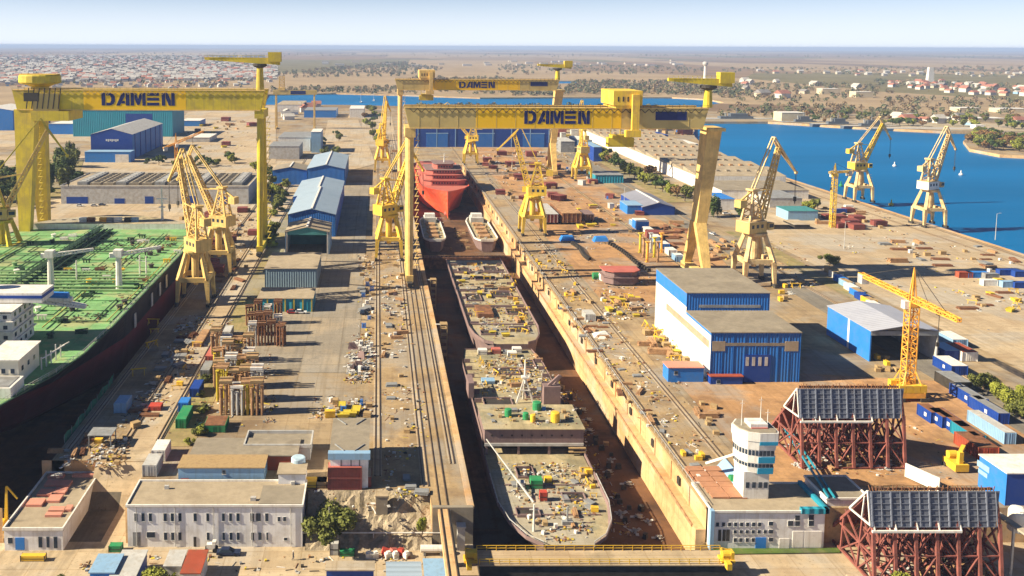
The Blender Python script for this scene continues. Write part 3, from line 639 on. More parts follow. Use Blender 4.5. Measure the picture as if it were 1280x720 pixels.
# ================================================================== SHIPS
def lerp_tab(tab, y):
    for (a, p), (b, q) in zip(tab, tab[1:]):
        if y <= b: t = 0 if b == a else max(0, (y-a)/(b-a)); return p+(q-p)*t
    return tab[-1][1]
def hull_part(cx, deck, keel, zk, zd, za, zb, n=36, bilge=2.5):
    """skin of a hull between heights za and zb; deck/keel: half breadth tables along y"""
    ys = sorted(set([deck[0][0]+(deck[-1][0]-deck[0][0])*i/n for i in range(n+1)])); mb = MB(); L = 6
    for y in ys:
        hd, hk = lerp_tab(deck, y), lerp_tab(keel, y)
        row = []
        for j in range(L+1):
            z = za+(zb-za)*j/L; t = (z-zk)/(zd-zk); h = hk+(hd-hk)*t**1.5
            if z < zk+bilge: h -= bilge*(1-math.sqrt(max(0, 1-((zk+bilge-z)/bilge)**2)))
            row.append((max(h, .02), z))
        mb.v += [(cx-h, y, z) for h, z in row[::-1]] + [(cx+h, y, z) for h, z in row]
    m = 2*(L+1)
    for i in range(len(ys)-1):
        for j in range(m-1): mb.f.append((i*m+j, i*m+j+1, (i+1)*m+j+1, (i+1)*m+j)); mb.m.append(0)
    for i in (0, len(ys)-1):
        for j in range(L): mb.f.append((i*m+j, i*m+j+1, i*m+m-2-j, i*m+m-1-j)); mb.m.append(0)
    return mb
def deck_mesh(cx, deck, z, n=36, inset=0):
    mb = MB(); ys = [deck[0][0]+(deck[-1][0]-deck[0][0])*i/n for i in range(n+1)]
    for y in ys: h = max(.01, lerp_tab(deck, y)-inset); mb.v += [(cx-h, y, z), (cx+h, y, z)]
    for i in range(n): mb.f.append((2*i, 2*i+1, 2*i+3, 2*i+2)); mb.m.append(0)
    return mb
HBLK = mat('hull_black_paint', (.022,.02,.026), .55, .2, .2, (.06,.04,.035), .4, .1)
HRED = mat('antifouling_maroon', (.20,.035,.04), .7, .15, .2, (.12,.04,.04), .5, .1)
DGRN = mat('deck_green', (.20,.42,.17), .75, .25, .15, (.38,.40,.20), .85, .09, fine=.8, slab=9)
HORG = mat('primer_red_orange', (.80,.10,.035), .6, .18, .08, (.55,.14,.09), .6, .07, streak=True)
HPNK = mat('faded_red_primer', (.48,.14,.11), .7, .2, .2, (.36,.14,.11), .6, .2)
DTAN = mat('primed_deck_tan', (.46,.385,.235), .85, .3, .1, (.22,.215,.15), .9, .14, world=True, fine=.8, slab=3.2)
HPUR = mat('primer_grey_mauve', (.24,.165,.16), .8, .15, .2, (.14,.10,.10), .6, .2, streak=True)
# --- tanker
tc = -129.8; p = lambda x, y: g(x, y, 12)
hb = p(228,317).x - tc; yb = p(200,285).y; ys = p(145,412).y
st = [(q.y, q.x-tc) for q in (p(-30,532), p(0,508), p(72,467), p(107,442), p(145,412))]
st = [(a, b) for a, b in st]
deck = [(st[0][0]-7, st[0][1]-7)] + st[:-1] + [(ys+4, hb), (yb-24, hb), (yb-6, hb*.86), (yb+8, hb*.6), (yb+17, hb*.25), (yb+20, .5)]
deck = sorted(deck)
keel = [(deck[0][0], 2), (ys-45, 5), (ys-20, hb*.6), (ys+20, hb*.96), (yb-50, hb*.96), (yb-20, hb*.7), (yb+10, 2), (yb+20, .3)]
tk = thing('tanker', 'large green-decked tanker with black and maroon hull and white deckhouse in the left dock', 'ship', (0,0,0))
hull_part(tc, deck, keel, -10.5, 12, 3.2, 12, 50).build('hull', HBLK, tk, smooth=False)
hull_part(tc, deck, keel, -10.5, 12, -10.5, 3.2, 50).build('boot_topping', HRED, tk)
dk = deck_mesh(tc, deck, 11.95, 50).build('deck', DGRN, tk)
mb = MB()                                    # deck edge, longitudinal seams, transverse deck stiffeners
for (a, b) in zip(deck, deck[1:]):
    for s in (-1, 1): mb.bar((tc+s*(a[1]-.25),a[0],12.1),(tc+s*(b[1]-.25),b[0],12.1),.5,.35)
mb.build('deck_edge', mat('edge_dark_green', (.04,.09,.05), .8, .2, .3), tk)
mb = MB(); y = ys+8
while y < yb-14: mb.box(tc-hb+1.5,tc-6,y-.2,y+.2,11.96,12.3).box(tc+6,tc+hb-1.5,y-.2,y+.2,11.96,12.3); y += 11.5
for x in (-hb*.62,-hb*.38,hb*.38,hb*.62): mb.box(tc+x-.15,tc+x+.15,ys-20,yb-12,11.96,12.16)
mb.build('deck_stiffener', DGRN, dk)
PIPE = mat('dark_green_pipes', (.035,.075,.04), .6, .3, .5); PIPL = mat('pale_green_pipes', (.22,.36,.16), .6, .2, .5)
mb = MB()
for k, x in enumerate((-4.6,-3.4,-2.2,-1,.4,1.8,3,4.3)): mb.tube((tc+x,ys-48,12.9+.3*(k%2)),(tc+x,yb-8,12.9+.3*(k%2)),.38,n=6)
y = ys-46
while y < yb-8: mb.box(tc-5.6,tc+5.6,y-.25,y+.25,12,12.6); y += 6
mb.build('cargo_piping', PIPE, tk)
mb = MB().box(tc-1,tc+1,ys-46,yb-10,15.1,15.25); y = ys-44
while y < yb-10: mb.bar((tc-1,y,12),(tc-1,y,16.2),.14).bar((tc+1,y,12),(tc+1,y,16.2),.14); y += 5
for s in (-1, 1): mb.bar((tc+s,ys-46,16.2),(tc+s,yb-10,16.2),.12)
mb.build('catwalk', PIPE, tk)
ym = p(150,362).y
mb = MB()
for k in range(7):
    y = ym-6+k*4.2; mb.tube((tc-hb+4,y,13.6),(tc+hb-4,y,13.6),.33,n=6)
    for x in range(-26, 27, 4): mb.bar((tc+x,y,12),(tc+x,y,13.6),.22)
mb.build('manifold', PIPL, tk)
def deck_crane(x, y, az, lab=''):
    mb = MB().tube((x,y,12),(x,y,24.5),1.25,1.0,10).cbox((x,y,25.2),(3,3,2.6)); c, s = math.cos(R(az)), math.sin(R(az))
    mb.truss((x,y,24.6),(x+c*15,y+s*15,26.4),1.3,1.3,.2,7,.7,.6).cbox((x-c*2,y-s*2,24.6),(2.2,1.6,1.6),R(az)); return mb.build('deck_crane', WHITE, tk)
a = g(64,362,12); deck_crane(a.x, a.y, 8); a = g(149,361,12); deck_crane(a.x, a.y, 20)
for px, py in ((175,345),(183,346),(96,352)):
    a = g(px,py,12); MB().tube((a.x,a.y,12),(a.x,a.y,20),.35,.25,6).bar((a.x-1.4,a.y,18),(a.x+1.4,a.y,18),.2).build('vent_post', WHITE, tk)
mb = MB(); rr_ = random.Random(8)
for k in range(26):
    x = rr_.choice([-1,1])*rr_.uniform(6,hb-4); y = rr_.uniform(ys-10,yb-40); L_ = rr_.uniform(8,38)
    mb.tube((tc+x,y,12.5),(tc+x,min(y+L_,yb-16),12.5),.2,n=5); mb.tube((tc+x,y,12.5),(tc+(6 if x > 0 else -6),y,12.5),.2,n=5)
mb.build('branch_piping', PIPE, tk)
mb = MB()
for s_ in (-1, 1):
    mb.tube((tc+s_*hb*.55,ys,12.7),(tc+s_*hb*.55,yb-22,12.7),.22,n=5); mb.tube((tc+s_*(hb-3.2),ys+6,12.6),(tc+s_*(hb-3.2),yb-26,12.6),.18,n=5)
mb.build('fire_main', mat('rusty_yellow_pipe', (.45,.38,.10), .7, .2, .4), tk)
rnd = random.Random(3); fm = {'valve': PIPE}
for k in range(88):
    y = rnd.uniform(ys-30, yb-14); x = rnd.choice([rnd.uniform(-hb+3,-7), rnd.uniform(7,hb-3)]); m = rnd.choice([DARK, PIPE, PIPE, YELP, RUST, WHITE, PIPL])
    if y < ys-8: x = rnd.uniform(7, 20)
    kind = rnd.random()
    if kind < .5: MB().lathe((tc+x,y,12), [(.9,0),(.9,1.1),(1.2,1.1),(1.2,1.4)], 10).bar((tc+x,y,13.4),(tc+x+.6,y,14.1),.2).build('tank_hatch', m, tk)
    elif kind < .8: mb = MB(); [mb.tube((tc+x+i*1.1,y,12),(tc+x+i*1.1,y,13.4),.3,n=6) for i in range(3)]; mb.bar((tc+x-.5,y,13.3),(tc+x+2.8,y,13.3),.5).build('valve_group', m, tk)
    else: MB().box(tc+x-1.8,tc+x+1.8,y-.6,y+.6,12,12.9).bar((tc+x-2,y,13),(tc+x+2,y,13.5),.35).build('bollard_base', m, tk)
# forecastle with white bulwark, mast, windlass
fdeck = [(yb-3, lerp_tab(deck, yb-3)), (yb+8, hb*.6), (yb+17, hb*.25), (yb+20, .5)]
hull_part(tc, fdeck, fdeck, 11.9, 14.6, 11.9, 14.6, 14, .01).build('forecastle', WHITE, tk)
deck_mesh(tc, fdeck, 14.65, 14).build('forecastle_deck', DTAN, tk)
a = g(193,285,14)
MB().tube((a.x,yb+6,14.6),(a.x,yb+6,31),.7,.35,8).box(a.x-2.6,a.x+2.6,yb+5.6,yb+6.4,25,25.4).box(a.x-1.5,a.x+1.5,yb+4.9,yb+7,21,21.3).build('foremast', WHITE, tk)
for x, m in ((-9,RUST),(-3,ORNG),(4,WHITE),(9,DARK),(0,GREY),(-13,WHITE),(12,LBLUE)):
    MB().box(tc+x-1.6,tc+x+1.6,yb+1,yb+3,14.6,15.2).tube((tc+x-1.8,yb+2,16),(tc+x+1.8,yb+2,16),.9,n=10).bar((tc+x-2,yb+2,14.6),(tc+x-2,yb+2,16.4),.4).build('windlass', m, tk)
# superstructure
q = g(58,418,12); sx1 = q.x-1.5; sy1 = q.y
sx0 = sx1-36; sh = gy(57,372,sy1-10).z
acc = MB().box(sx0,sx1-2.2,sy1-16,sy1,12,sh-3).box(sx0,sx1-9,sy1-30,sy1-16.01,12,sh-3).box(sx0,sx1-15,sy1-44,sy1-30.01,12,sh-7).build('accommodation', WHITE, tk)
mb = MB()
for k in range(4): z = 15+k*3; mb.box(sx0-.5,sx1-1.6,sy1-16.6,sy1+.8,z,z+.25).box(sx0-.5,sx1-8.4,sy1-30.6,sy1-16.6,z,z+.25)
mb.build('deck_ledge', WHITE, acc)
mb = MB()
for k in range(4):
    for i in range(4): mb.box(sx1-2.22,sx1-2.12,sy1-14+i*3.6,sy1-12.8+i*3.6,13+k*3,14.2+k*3)
    for i in range(6): mb.box(sx1-4.6-i*3.4,sx1-3.4-i*3.4,sy1-30.06 if i > 1 else sy1-16.06,sy1-29.95 if i > 1 else sy1-15.95,12.8+k*3,13.9+k*3)
mb.build('window', GLASS, acc)
MB().box(sx0-6,sx1+4,sy1-9,sy1+.5,sh-1.9,sh+1).build('bridge', WHITE, tk)
MB().box(sx0-6.1,sx1+4.1,sy1-9.1,sy1+.6,sh-.6,sh+.3).build('window', BLUED, acc)
MB().tube((sx0+14,sy1-4,sh+1),(sx0+14,sy1-4,sh+7),.6,n=8).lathe((sx0+14,sy1-4,sh+6.6), [(.4,0),(1.6,.7),(2.2,2),(2.2,3),(1.5,4.2),(.4,4.7)], 16).build('radome_mast', WHITE, tk)
a = g(50,382,sh-6); b = g(107,385,sh-7)
MB().truss((a.x,a.y,sh-4),(b.x,b.y,sh-6.5),1.8,1.5,.35,9,.9,.7).tube((a.x-4,a.y,sh-3.5),(a.x+10,a.y,sh-4),.9,n=10).build('provision_crane', WHITE, tk)
MB().tube((a.x-5,a.y-.4,sh-2.2),(a.x+9,a.y-.4,sh-2.6),1.0,n=10).build('crane_cylinder', BLUEB, tk)
q = g(36,470,12)
bk = MB().box(q.x-9,q.x-.2,q.y-6,q.y+8,12,18.5).build('casing', mat('cream_paint', (.74,.69,.56), .6, .08, .3), tk)
MB().box(q.x-9.5,q.x+.3,q.y-6.5,q.y+8.5,18.5,18.8).build('casing_top', WHITE, tk)
mb = MB()
for i in range(3): mb.box(q.x-.22,q.x-.1,q.y-4+i*4,q.y-2.9+i*4,15,16.2); mb.box(q.x-7+i*2.4,q.x-6+i*2.4,q.y-6.1,q.y-5.98,15,16.2)
mb.build('window', GLASS, bk)
MB().box(q.x-14,q.x+1.4,q.y-15,q.y-6.6,12,14.6).build('aft_terrace', WHITE, tk); MB().box(q.x-13.2,q.x+.6,q.y-14.4,q.y-7.2,14.6,14.72).build('terrace_floor', GREY, tk)
for k in range(5):
    a = g(52+k*6, 462-k*4, 12); MB().bar((a.x,a.y,12),(a.x,a.y,15.5+k%2),.3).bar((a.x,a.y,15),(a.x+2.2,a.y+1,16),.25).build('davit', WHITE, tk)
mb = MB()
for (a, b) in zip(deck, deck[1:]):
    L = math.hypot(b[0]-a[0], b[1]-a[1]); n = max(1, int(L/3))
    for i in range(n):
        u = i/n; y = a[0]+(b[0]-a[0])*u; x = tc+a[1]+(b[1]-a[1])*u-.3; mb.bar((x,y,12.2),(x,y,13.4),.09)
    mb.bar((tc+a[1]-.3,a[0],13.4),(tc+b[1]-.3,b[0],13.4),.09); mb.bar((tc+a[1]-.3,a[0],12.9),(tc+b[1]-.3,b[0],12.9),.07)
mb.build('railing', GREYL, tk)
for k, (px, py, w_) in enumerate(((208,352,7),(200,362,7),(190,375,8),(169,401,9))):   # pale staging patches hung on the hull side
    a = gx(px, py, tc+hb+.15); MB().box(a.x-.1,a.x+.15,a.y-1.1,a.y+1.1,a.z-2.2,a.z+2.6).build('draft_board', GREYL, tk)
# --- red ship, bow towards us
bow = g(558,270,-12); rc = bow.x+.2; y0 = bow.y
rdeck = [(y0-9,.4),(y0-4,5.5),(y0+5,12),(y0+16,16.2),(y0+30,17.2),(y0+128,17.2),(y0+132,16)]
rkeel = [(y0-9,.1),(y0+2,.4),(y0+12,2.6),(y0+34,12),(y0+60,16),(y0+110,16),(y0+132,9)]
rs = thing('ship', 'bright red ship under construction, bow towards the viewer, in the far end of the dock', 'ship', (0,0,0))
hull_part(rc, rdeck, rkeel, -12, 6, -12, 6, 40, .8).build('hull', HORG, rs)
deck_mesh(rc, rdeck, 5.2, 40, .4).build('deck', HPNK, rs)
MB().lathe((rc,y0-1,-10.2), [(.4,-1.8),(1.7,-1),(2,0),(1.6,1.2),(.4,2)], 12).build('bulbous_bow', HPNK, rs)
def tiers(spec, parent, m):
    for (hx, ya, yb_, z0, z1) in spec:
        s = MB().prism([(rc-hx*.62,y0+ya),(rc+hx*.62,y0+ya),(rc+hx,y0+ya+3.5),(rc+hx,y0+yb_),(rc-hx,y0+yb_),(rc-hx,y0+ya+3.5)], z0, z1).build('deckhouse_tier', m, parent)
        mb = MB(); k = -hx*.55
        while k < hx*.55: mb.box(rc+k,rc+k+.9,y0+ya-.08,y0+ya+.02,z0+1.1,z0+2.2); k += 1.9
        mb.build('window', DARK, s)
        MB().prism([(rc-hx*.62-.7,y0+ya-.8),(rc+hx*.62+.7,y0+ya-.8),(rc+hx+.7,y0+ya+3),(rc+hx+.7,y0+yb_+.6),(rc-hx-.7,y0+yb_+.6),(rc-hx-.7,y0+ya+3)], z1, z1+.25).build('deck_ledge', HPUR if z0 > 9 else HPNK, s)
tiers([(14.5,20,60,5.3,8.6),(13,24,60,8.85,11.8),(12.4,27,56,12.05,14.8),(7,31,50,15.05,18.5)], rs, HPNK)
MB().tube((rc+1,y0+40,18.5),(rc+1,y0+40,25),.5,.2,6).bar((rc-2,y0+40,22.5),(rc+4,y0+40,22.5),.3).build('mast', WHITE, rs)
MB().box(rc-15,rc+15,y0+64,y0+126,5.3,8.2).build('after_deck_block', HPNK, rs)
# --- two river vessels on the dock floor
for lab, px, x0_, x1_ in (('narrow unfinished boat on the dock floor, left of the two before the red ship', 541, 529.5, 556), ('narrow unfinished boat on the dock floor, right of the two before the red ship', 603, 589, 617)):
    a = g(px,300,-6.5); b = g(px,272,-6.5); hw = (g(x1_,290,-6.5).x-g(x0_,290,-6.5).x)/2; cx = g(px,290,-6.5).x
    s = thing('boat', lab, 'boat', (0,0,0)); dk_ = [(a.y-2,hw*.55),(a.y,hw*.8),(a.y+4,hw),(b.y-12,hw),(b.y-3,hw*.7),(b.y+2,hw*.2)]
    hull_part(cx, dk_, [(y, h*.8) for y, h in dk_], -12.8, -6.5, -12.8, -6.5, 18, .8).build('hull', HPUR, s)
    deck_mesh(cx, dk_, -6.7, 18, .2).build('deck', DTAN, s)
    mb = MB()
    for (u, v) in zip(dk_, dk_[1:]):
        for q in (-1, 1): mb.bar((cx+q*u[1],u[0],-6.2),(cx+q*v[1],v[0],-6.2),.5,.9)
    mb.bar((cx-hw*.55,a.y-2,-6.2),(cx+hw*.55,a.y-2,-6.2),.6,1.4); mb.build('white_bulwark', WHITE, s)
    MB().box(cx-hw*.6,cx+hw*.6,b.y-16,b.y-6,-6.6,-3.6).build('deckhouse', GREYL, s); MB().box(cx-hw*.5,cx+hw*.5,b.y-13,b.y-8,-3.6,-1.8).build('wheelhouse', WHITE, s)
    for k in range(4): MB().box(cx-hw*.5,cx+hw*.4,a.y+6+k*11,a.y+12+k*11,-6.6,-5.6).build('hatch_coaming', RUSTL, s)
# --- intermediate gate
a = g(600,321,-7)
ig = thing('dock_gate', 'rusty brown intermediate gate crossing the dock between the boats and the tan hulls', 'dock gate', (46,a.y,0))
MB().box(-25,22.6,-2,2,DZ,-7).build('caisson', RUST, ig); mb = MB()
for k in range(24): mb.bar((-24+k*2,-2,-7),(-24+k*2,-2,-5.8),.16)
mb.bar((-25,-2,-5.8),(22.6,-2,-5.8),.16); mb.build('handrail', RUSTL, ig)
# --- hull A
ya, yb2 = g(620,430,-3).y, g(600,325,-3).y; ac = 46.5
ad = [(ya,6),(ya+2,9),(ya+9,11.6),(ya+18,12.8),(yb2,13.2)]
ha = thing('hull_section', 'tan-decked ship hull under construction, the farther of two, rounded end towards us', 'ship hull', (0,0,0))
hull_part(ac, ad, [(y, h*.86) for y, h in ad], -12.6, -3, -12.6, -3, 24, 1.5).build('hull', HPUR, ha)
deck_mesh(ac, ad, -3.2, 30, .3).build('deck', DTAN, ha)
mb = MB()
for (u, v) in zip(ad, ad[1:]):
    for q in (-1, 1): mb.bar((ac+q*u[1],u[0],-2.7),(ac+q*v[1],v[0],-2.7),.25,1.1)
mb.build('bulwark', HPUR, ha)
for k, f in enumerate((.18,.36,.55,.8)):
    y = ya+(yb2-ya)*f; MB().box(ac-11.5,ac+11.5,y-.25,y+.25,-3.18,-2.2 if k % 2 else -2.7).build('deck_girder', HPUR, ha)
MB().box(ac-8,ac-2,ya+30,ya+42,-3.19,-1.6).build('open_hatch', RUST, ha)
for (x0, y0_, sx_, sy_) in ((-9,10,5,3.4),(2,14,7,4),(-10,52,6,9),(1,58,8,6),(-3,84,9,5),(4,34,6,6),(-9,96,5,8),(3,100,6,7)):
    o = MB().box(ac+x0,ac+x0+sx_,ya+y0_,ya+y0_+sy_,-3.17,-3.12).build('deck_opening', DARK, ha); mb = MB()
    for a_, b_, c_, d_ in ((x0-.2,x0,y0_-.2,y0_+sy_+.2),(x0+sx_,x0+sx_+.2,y0_-.2,y0_+sy_+.2),(x0,x0+sx_,y0_-.2,y0_),(x0,x0+sx_,y0_+sy_,y0_+sy_+.2)): mb.box(ac+a_,ac+b_,ya+c_,ya+d_,-3.19,-2.5)
    mb.build('coaming', HPUR, o)
for k in range(9): MB().box(ac-11.8,ac-9.8 if k%2 else ac-8.6,ya+22+k*11,ya+22.3+k*11,-3.18,-2.0).build('web_frame', HPUR, ha); MB().box(ac+9.8,ac+11.8,ya+22+k*11,ya+22.3+k*11,-3.18,-2.0).build('web_frame', HPUR, ha)
# --- hull B
yn = g(708,684,-6).y; yfar = g(625,438,-3).y; bc = 41.0
bd = [(yn,5.4),(yn+3,8.6),(yn+9,11.4),(yn+17,12.9),(yn+30,13.1),(yfar-12,13.1),(yfar,11.5)]
bk_ = [(yn,3.2),(yn+8,5),(yn+20,10),(yn+34,12.4),(yfar-14,12.4),(yfar,8)]
hb_ = thing('hull_section', 'nearest ship hull under construction with tan decks, white tripod mast and green tanks', 'ship hull', (0,0,0))
yblk0, yblk1 = g(670,536,1).y, g(670,506,1).y
hull_part(bc, bd, bk_, -12.6, -5.5, -12.6, -5.5, 40, 1.5).build('hull', HPUR, hb_)
fd = [q for q in bd if q[0] < yblk0+4] + [(yblk0+4, 13.1)]
deck_mesh(bc, sorted(fd), -6, 24, .35).build('foredeck', DTAN, hb_)
ad2 = [(yblk0+3.9, 13.1),(yfar-12,13.1),(yfar,11.5)]
hull_part(bc, ad2, ad2, -5.6, -2.3, -5.6, -2.3, 20, .01).build('upper_side', HPUR, hb_)
deck_mesh(bc, ad2, -2.8, 20, .35).build('after_deck', DTAN, hb_)
MB().box(bc-12.9,bc+12.9,yblk0,yblk1,-2.9,.95).build('bridge_block', HPUR, hb_)
MB().box(bc-13.2,bc+13.2,yblk0-.5,yblk1,.95,1.1).build('block_deck', DTAN, hb_)
MB().box(bc-12.9,bc+12.9,yblk0-.25,yblk0+.02,-3.6,-2.85).build('lower_flange', GREYL, hb_)
mb = MB()
for k in range(9): mb.tube((bc-11+k*2.6,yblk0-.06,-.8),(bc-11+k*2.6,yblk0+.02,-.8),.3,n=8)
mb.build('porthole', DARK, hb_)
for x in (-12.4, -4, 4, 12.4): MB().box(bc+x-.3,bc+x+.3,yblk0,yblk0+.6,-6,-2.9).build('pillar', HPUR, hb_)
for z in (-5, -4): MB().box(bc+9,bc+13.4,yblk0-.9,yblk0-.2,z-.1,z+.15).build('staging_plank', TIMB, hb_)
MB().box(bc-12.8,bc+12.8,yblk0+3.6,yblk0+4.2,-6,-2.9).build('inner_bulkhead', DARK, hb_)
mb = MB()
for (u, v) in zip(bd, bd[1:]):
    if v[0] > yblk0+8: continue
    for q in (-1, 1):
        n = max(1, int(math.hypot(v[0]-u[0], v[1]-u[1])/2))
        for i in range(n): t_ = i/n; mb.bar((bc+q*(u[1]+(v[1]-u[1])*t_),u[0]+(v[0]-u[0])*t_,-6),(bc+q*(u[1]+(v[1]-u[1])*t_),u[0]+(v[0]-u[0])*t_,-4.7),.12)
        mb.bar((bc+q*u[1],u[0],-4.7),(bc+q*v[1],v[0],-4.7),.14)
mb.build('railing', GREYL, hb_)
mb = MB()
for (u, v) in zip(bd, bd[1:]):
    for q in (-1, 1): mb.bar((bc+q*u[1],u[0],-5.6),(bc+q*v[1],v[0],-5.6),.25,.8)
mb.build('bulwark', HPUR, hb_)
def on_deck(px, py, z): a = g(px, py, z); return a.x, a.y
x, y = on_deck(656,504,-2.8)
mb = MB()
for dx, dy in ((-2.4,0),(2.4,0),(0,3)): mb.bar((x+dx,y+dy,-2.8),(x,y+.5,5),.5,.5,.35,.35)
mb.tube((x,y+.5,3),(x,y+.5,10),.45,.2,8).bar((x-1.6,y,1),(x+1.6,y,1),.3).bar((x-1.2,y+.5,7),(x+1.2,y+.5,7),.25)
mb.box(x-1,x+1,y-.4,y+1.4,4.6,5.1).build('tripod_mast', WHITE, hb_)
x, y = on_deck(690,508,-2.8); MB().box(x-2.4,x+2.4,y,y+4,-2.8,3).bar((x-1,y+1,3),(x+2.2,y+1,6),.7).bar((x+1,y+2,3),(x+2.8,y+2,5.6),.6).build('funnel_casing', HPUR, hb_)
x, y = on_deck(589,498,-2.8); MB().box(x-.8,x+.8,y,y+7,-2.8,1.8).build('side_house', HPUR, hb_)
for k, f in enumerate((.3,.62)):
    y = yn+ (yblk0-yn)*f; MB().box(bc-10,bc+10,y-.12,y+.12,-6,-5.7).build('deck_seam', HPUR, hb_)
x, y = on_deck(664,628,-6)
MB().tube((x+.6,y,-6),(x-8.5,y+17,1.5),.28,.16,6).build('derrick_boom', GREYL, hb_)
x, y = on_deck(667,664,-6)
MB().tube((x,y,-6),(x,y,.2),.28,.2,8).bar((x-1,y,-1),(x+1,y,-1),.2).build('foremast', WHITE, hb_)
x, y = on_deck(709,655,-6)
MB().tube((x,y,-6),(x,y,-2),.2,n=6).cbox((x,y,-5.6),(2.4,1,.8)).build('windlass', GREY, hb_)
for (x0, y0_, sx_, sy_, zz_) in ((-9,12,5,3,-6),(3,19,5,3,-6),(-6,30,4,5,-6),(-10,66,8,5,-2.8),(3,72,7,6,-2.8),(-4,90,8,5,-2.8),(6,96,4,6,-2.8)):
    if zz_ == -6 and yn+y0_+sy_ > yblk0-1: continue
    o = MB().box(bc+x0,bc+x0+sx_,yn+y0_,yn+y0_+sy_,zz_+.03,zz_+.08).build('deck_opening', DARK, hb_); mb = MB()
    for a_, b_, c_, d_ in ((x0-.2,x0,y0_-.2,y0_+sy_+.2),(x0+sx_,x0+sx_+.2,y0_-.2,y0_+sy_+.2),(x0,x0+sx_,y0_-.2,y0_),(x0,x0+sx_,y0_+sy_,y0_+sy_+.2)): mb.box(bc+a_,bc+b_,yn+c_,yn+d_,zz_,zz_+.6)
    mb.build('coaming', HPUR, o)
for k in range(7):
    y = yblk1+4+k*(yfar-yblk1-10)/7
    for s_ in (-1, 1): MB().box(bc+s_*11.6-1.0,bc+s_*11.6+1.0,y,y+.3,-2.78,-1.5).build('web_frame', HPUR, hb_)
# tanks and boxes lying on the hull
def tank(px, py, z, r, h, m, lab, n=14):
    x, y = on_deck(px, py, z); o = MB().lathe((0,0,0), [(r*.97,0),(r,.1),(r,h*.5),(r*1.03,h*.5),(r*1.03,h*.56),(r,h*.56),(r,h-.12),(r*.9,h),(r*.3,h+.08)], n).build('storage_tank', m, loc=(x,y,z), smooth=False); return tag(o, lab, 'tank')
tank(635,520,1.1,.95,2.0,GREENP,'green round tank on the hull block, leftmost of three'); tank(657,524,1.1,.8,1.8,GREENP,'green round tank on the hull block, the small middle one'); tank(671,512,1.1,1.2,2.2,GREENP,'green round tank on the hull block, largest and nearest the mast')
tank(694,527,1.1,1.2,2.6,YELP,'yellow round tank on the hull block, right of the green tanks'); tank(666,527,1.1,.7,1.9,YELP,'small yellow tank between two green ones on the hull block')
def boxthing(name, cat, lab, x, y, z, sx, sy, sz, m, rz=0, group=None, trim=None):
    t = thing(name, lab, cat, (x,y,z), rz, group)
    MB().box(-sx/2,sx/2,-sy/2,sy/2,.12,sz).build('body', m, t)
    mb = MB()
    for a_ in (-1, 1):
        for b_ in (-1, 1): mb.box(a_*sx/2-.07,a_*sx/2+.07,b_*sy/2-.07,b_*sy/2+.07,0,sz+.05)
    mb.box(-sx/2,sx/2,-sy/2-.04,-sy/2+.02,sz*.45,sz*.53).build('frame', trim or DARK, t)
    return t
x, y = on_deck(670,608,-6); boxthing('equipment_box', 'box', 'green equipment box on the foredeck of the nearest hull', x,y,-6,2.8,2.6,2.1,GREENP)
x, y = on_deck(685,602,-6); boxthing('equipment_box', 'box', 'small yellow box beside the green one on the nearest foredeck', x,y,-6,1.8,1.4,1.2,YELP)
x, y = on_deck(679,625,-6); boxthing('equipment_box', 'box', 'red box on the foredeck of the nearest hull', x,y,-6,1.7,1.5,2.2,REDP)
x, y = on_deck(651,610,-6); boxthing('equipment_box', 'box', 'pale grey box left of the green one on the nearest foredeck', x,y,-6,1.9,1.7,1.7,GREYL)
x, y = on_deck(610,478,-2.8); boxthing('equipment_box', 'box', 'light blue cover on the after deck of the nearest hull', x,y,-2.8,4,3,1,LBLUE)
for k, (px, py) in enumerate(((603,442),(620,441),(640,445),(646,440))): x, y = on_deck(px,py,-2.8); boxthing('equipment_box', 'box', ['white box at the far left of the nearest hull', 'red and white box second from left at the far end of the nearest hull', 'white box third from left at the far end of the nearest hull','white box at the far right of the nearest hull'][k], x,y,-2.8,3,2.4,1.6,WHITE if k != 1 else HPNK)
# timber towers against the west wall
for k, (px, py, ph) in enumerate(((547,400,352),(565,455,408))):
    x = 23.4; Y_ = gx(px, py, x).y; t = thing('scaffold_tower', ['tall timber-boarded stair tower in the dark side of the dock, farther one','tall timber-boarded stair tower in the dark side of the dock, nearer one'][k], 'stair tower', (24,g(px,ph,-.5).y,0))
    for a_ in (-1.2,1.2):
        for b_ in (-1.6,1.6): MB().bar((a_,b_,DZ),(a_,b_,.6),.28).build('post', TIMB, t)
    for z in (-11,-8.5,-6,-3.5,-1,.6): MB().box(-1.3,1.3,-1.7,1.7,z,z+.12).build('landing', TIMB, t)
    mb = MB(); 
    for i, z in enumerate((-11,-8.5,-6,-3.5)): mb.bar((-1.1,-1.4 if i%2 else 1.4,z),(-1.1,1.4 if i%2 else -1.4,z+2.5),.4,.12)
    mb.build('stair', TIMB, t); MB().bar((-3,0,.3),(-1.3,0,.3),1.2,.12).build('gangway', GREYL, t)
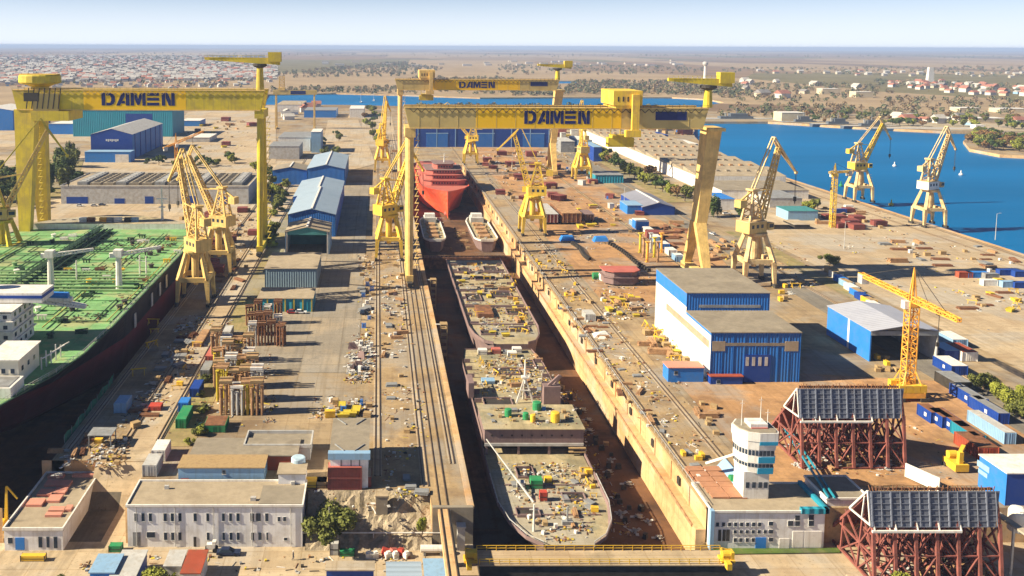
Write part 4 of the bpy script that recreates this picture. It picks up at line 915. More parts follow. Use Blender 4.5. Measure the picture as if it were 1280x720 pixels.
# moored ships on the far shore
NAVG = mat('navy_dark_grey', (.10,.12,.15), .6, .1, .1)
def navy(px, py, L, lab, rz=0):
    a = g(px, py, -3); t = thing('warship', lab, 'warship', (a.x,a.y,-3), R(rz), 'grey naval ships moored at the far shore')
    d = [(-L/2,L*.07),(-L*.3,L*.075),(L*.2,L*.07),(L*.42,L*.03),(L/2,.3)]
    mb = hull_part(0, d, [(y, h*.7) for y, h in d], -1, 4, -1, 4, 14, .5); mb.v = [(v[1], v[0], v[2]) for v in mb.v]; mb.build('hull', NAVG, t)
    mb = deck_mesh(0, d, 3.95, 14); mb.v = [(v[1], v[0], v[2]) for v in mb.v]; mb.build('deck', GREYL, t)
    MB().box(-L*.2,L*.18,-L*.05,L*.05,4,7).box(-L*.08,L*.12,-L*.04,L*.04,7,11).build('superstructure', NAVG, t)
    MB().bar((0,0,10),(0,0,20),1.2,1.2,.3,.3).bar((-2,0,15),(2,0,15),.4).tube((-L*.12,0,7),(-L*.13,0,12),1.4,1.1,8).build('mast', GREY, t)
navy(1004,155.5,60,'small grey warship moored at the far shore, leftmost of four'); navy(1047,158.5,70,'grey warship moored at the far shore, second from left'); navy(1089,161,75,'grey warship moored at the far shore, third from left')
navy(920,151.5,120,'long pale grey ship alongside the far quay, beside the gantry leg')
a = g(1160,163.5,-3); t = thing('barge', 'long low pale barge along the far shore, right of the grey warships', 'barge', (a.x,a.y,-3)); MB().hexa([(-70,-6,0),(70,-6,0),(70,6,0),(-70,6,0)],[(-76,-7,3.4),(76,-7,3.4),(76,7,3.4),(-76,7,3.4)]).build('hull', GREYL, t); MB().box(56,68,-5,5,3.4,8).build('deckhouse', WHITE, t)
for k, (px, py, h) in enumerate(((451,128,26),(467,126,20))):
    a = g(px,py,-2.6); t = thing('sailing_boat', ['small white sailing boat on the far channel, left one','small white sailing boat on the far channel, right one'][k], 'sailing boat', (a.x,a.y,-2.6))
    d = [(-7,2),(0,2.4),(5,1.6),(9,.2)]; hull_part(0, d, [(y,h_*.5) for y,h_ in d], -1, 1.6, -1, 1.6, 8, .3).build('hull', WHITE, t); MB().hexa([(-.2,-6,2.5),(.2,-6,2.5),(.2,2,2.5),(-.2,2,2.5)],[(-.1,1,h),(.1,1,h),(.1,1.4,h),(-.1,1.4,h)]).build('sail', WHITE, t)
for k, (px, py) in enumerate(((1201,219),(1118,208),(1051,233),(1114,257),(1082,151))):
    a = g(px,py,-3)
    if k == 4: continue
    o = MB().lathe((0,0,0), [(1.1,-.3),(1.5,.3),(1.5,1),(.5,2),(.3,4)], 10).build('mooring_buoy', [WHITE,WHITE,GREENP,YELP][k], loc=(a.x,a.y,-3)); tag(o, ['white buoy on the blue water, right of the quay cranes','white buoy on the water left of the rightmost quay crane jib','pale buoy close to the quay beside the small yellow tower crane','yellowish buoy floating near the quay between the two cranes'][k], 'buoy')
# ================================================================== BUILDINGS
def house(name, label, pxl, pxr, pyb, pyt, pyback=None, depth=None, z0=0, wm=WALLW, rm=ROOFG, roof='flat', cat='building', rise=2.5, wins=[], doors=[], over=.25, side=None, doorm=BLUED, parapet=.35, group=None, eave=None, z=None):
    """box building from its front face in the photo; wins/doors: (x0,x1,y0,y1) photo pixels on the front"""
    A = g(pxl, pyb, z0); B = g(pxr, pyb, z0); Y = (A.y+B.y)/2; h = gy((pxl+pxr)/2, pyt, Y).z if z is None else z
    D = depth if depth else g((pxl+pxr)/2, pyback, h).y-Y
    cx, hw = (A.x+B.x)/2, (B.x-A.x)/2
    t = thing(name, label, cat, (cx, Y+D/2, z0), 0, group); H_ = h-z0; d = D/2
    W_ = MB().box(-hw,hw,-d,d,0,H_-.02).build('wall', wm, t)
    if side:
        MB().box(-hw-.04,-hw+.02,-d-.03,d+.02,.0,H_-.1).box(hw-.02,hw+.04,-d-.03,d,.0,H_-.1).build('side_cladding', side, t)
    if roof == 'flat':
        Rf = MB().box(-hw-over,hw+over,-d-over,d+over,H_,H_+.22).build('roof', rm, t)
        if parapet:
            MB().box(-hw-over,hw+over,-d-over-.04,-d-over+.3,H_+.1,H_+.22+parapet).box(-hw-over,hw+over,d+over-.3,d+over+.04,H_+.1,H_+.22+parapet).box(-hw-over-.04,-hw-over+.3,-d,d,H_+.1,H_+.2+parapet).box(hw+over-.3,hw+over+.04,-d,d,H_+.1,H_+.2+parapet).build('parapet', GREYL if wm != WALLW else WHITE, Rf)
    elif roof == 'gable':       # ridge along y
        MB().add([(-hw,-d,H_-.02),(hw,-d,H_-.02),(0,-d,H_+rise-.05),(-hw,d,H_-.02),(hw,d,H_-.02),(0,d,H_+rise-.05)], [(0,1,2),(3,5,4),(0,3,4,1)]).build('gable', wm, t)
        Rf = MB()
        for s in (-1, 1): Rf.hexa([(s*(hw+over),-d-over,H_-.1),(s*(hw+over),d+over,H_-.1),(0,d+over,H_+rise),(0,-d-over,H_+rise)], [(s*(hw+over),-d-over,H_+.12),(s*(hw+over),d+over,H_+.12),(0,d+over,H_+rise+.22),(0,-d-over,H_+rise+.22)])
        Rf = Rf.build('roof', rm, t)
    elif roof == 'gablex':      # ridge along x
        MB().add([(-hw,-d,H_-.02),(-hw,d,H_-.02),(-hw,0,H_+rise-.05),(hw,-d,H_-.02),(hw,d,H_-.02),(hw,0,H_+rise-.05)], [(0,1,2),(3,5,4),(0,3,4,1)]).build('gable', wm, t)
        Rf = MB()
        for s in (-1, 1): Rf.hexa([(-hw-over,s*(d+over),H_-.1),(hw+over,s*(d+over),H_-.1),(hw+over,0,H_+rise),(-hw-over,0,H_+rise)], [(-hw-over,s*(d+over),H_+.12),(hw+over,s*(d+over),H_+.12),(hw+over,0,H_+rise+.22),(-hw-over,0,H_+rise+.22)])
        Rf = Rf.build('roof', rm, t)
    elif roof == 'shed':        # rises away from us
        Rf = MB().hexa([(-hw-over,-d-over,H_),(hw+over,-d-over,H_),(hw+over,d+over,H_+rise),(-hw-over,d+over,H_+rise)], [(-hw-over,-d-over,H_+.2),(hw+over,-d-over,H_+.2),(hw+over,d+over,H_+rise+.2),(-hw-over,d+over,H_+rise+.2)]).build('roof', rm, t)
        MB().add([(-hw,-d,H_-.02),(hw,-d,H_-.02),(hw,d,H_-.02),(-hw,d,H_-.02),(hw,d,H_+rise-.02),(-hw,d,H_+rise-.02)], [(0,3,5),(1,4,2),(2,4,5,3)]).build('gable', wm, t)
    def face(r):
        a = gy(r[0], r[2], Y); b = gy(r[1], r[3], Y); return a.x-cx, b.x-cx, b.z-z0, a.z-z0
    for r in wins:
        x0, x1, za, zb = face(r); fr = MB().box(x0-.07,x1+.07,-d-.06,-d+.02,za-.07,zb+.07).build('window', WHITE if wm in (WALLW, WHITE) else GREYL, t)
        MB().box(x0,x1,-d-.11,-d-.03,za,zb).build('pane', GLASS, fr)
        MB().box(x0-.15,x1+.15,-d-.16,-d+.02,za-.2,za-.09).build('sill', GREYL, fr)
    for r in doors:
        x0, x1, za, zb = face(r[:4]); za = max(za, .05); D_ = MB().box(x0,x1,-d-.1,-d+.02,za,zb).build('door', r[4] if len(r) > 4 else doorm, t)
    t['dims'] = [hw, d, H_]; del t['dims']
    return t, hw, d, H_
# white two-storey office, lower left
w_up = [(168,172),(177,181),(186,190),(204.5,208.5),(213.5,217.5),(223,227),(242,246),(258,261.5),(277.5,281),(286.5,290),(295.5,299.5),(313,317.5),(320,326),(331.5,335.5),(347,350.5),(354,357.5)]
wins = [(a,b,641.5,651) for a, b in w_up[:-2]] + [(347,350.5,646,651),(354,357.5,646,651)]
wins += [(a,b,665.5,674.5) for a, b in ((205,209),(214,218),(223,227),(258.5,262),(278,281),(287,290.5),(296,299.5),(314,317.5),(323,327),(333,335))] + [(355,359,672,675),(183.5,194,665,671.5)]
t, hw, d, hh = house('office_building', 'long white two-storey office with small square windows and flat tan roof, lower left', 160, 378, 683.5, 633.5, 603, z0=LOW, rm=ROOFT, wins=wins, doors=[(166,176,665,682,GREY),(242,245.5,671,683,DARK)])
for x, y, sx, sy in ((-12,2,1,.6),(8,-3,1.2,.8),(16,4,.8,.8)): MB().box(x-sx/2,x+sx/2,y-sy/2,y+sy/2,hh+.2,hh+1).build('roof_vent', GREYL, t)
for k in range(6): MB().tube((-hw+2+k*8.3,-d-.2,.2),(-hw+2+k*8.3,-d-.2,hh),.08,n=6).build('downpipe', GREYL, t)
MB().box(hw-9.5,hw+.2,-d+.5,d-2.2,hh+.22,hh+.45).build('roof_section', ROOFG, t)
MB().box(hw-6.2,hw-.1,d-1.2,d+3.6,hh,hh+2.6).build('stair_head', WALLW, t); MB().box(hw-6.5,hw+.1,d-1.5,d+3.9,hh+2.6,hh+2.8).build('stair_head_roof', ROOFT, t)
# low building with pink roof hatches
wins = [(10,16,672,679)]
t, hw, d, hh = house('workshop', 'low white workshop at bottom left with pink hatches on its brown roof', 6, 79, 688, 663, 593, z0=LOW, rm=ROOFT, wins=wins, doors=[(19,31,672,687,BLUEB),(48,53,671,684,GLASS),(58,62,671,684,GLASS),(67,72,671,685,GLASS)], parapet=.5)
PINK = mat('pink_hatch_paint', (.62,.27,.20), .8, .12, .4, (.45,.24,.16), .6, .4)
hp = [(32,635,20,8),(46,622,18,7),(55,610,18,7),(57,599.5,22,6),(66,647,20,8) if 0 else (58,630,16,8),(66,620,15,7),(71,611,15,7),(60,642,20,5),(80,641,16,6),(56,648,20,4),(90,598,30,5)]
for px, py, wd, hg in hp:
    a = g(px, py, LOW+hh); b = g(px+wd, py-hg, LOW+hh); lx, ly = a.x-t.location.x, a.y-t.location.y
    wx = (g(px+wd,py,LOW+hh).x-a.x); wy = b.y-a.y
    if lx < -hw+1 or lx+wx > hw-.6: wx = min(wx, hw-.8-lx)
    MB().box(max(lx,-hw+1),lx+wx,ly,min(ly+wy,d-1),hh+.2,hh+.8).build('roof_hatch', PINK, t)
# sheds between the office and the yard
house('container_row', 'row of pale blue-grey site containers with mixed roofs, behind the white office', 223, 330, 604.5, 585, depth=6, wm=LBLUE, rm=TIMB, doors=[(226,236,598,604,BRICK)], wins=[(278,282,588,592)], group=None, parapet=0)
house('brick_shed', 'long dark red shed with pale canopy roof behind the blue-grey containers', 238, 371, 588, 570, depth=9, wm=BRICK, rm=ROOFG, wins=[(280,292,571,576),(322,330,571,576)], parapet=0)
house('storage_building', 'flat grey-roofed store with a raised rim, left of the blue and white tall building', 306, 388, 575, 560, 543, wm=GREYL, rm=ROOFG, parapet=.8)
t, hw, d, hh = house('silo_building', 'tall white building with pale blue eave and slatted grey roof beside the track strip', 413, 460, 610, 567, 524, wm=WALLW, rm=ROOFG, parapet=0)
MB().box(-hw-.5,hw+.5,-d-.6,-d+1,hh-1.2,hh+.3).build('eave_band', LBLUE, t)
for x in (-hw*.42, hw*.1, hw*.55): MB().box(x-.15,x+.15,-d-.12,-d+.02,1,hh-1.2).build('pilaster', GREY, t)
for s in (-1, 1):
    for q in (-1, 1): MB().bar((s*1.2,q*7-1.5,hh+.35),(s*3.4,q*7+1.8,hh+.35),.22).build('roof_brace', GREY, t)
# container helper
def container(label, x, y, z, m, L=6, rz=0, group=None, h=2.6, door='end', wdt=2.44, roofm=None):
    t = thing('container', label, 'container', (x,y,z), rz, group)
    mb = MB().box(-wdt/2+.06,wdt/2-.06,-L/2+.06,L/2-.06,.12,h-.1)
    n = int(L/.6)
    for k in range(n): yy = -L/2+.25+k*(L-.5)/(n-1); mb.box(-wdt/2+.0,wdt/2-.0,yy-.1,yy+.1,.2,h-.2)
    mb.build('shell', m, t)
    mb = MB()
    for a_ in (-1, 1):
        for b_ in (-1, 1): mb.box(a_*(wdt/2)-.08,a_*(wdt/2)+.08,b_*(L/2)-.08,b_*(L/2)+.08,0,h)
        mb.box(a_*wdt/2-.06,a_*wdt/2+.06,-L/2,L/2,0,.16); mb.box(a_*wdt/2-.06,a_*wdt/2+.06,-L/2,L/2,h-.14,h)
    mb.build('frame', m, t); MB().box(-wdt/2+.05,wdt/2-.05,-L/2+.05,L/2-.05,h-.1,h+.02).build('roof', roofm or m, t)
    dd = MB()
    for s in (-1, 1): dd.box(s*.58-.54,s*.58+.54,-L/2-.02,-L/2+.05,.2,h-.2); dd.box(s*.3-.03,s*.3+.03,-L/2-.07,-L/2,.2,h-.2)
    dd.build('door', m, t); return t
a = g(447,611,0)
for i, z in enumerate((0, 2.62)):
    container(['maroon container, lower of the stack in front of the tall white building','maroon container, upper of the stack in front of the tall white building'][i], g(431,612).x, g(431,612).y+1.2, z, MARO, 7.6, R(90), roofm=HPNK)
container('maroon container to the right of the maroon stack', g(457,611).x, g(457,611).y+2.6, 0, MARO, 4.2, roofm=ROOFT)
# round tank
a = g(373,596); tag(MB().lathe((0,0,0), [(1.65,0),(1.65,4.6),(1.5,4.8),(1.2,4.85)], 24).build('water_tank', mat('tank_white_blue', (.45,.60,.72), .5, .3, .25, (.1,.3,.6), .7, .3), loc=(a.x,a.y,0)), 'upright white and blue round tank behind the white office', 'tank')
for k, (px, py, sx, sy, m, lab) in enumerate(((395,607,5,2.5,YELP,'yellow skip beside the maroon containers'),(403,607,2.5,2.5,TIMB,'timber box between the yellow skip and the maroon containers'))):
    a = g(px,py); boxthing('skip', 'skip', lab, a.x, a.y, 0, sx, sy, 1.5, m)
# --- open hangar line, left of the track strip
def hangar(name, label, pxl, pxr, pyb, pyt, pyr, D, wm, rm, open_=True, rise_px=4, zr=None, inner=DARK, sidem=None):
    A = g(pxl, pyb); B = g(pxr, pyb); Y = (A.y+B.y)/2; h = gy(pxl, pyt, Y).z; hr = gy((pxl+pxr)/2, pyr, Y).z; hw = (B.x-A.x)/2
    t = thing(name, label, 'hangar', ((A.x+B.x)/2, Y+D/2, 0)); d = D/2; sidem = sidem or wm
    for s, nm in ((-1,'wall'),(1,'wall')): MB().box(s*hw-.2,s*hw+.2,-d,d,0,h).build(nm, sidem, t)
    MB().box(-hw,hw,d-.4,d,0,h).build('wall', wm, t)
    MB().add([(-hw,-d+.02,h-.02),(hw,-d+.02,h-.02),(0,-d+.02,hr-.02),(-hw,-d+.4,h-.02),(hw,-d+.4,h-.02),(0,-d+.4,hr-.02)], [(0,1,2),(3,5,4),(0,3,4,1)]).build('gable', wm, t)
    if not open_: MB().box(-hw,hw,-d,-d+.4,0,h-.01).build('wall', wm, t)
    else:
        MB().box(-hw,hw,-d,-d+.5,h-(hr-h)*.6,h).build('lintel', wm, t)
        for s in (-1, 1): MB().box(s*(hw-.6)-.35,s*(hw-.6)+.35,-d-.05,-d+.6,0,h).build('post', GREYL, t)
    rf = MB()
    for s in (-1, 1): rf.hexa([(s*(hw+.4),-d-.4,h-.1),(s*(hw+.4),d+.4,h-.1),(0,d+.4,hr),(0,-d-.4,hr)], [(s*(hw+.4),-d-.4,h+.15),(s*(hw+.4),d+.4,h+.15),(0,d+.4,hr+.25),(0,-d-.4,hr+.25)])
    rf = rf.build('roof', rm, t); MB().box(-.5,.5,-d-.3,d+.3,hr+.2,hr+.6).build('ridge_cap', WHITE, rf)
    return t, hw, d, h, hr
GRN = mat('teal_fascia', (.06,.24,.25), .6, .15, .3)
BROOF = mat('pale_blue_sheet_roof', (.33,.42,.52), .45, .1, .08, (.22,.30,.38), .5, .08, ribs=(1, 1.6))
hangar('hangar', 'open-fronted hangar with tan gable roof, nearest of the long blue hangar line', 357, 411, 318, 290, 284, 22, GRN, ROOFT, sidem=LBLUE)
ya_ = g(380,300).y
hangar('hangar', 'blue hangar with pale blue roof, second of the hangar line from the front', 360.5, 419, 296, 268, 261, g(400,252).y-g(400,277).y+6, BLUE, BROOF, open_=False, sidem=BLUES)
hangar('hangar', 'taller blue hangar with long pale blue roof, third of the hangar line', 367, 425, 268, 246, 240, 62, BLUE, BROOF, open_=False, sidem=BLUES)
hangar('hangar', 'blue hangar with greyish roof, farthest of the hangar line', 384, 431, 232, 211, 206, 80, BLUE, BROOF, open_=False, sidem=BLUES)
hangar('hangar', 'small blue-walled shed with brown roof left of the farthest hangar', 341, 384, 231, 213, 209, 26, BLUE, ROOFG, open_=False, sidem=BLUES)
GBL = mat('grey_blue_cladding', (.17,.25,.32), .6, .12, .2, (.13,.18,.22), .5, .2, ribs=(0, 1.0))
house('warehouse', 'grey-blue warehouse with tan shed roof, just in front of the open hangar', 331, 396, 360, 336, 316, wm=GBL, rm=ROOFT, parapet=0)
t, hw, d, hh = house('warehouse', 'low warehouse with teal front bays and cream roof, nearest left of the yard paving', 322, 391, 390, 373.5, 360, wm=TEAL, rm=ROOFT, parapet=0)
for k in range(7): x = -hw+.4+k*(2*hw-.8)/6; MB().box(x-.25,x+.25,-d-.15,-d+.02,0,hh).build('pilaster', YELO, t)
# --- big flat warehouse on the left
t, hw, d, hh = house('warehouse', 'very long low white warehouse with sawtooth light strips and blue gates, left of the yard', 76, 311, 255, 233.5, 217.5, wm=GREYL, rm=ROOFT, parapet=.6, doors=[(83,110,246,254.5,BLUED),(143,156,248,254.5,BLUED),(181,192,245.5,254.5,BLUED),(226,245,245,254.5,BLUED),(273,284.5,245.5,254.5,BLUED)])
for k in range(13):
    x = -hw+12+k*(2*hw-20)/12
    s = MB().box(x-3.2,x+3.2,-d+5,d-5,hh+.2,hh+1.6 if k%3 else hh+2.2).build('roof_monitor', ROOFG if k%3 else GREY, t)
    for j in range(7): y = -d+9+j*(2*d-18)/6; MB().box(x-1.6,x+1.6,y-1.8,y+1.8,(hh+1.6 if k%3 else hh+2.2),(hh+1.9 if k%3 else hh+2.5)).build('skylight', DARK if k%3 else GREYL, s)
# --- blue halls behind
t, hw, d, hh = house('factory_hall', 'dark blue factory hall with a small white sign, behind the long white warehouse', 114, 166, 199, 168, depth=110, wm=BLUED, rm=GREYL, roof='gable', rise=5, side=BLUES)
a = [gy(132,174,0+t.location.y-d), gy(148.5,177,0+t.location.y-d)]
mb = MB(); x = a[0].x-t.location.x
for k in range(7): wdt = (a[1].x-a[0].x)/7; mb.box(x+k*wdt+wdt*.12,x+k*wdt+wdt*.85,-d-.14,-d-.02,a[1].z+ (0 if k%2 else .5),a[0].z)
mb.build('sign_lettering', WHITE, t)
for k in range(6): y = -d+8+k*18; MB().box(hw-.02,hw+.6,y-.6,y+.6,0,hh).build('pilaster', BLUED, t)
house('annex', 'low light blue annex in front of the dark blue factory hall', 106, 163, 203, 190, depth=14, wm=BLUEB, rm=LBLUE, doors=[(144,161,193,203,WHITE)], parapet=0)
t, hw, d, hh = house('factory_hall', 'large teal factory hall far left, behind the dark blue one', 91, 216, 171, 138, depth=60, wm=TEAL, rm=LBLUE, doors=[(157,191,142,170,BLUED)])
house('factory_hall', 'blue hall at the left edge of the photo, behind the left gantry leg', -40, 17, 163, 138, depth=60, wm=BLUEB, rm=WHITE, roof='gable', rise=4)
house('annex', 'white and blue annex left of the teal factory hall', 61, 92, 168, 155, depth=40, wm=BLUEB, rm=WHITE)
house('annex', 'small blue building between the left gantry leg and the teal hall', 37, 48, 160, 136, depth=40, wm=BLUED, rm=GREY)
# --- dark blue hall at the head of the dock
t, hw, d, hh = house('assembly_hall', 'wide dark blue assembly hall behind the far gantry crane, at the head of the dock', 515, 693, 184, 157, depth=70, wm=BLUED, rm=GREYL, roof='gablex', rise=3)
for k in range(8): x = -hw+6+k*(2*hw-12)/7; MB().box(x-.4,x+.4,-d-.3,-d+.02,0,hh).build('pilaster', LBLUE, t)
for x0, x1 in ((-hw*.8,-hw*.5),(-hw*.2,hw*.15),(hw*.55,hw*.85)): f = MB().box(x0,x1,-d-.22,-d+.02,0,hh*.62).build('door', BLUE, t); MB().box(x0-.5,x1+.5,-d-.28,-d+.01,hh*.62,hh*.66).build('lintel', LBLUE, f)
# --- big blue and white hall, right
Ya = g(887,478).y; Xa = g(887,478).x; Xb = g(998,478).x; zl = gy(940,416,Ya).z; Yb = gx(858,388,Xa+.0).y
Yb = g(860,389,zl).y; zu = gy(910,366.5,Yb).z; Yc = g(820,336,zu).y
t = thing('assembly_hall', 'big hall with bright white side wall, blue front and stepped grey-brown roof', 'hall', ((Xa+Xb)/2, Ya, 0)); hw = (Xb-Xa)/2
MB().box(-hw,hw,0,Yb-Ya,0,zl).build('wall', BLUE, t); MB().box(-hw,hw,Yb-Ya+.01,Yc-Ya,0,zu).build('upper_wall', BLUE, t)
MB().box(-hw-.08,-hw+.02,-.04,Yb-Ya,0,zl-.9).box(-hw-.08,-hw+.02,Yb-Ya,Yc-Ya,0,zu-4.5).build('side_wall', WHITE, t)
MB().box(-hw-.1,-hw+.02,Yb-Ya,Yc-Ya+.04,zu-4.5,zu+.1).box(-hw-.1,-hw+.02,-.06,Yb-Ya,zl-.9,zl+.1).build('blue_band', BLUEB, t)
MB().box(-hw-.16,-hw-.05,1.5,Yc-Ya-12,zl-5.2,zl-3).build('translucent_strip', ROOFT, t)
MB().box(-hw-.3,hw+.3,-.3,Yb-Ya,zl,zl+.25).build('lower_roof', ROOFG, t); MB().box(-hw-.3,hw+.3,Yb-Ya-.3,Yc-Ya+.3,zu,zu+.25).build('upper_roof', ROOFG, t)
MB().box(-hw*.7,hw*.78,Yb-Ya-.12,Yb-Ya+.02,zl+1.2,zl+2.1).build('clerestory', GREY, t)
MB().box(-hw+4,hw-4,-.1,.02,zl-4,zl-3.1).build('translucent_band', ROOFG, t)
for x0, x1 in ((-hw+.3,-hw+4.2),(hw-4.6,hw-.6)): MB().box(x0,x1,-.12,.02,zl-5.6,zl-2.6).build('louvre', ROOFT, t)
dr = MB().box(-hw+10,-hw+18,-.2,.02,0,8.6).build('door', BLUED, t)
for k in range(4): MB().box(-hw+10.5+k*1.9,-hw+11.4+k*1.9,-.26,-.15,5.2,7.9).build('pane', GREYL, dr)
for k in range(9): x = -hw+k*hw/4; MB().box(x-.12,x+.12,-.09,.02,0,zl).build('seam', BLUES, t)
for lab, a0, a1, yb_, yt_, dd, wm_, rm_ in (('small light blue annex with pinkish roof left of the big hall door',835,879,478,460,5,BLUEB,PINK),('small blue kiosk with red canopy at the foot of the big hall',888,928,481,471,3,BLUED,BRICK)):
    house('annex', lab, a0, a1, yb_, yt_, depth=dd, wm=wm_, rm=rm_, wins=[(a0+8,a0+12,yt_+4,yt_+8)], parapet=0)
a = g(974,472); boxthing('machine', 'machine', 'yellow machine at the right foot of the big blue hall', a.x, a.y-2, 0, 3.6, 2.4, 2.6, YELP)
# --- open blue shed further right
A = g(1087,452); B = g(1165,449); Yd = A.y; hs = gy(1087,414,Yd).z; Ye = g(1027,383,hs).y; hr = gy(1125,409,Yd).z
t = thing('hangar', 'open-fronted bright blue shed with pale low-pitched sheet roof behind the tower crane', 'shed', ((A.x+B.x)/2, Yd, 0)); hw = (B.x-A.x)/2; D = Ye-Yd
for s in (-1, 1): MB().box(s*hw-.2,s*hw+.2,0,D,0,hs).build('wall', BLUEB if s < 0 else GREYL, t)
MB().box(-hw,hw,D-.3,D,0,hs).build('wall', BLUEB, t); MB().box(-hw-.26,-hw-.18,D*.46,D*.5,0,hs).build('white_stripe', WHITE, t)
mb = MB(); n = 8
for i in range(n):
    f = lambda u: (-hw-.4+(2*hw+.8)*u, hs+(hr-hs+.5)*(1-abs(2*u-1)))
    (x0, z0_), (x1, z1_) = f(i/n), f((i+1)/n); mb.hexa([(x0,-.5,z0_),(x1,-.5,z1_),(x1,D+.4,z1_),(x0,D+.4,z0_)], [(x0,-.5,z0_+.2),(x1,-.5,z1_+.2),(x1,D+.4,z1_+.2),(x0,D+.4,z0_+.2)])
mb.build('roof', mat('pale_arched_roof', (.42,.44,.52), .5, .1, .1, (.30,.32,.40), .5, .1, ribs=(1, 1.5)), t)
mb = MB()
for k in range(4): mb.truss((-hw,4+k*D/4,hs-.5),(hw,4+k*D/4,hs-.5),1,.4,.14,10)
mb.build('roof_truss', GREYL, t); MB().box(-hw,hw,-.1,.1,hs-1.4,hs).build('lintel', GREY, t)
# --- control tower and the harbour offices
wins = [(x, x+3.5, y0, y1) for y0, y1 in ((653,657.5),) for x in (895,902.5,910,917.5,925,932.5,940,947.5)] + [(x, x+3.5, 662.5,666.5) for x in (917,924.5,932,939.5,947,954.5)] + [(x, x+3.5, 672.5,677) for x in (917,924,932,939.5)] + [(961,966,652,656.5),(961,966,662,666.5),(961,966,672,676.5),(985,991,651,657),(994,999.5,651,657),(994,999.5,644.5,650),(1011,1017,651,657),(1011,1017,643.5,649.5)]
t, hw, d, hh = house('harbour_office', 'white office under the control tower with rows of small blue windows', 889, 1029, 686.5, 641, 606, z0=LOW, rm=ROOFT, wins=wins, doors=[(944.5,957,672,686,BLUEB),(898,901,662,676,DARK),(903.5,906.5,662,676,DARK),(908,911.5,662,676,DARK),(991,1003,664,684,WHITE),(1006,1026,664,684,WHITE),(974,986,673,685,WHITE)])
MB().box(-hw+19,hw+.6,-d-.5,-d+.6,hh,hh+1.1).build('blue_fascia', TEAL, t); MB().box(hw-.2,hw+.7,-d-.5,d,hh,hh+1.1).build('blue_fascia', TEAL, t); MB().box(-hw-.5,-hw+.3,-d-.4,-d+.8,0,hh+.6).build('blue_corner', LBLUE, t)
house('stone_building', 'grey-white building set back to the right of the control tower offices', 1031, 1084, 676, 625, depth=10, z0=LOW, rm=ROOFG, wins=[(1048,1052,638,645),(1057,1061,637,645),(1065,1068,637,644),(1046,1050,657,664)], doors=[(1055,1062,660,675,DARK)])
TEALB = mat('tower_teal_blue', (.02,.28,.48), .6, .1, .3)
# control tower on the roof: square shaft, flared faceted cabs
ztop = .6; a = g(942,624,0); T_ = thing('control_tower', 'white and blue control tower with curved glazed cab and two thin masts', 'control tower', (a.x, a.y+2, 0)); ty = a.y+2
def zz(py): return gy(942,py,ty-3.5).z
def ring(r0, r1, z0, z1, m, nm, n=12, par=None):
    def pts(r): return [(r*1.15*math.cos(2*math.pi*(i+.5)/n)*1.0, r*math.sin(2*math.pi*(i+.5)/n), 0) for i in range(n)]
    return MB().hexa([(x,y,z0) for x, y, _ in pts(r0)], [(x,y,z1) for x, y, _ in pts(r1)]).build(nm, m, par or T_)
MB().box(-2.7,2.9,-2.7,2.6,LOW+8.2,zz(592)).build('shaft', WHITE, T_)
OCT = [(x*.84, y*.84) for x, y in [(-4.6,1.5),(-4.2,-1.4),(-2.6,-3.4),(0,-4.2),(4.3,-4.2),(4.8,-3.2),(4.8,2.6),(3,4.2),(-2.6,4.2)]]
def ring(s0, s1, z0, z1, m, nm): return MB().hexa([(x*s0,y*s0,z0) for x, y in OCT], [(x*s1,y*s1,z1) for x, y in OCT]).build(nm, m, T_)
def face_band(s, z0, z1, m, nm): return MB().box(0,3.65*s,-3.53*s-.12,-3.53*s+.05,z0,z1).box(4.03*s-.05,4.03*s+.12,-2.7*s,2.2*s,z0,z1).build(nm, m, T_)
ring(.86,.92,zz(593),zz(586),WHITE,'lower_skirt'); ring(.93,.93,zz(586),zz(580),WHITE,'window_storey'); ring(.97,.97,zz(580),zz(571),WHITE,'middle_skirt'); ring(.97,.97,zz(571),zz(563),WHITE,'window_storey'); ring(1.0,1.06,zz(563),zz(552),WHITE,'upper_skirt'); ring(1.1,1.1,zz(552),zz(541),WHITE,'bulwark')
ring(1.02,1.0,zz(541),zz(540),ROOFG,'roof_deck')
face_band(.93,zz(593),zz(586),TEALB,'blue_band'); face_band(.98,zz(579),zz(572),TEALB,'blue_band'); face_band(1.08,zz(556),zz(551.5),TEALB,'blue_band')
for s_, za, zb_ in ((.93,zz(585),zz(581)),(.97,zz(570),zz(564))):
    for k in range(4): x = .15+k*.85; MB().box(x,x+.65,-3.53*s_-.1,-3.53*s_+.02,za,zb_).build('window', GLASS, T_)
    for (x0, y0_), (x1, y1_) in zip(OCT[:4], OCT[1:4]):
        for k in range(3):
            u = (k+.5)/3; x, y = (x0+(x1-x0)*u)*s_, (y0_+(y1_-y0_)*u)*s_; MB().cbox((x,y,(za+zb_)/2),(.5,.16,zb_-za),math.atan2(y1_-y0_,x1-x0)).build('window', GLASS, T_)
MB().box(-1.2,2.6,-1.6,1.8,zz(541),zz(535)).build('roof_cabin', WHITE, T_); MB().box(-1.1,2.5,-1.9,-1.6,zz(541),zz(539)).build('roof_cabin_band', HPNK, T_)
for dx, pt in ((-2.6, 508),(1.6,504),(3.2,520)): MB().tube((dx,0,zz(541)),(dx,0,zz(pt)),.1,.05,6).bar((dx-.5,0,zz(pt+4)),(dx+.5,0,zz(pt+4)),.08).build('antenna', WHITE, T_)
for x in (-1.8,-.4,1.0,2.2): MB().box(x-.4,x+.4,-2.78,-2.68,zz(612),zz(605)).build('window', GLASS, T_)
MB().bar((-2.8,0,zz(575)),(-6.4,9,zz(612)),.9,.5).build('outer_stair', WHITE, T_)
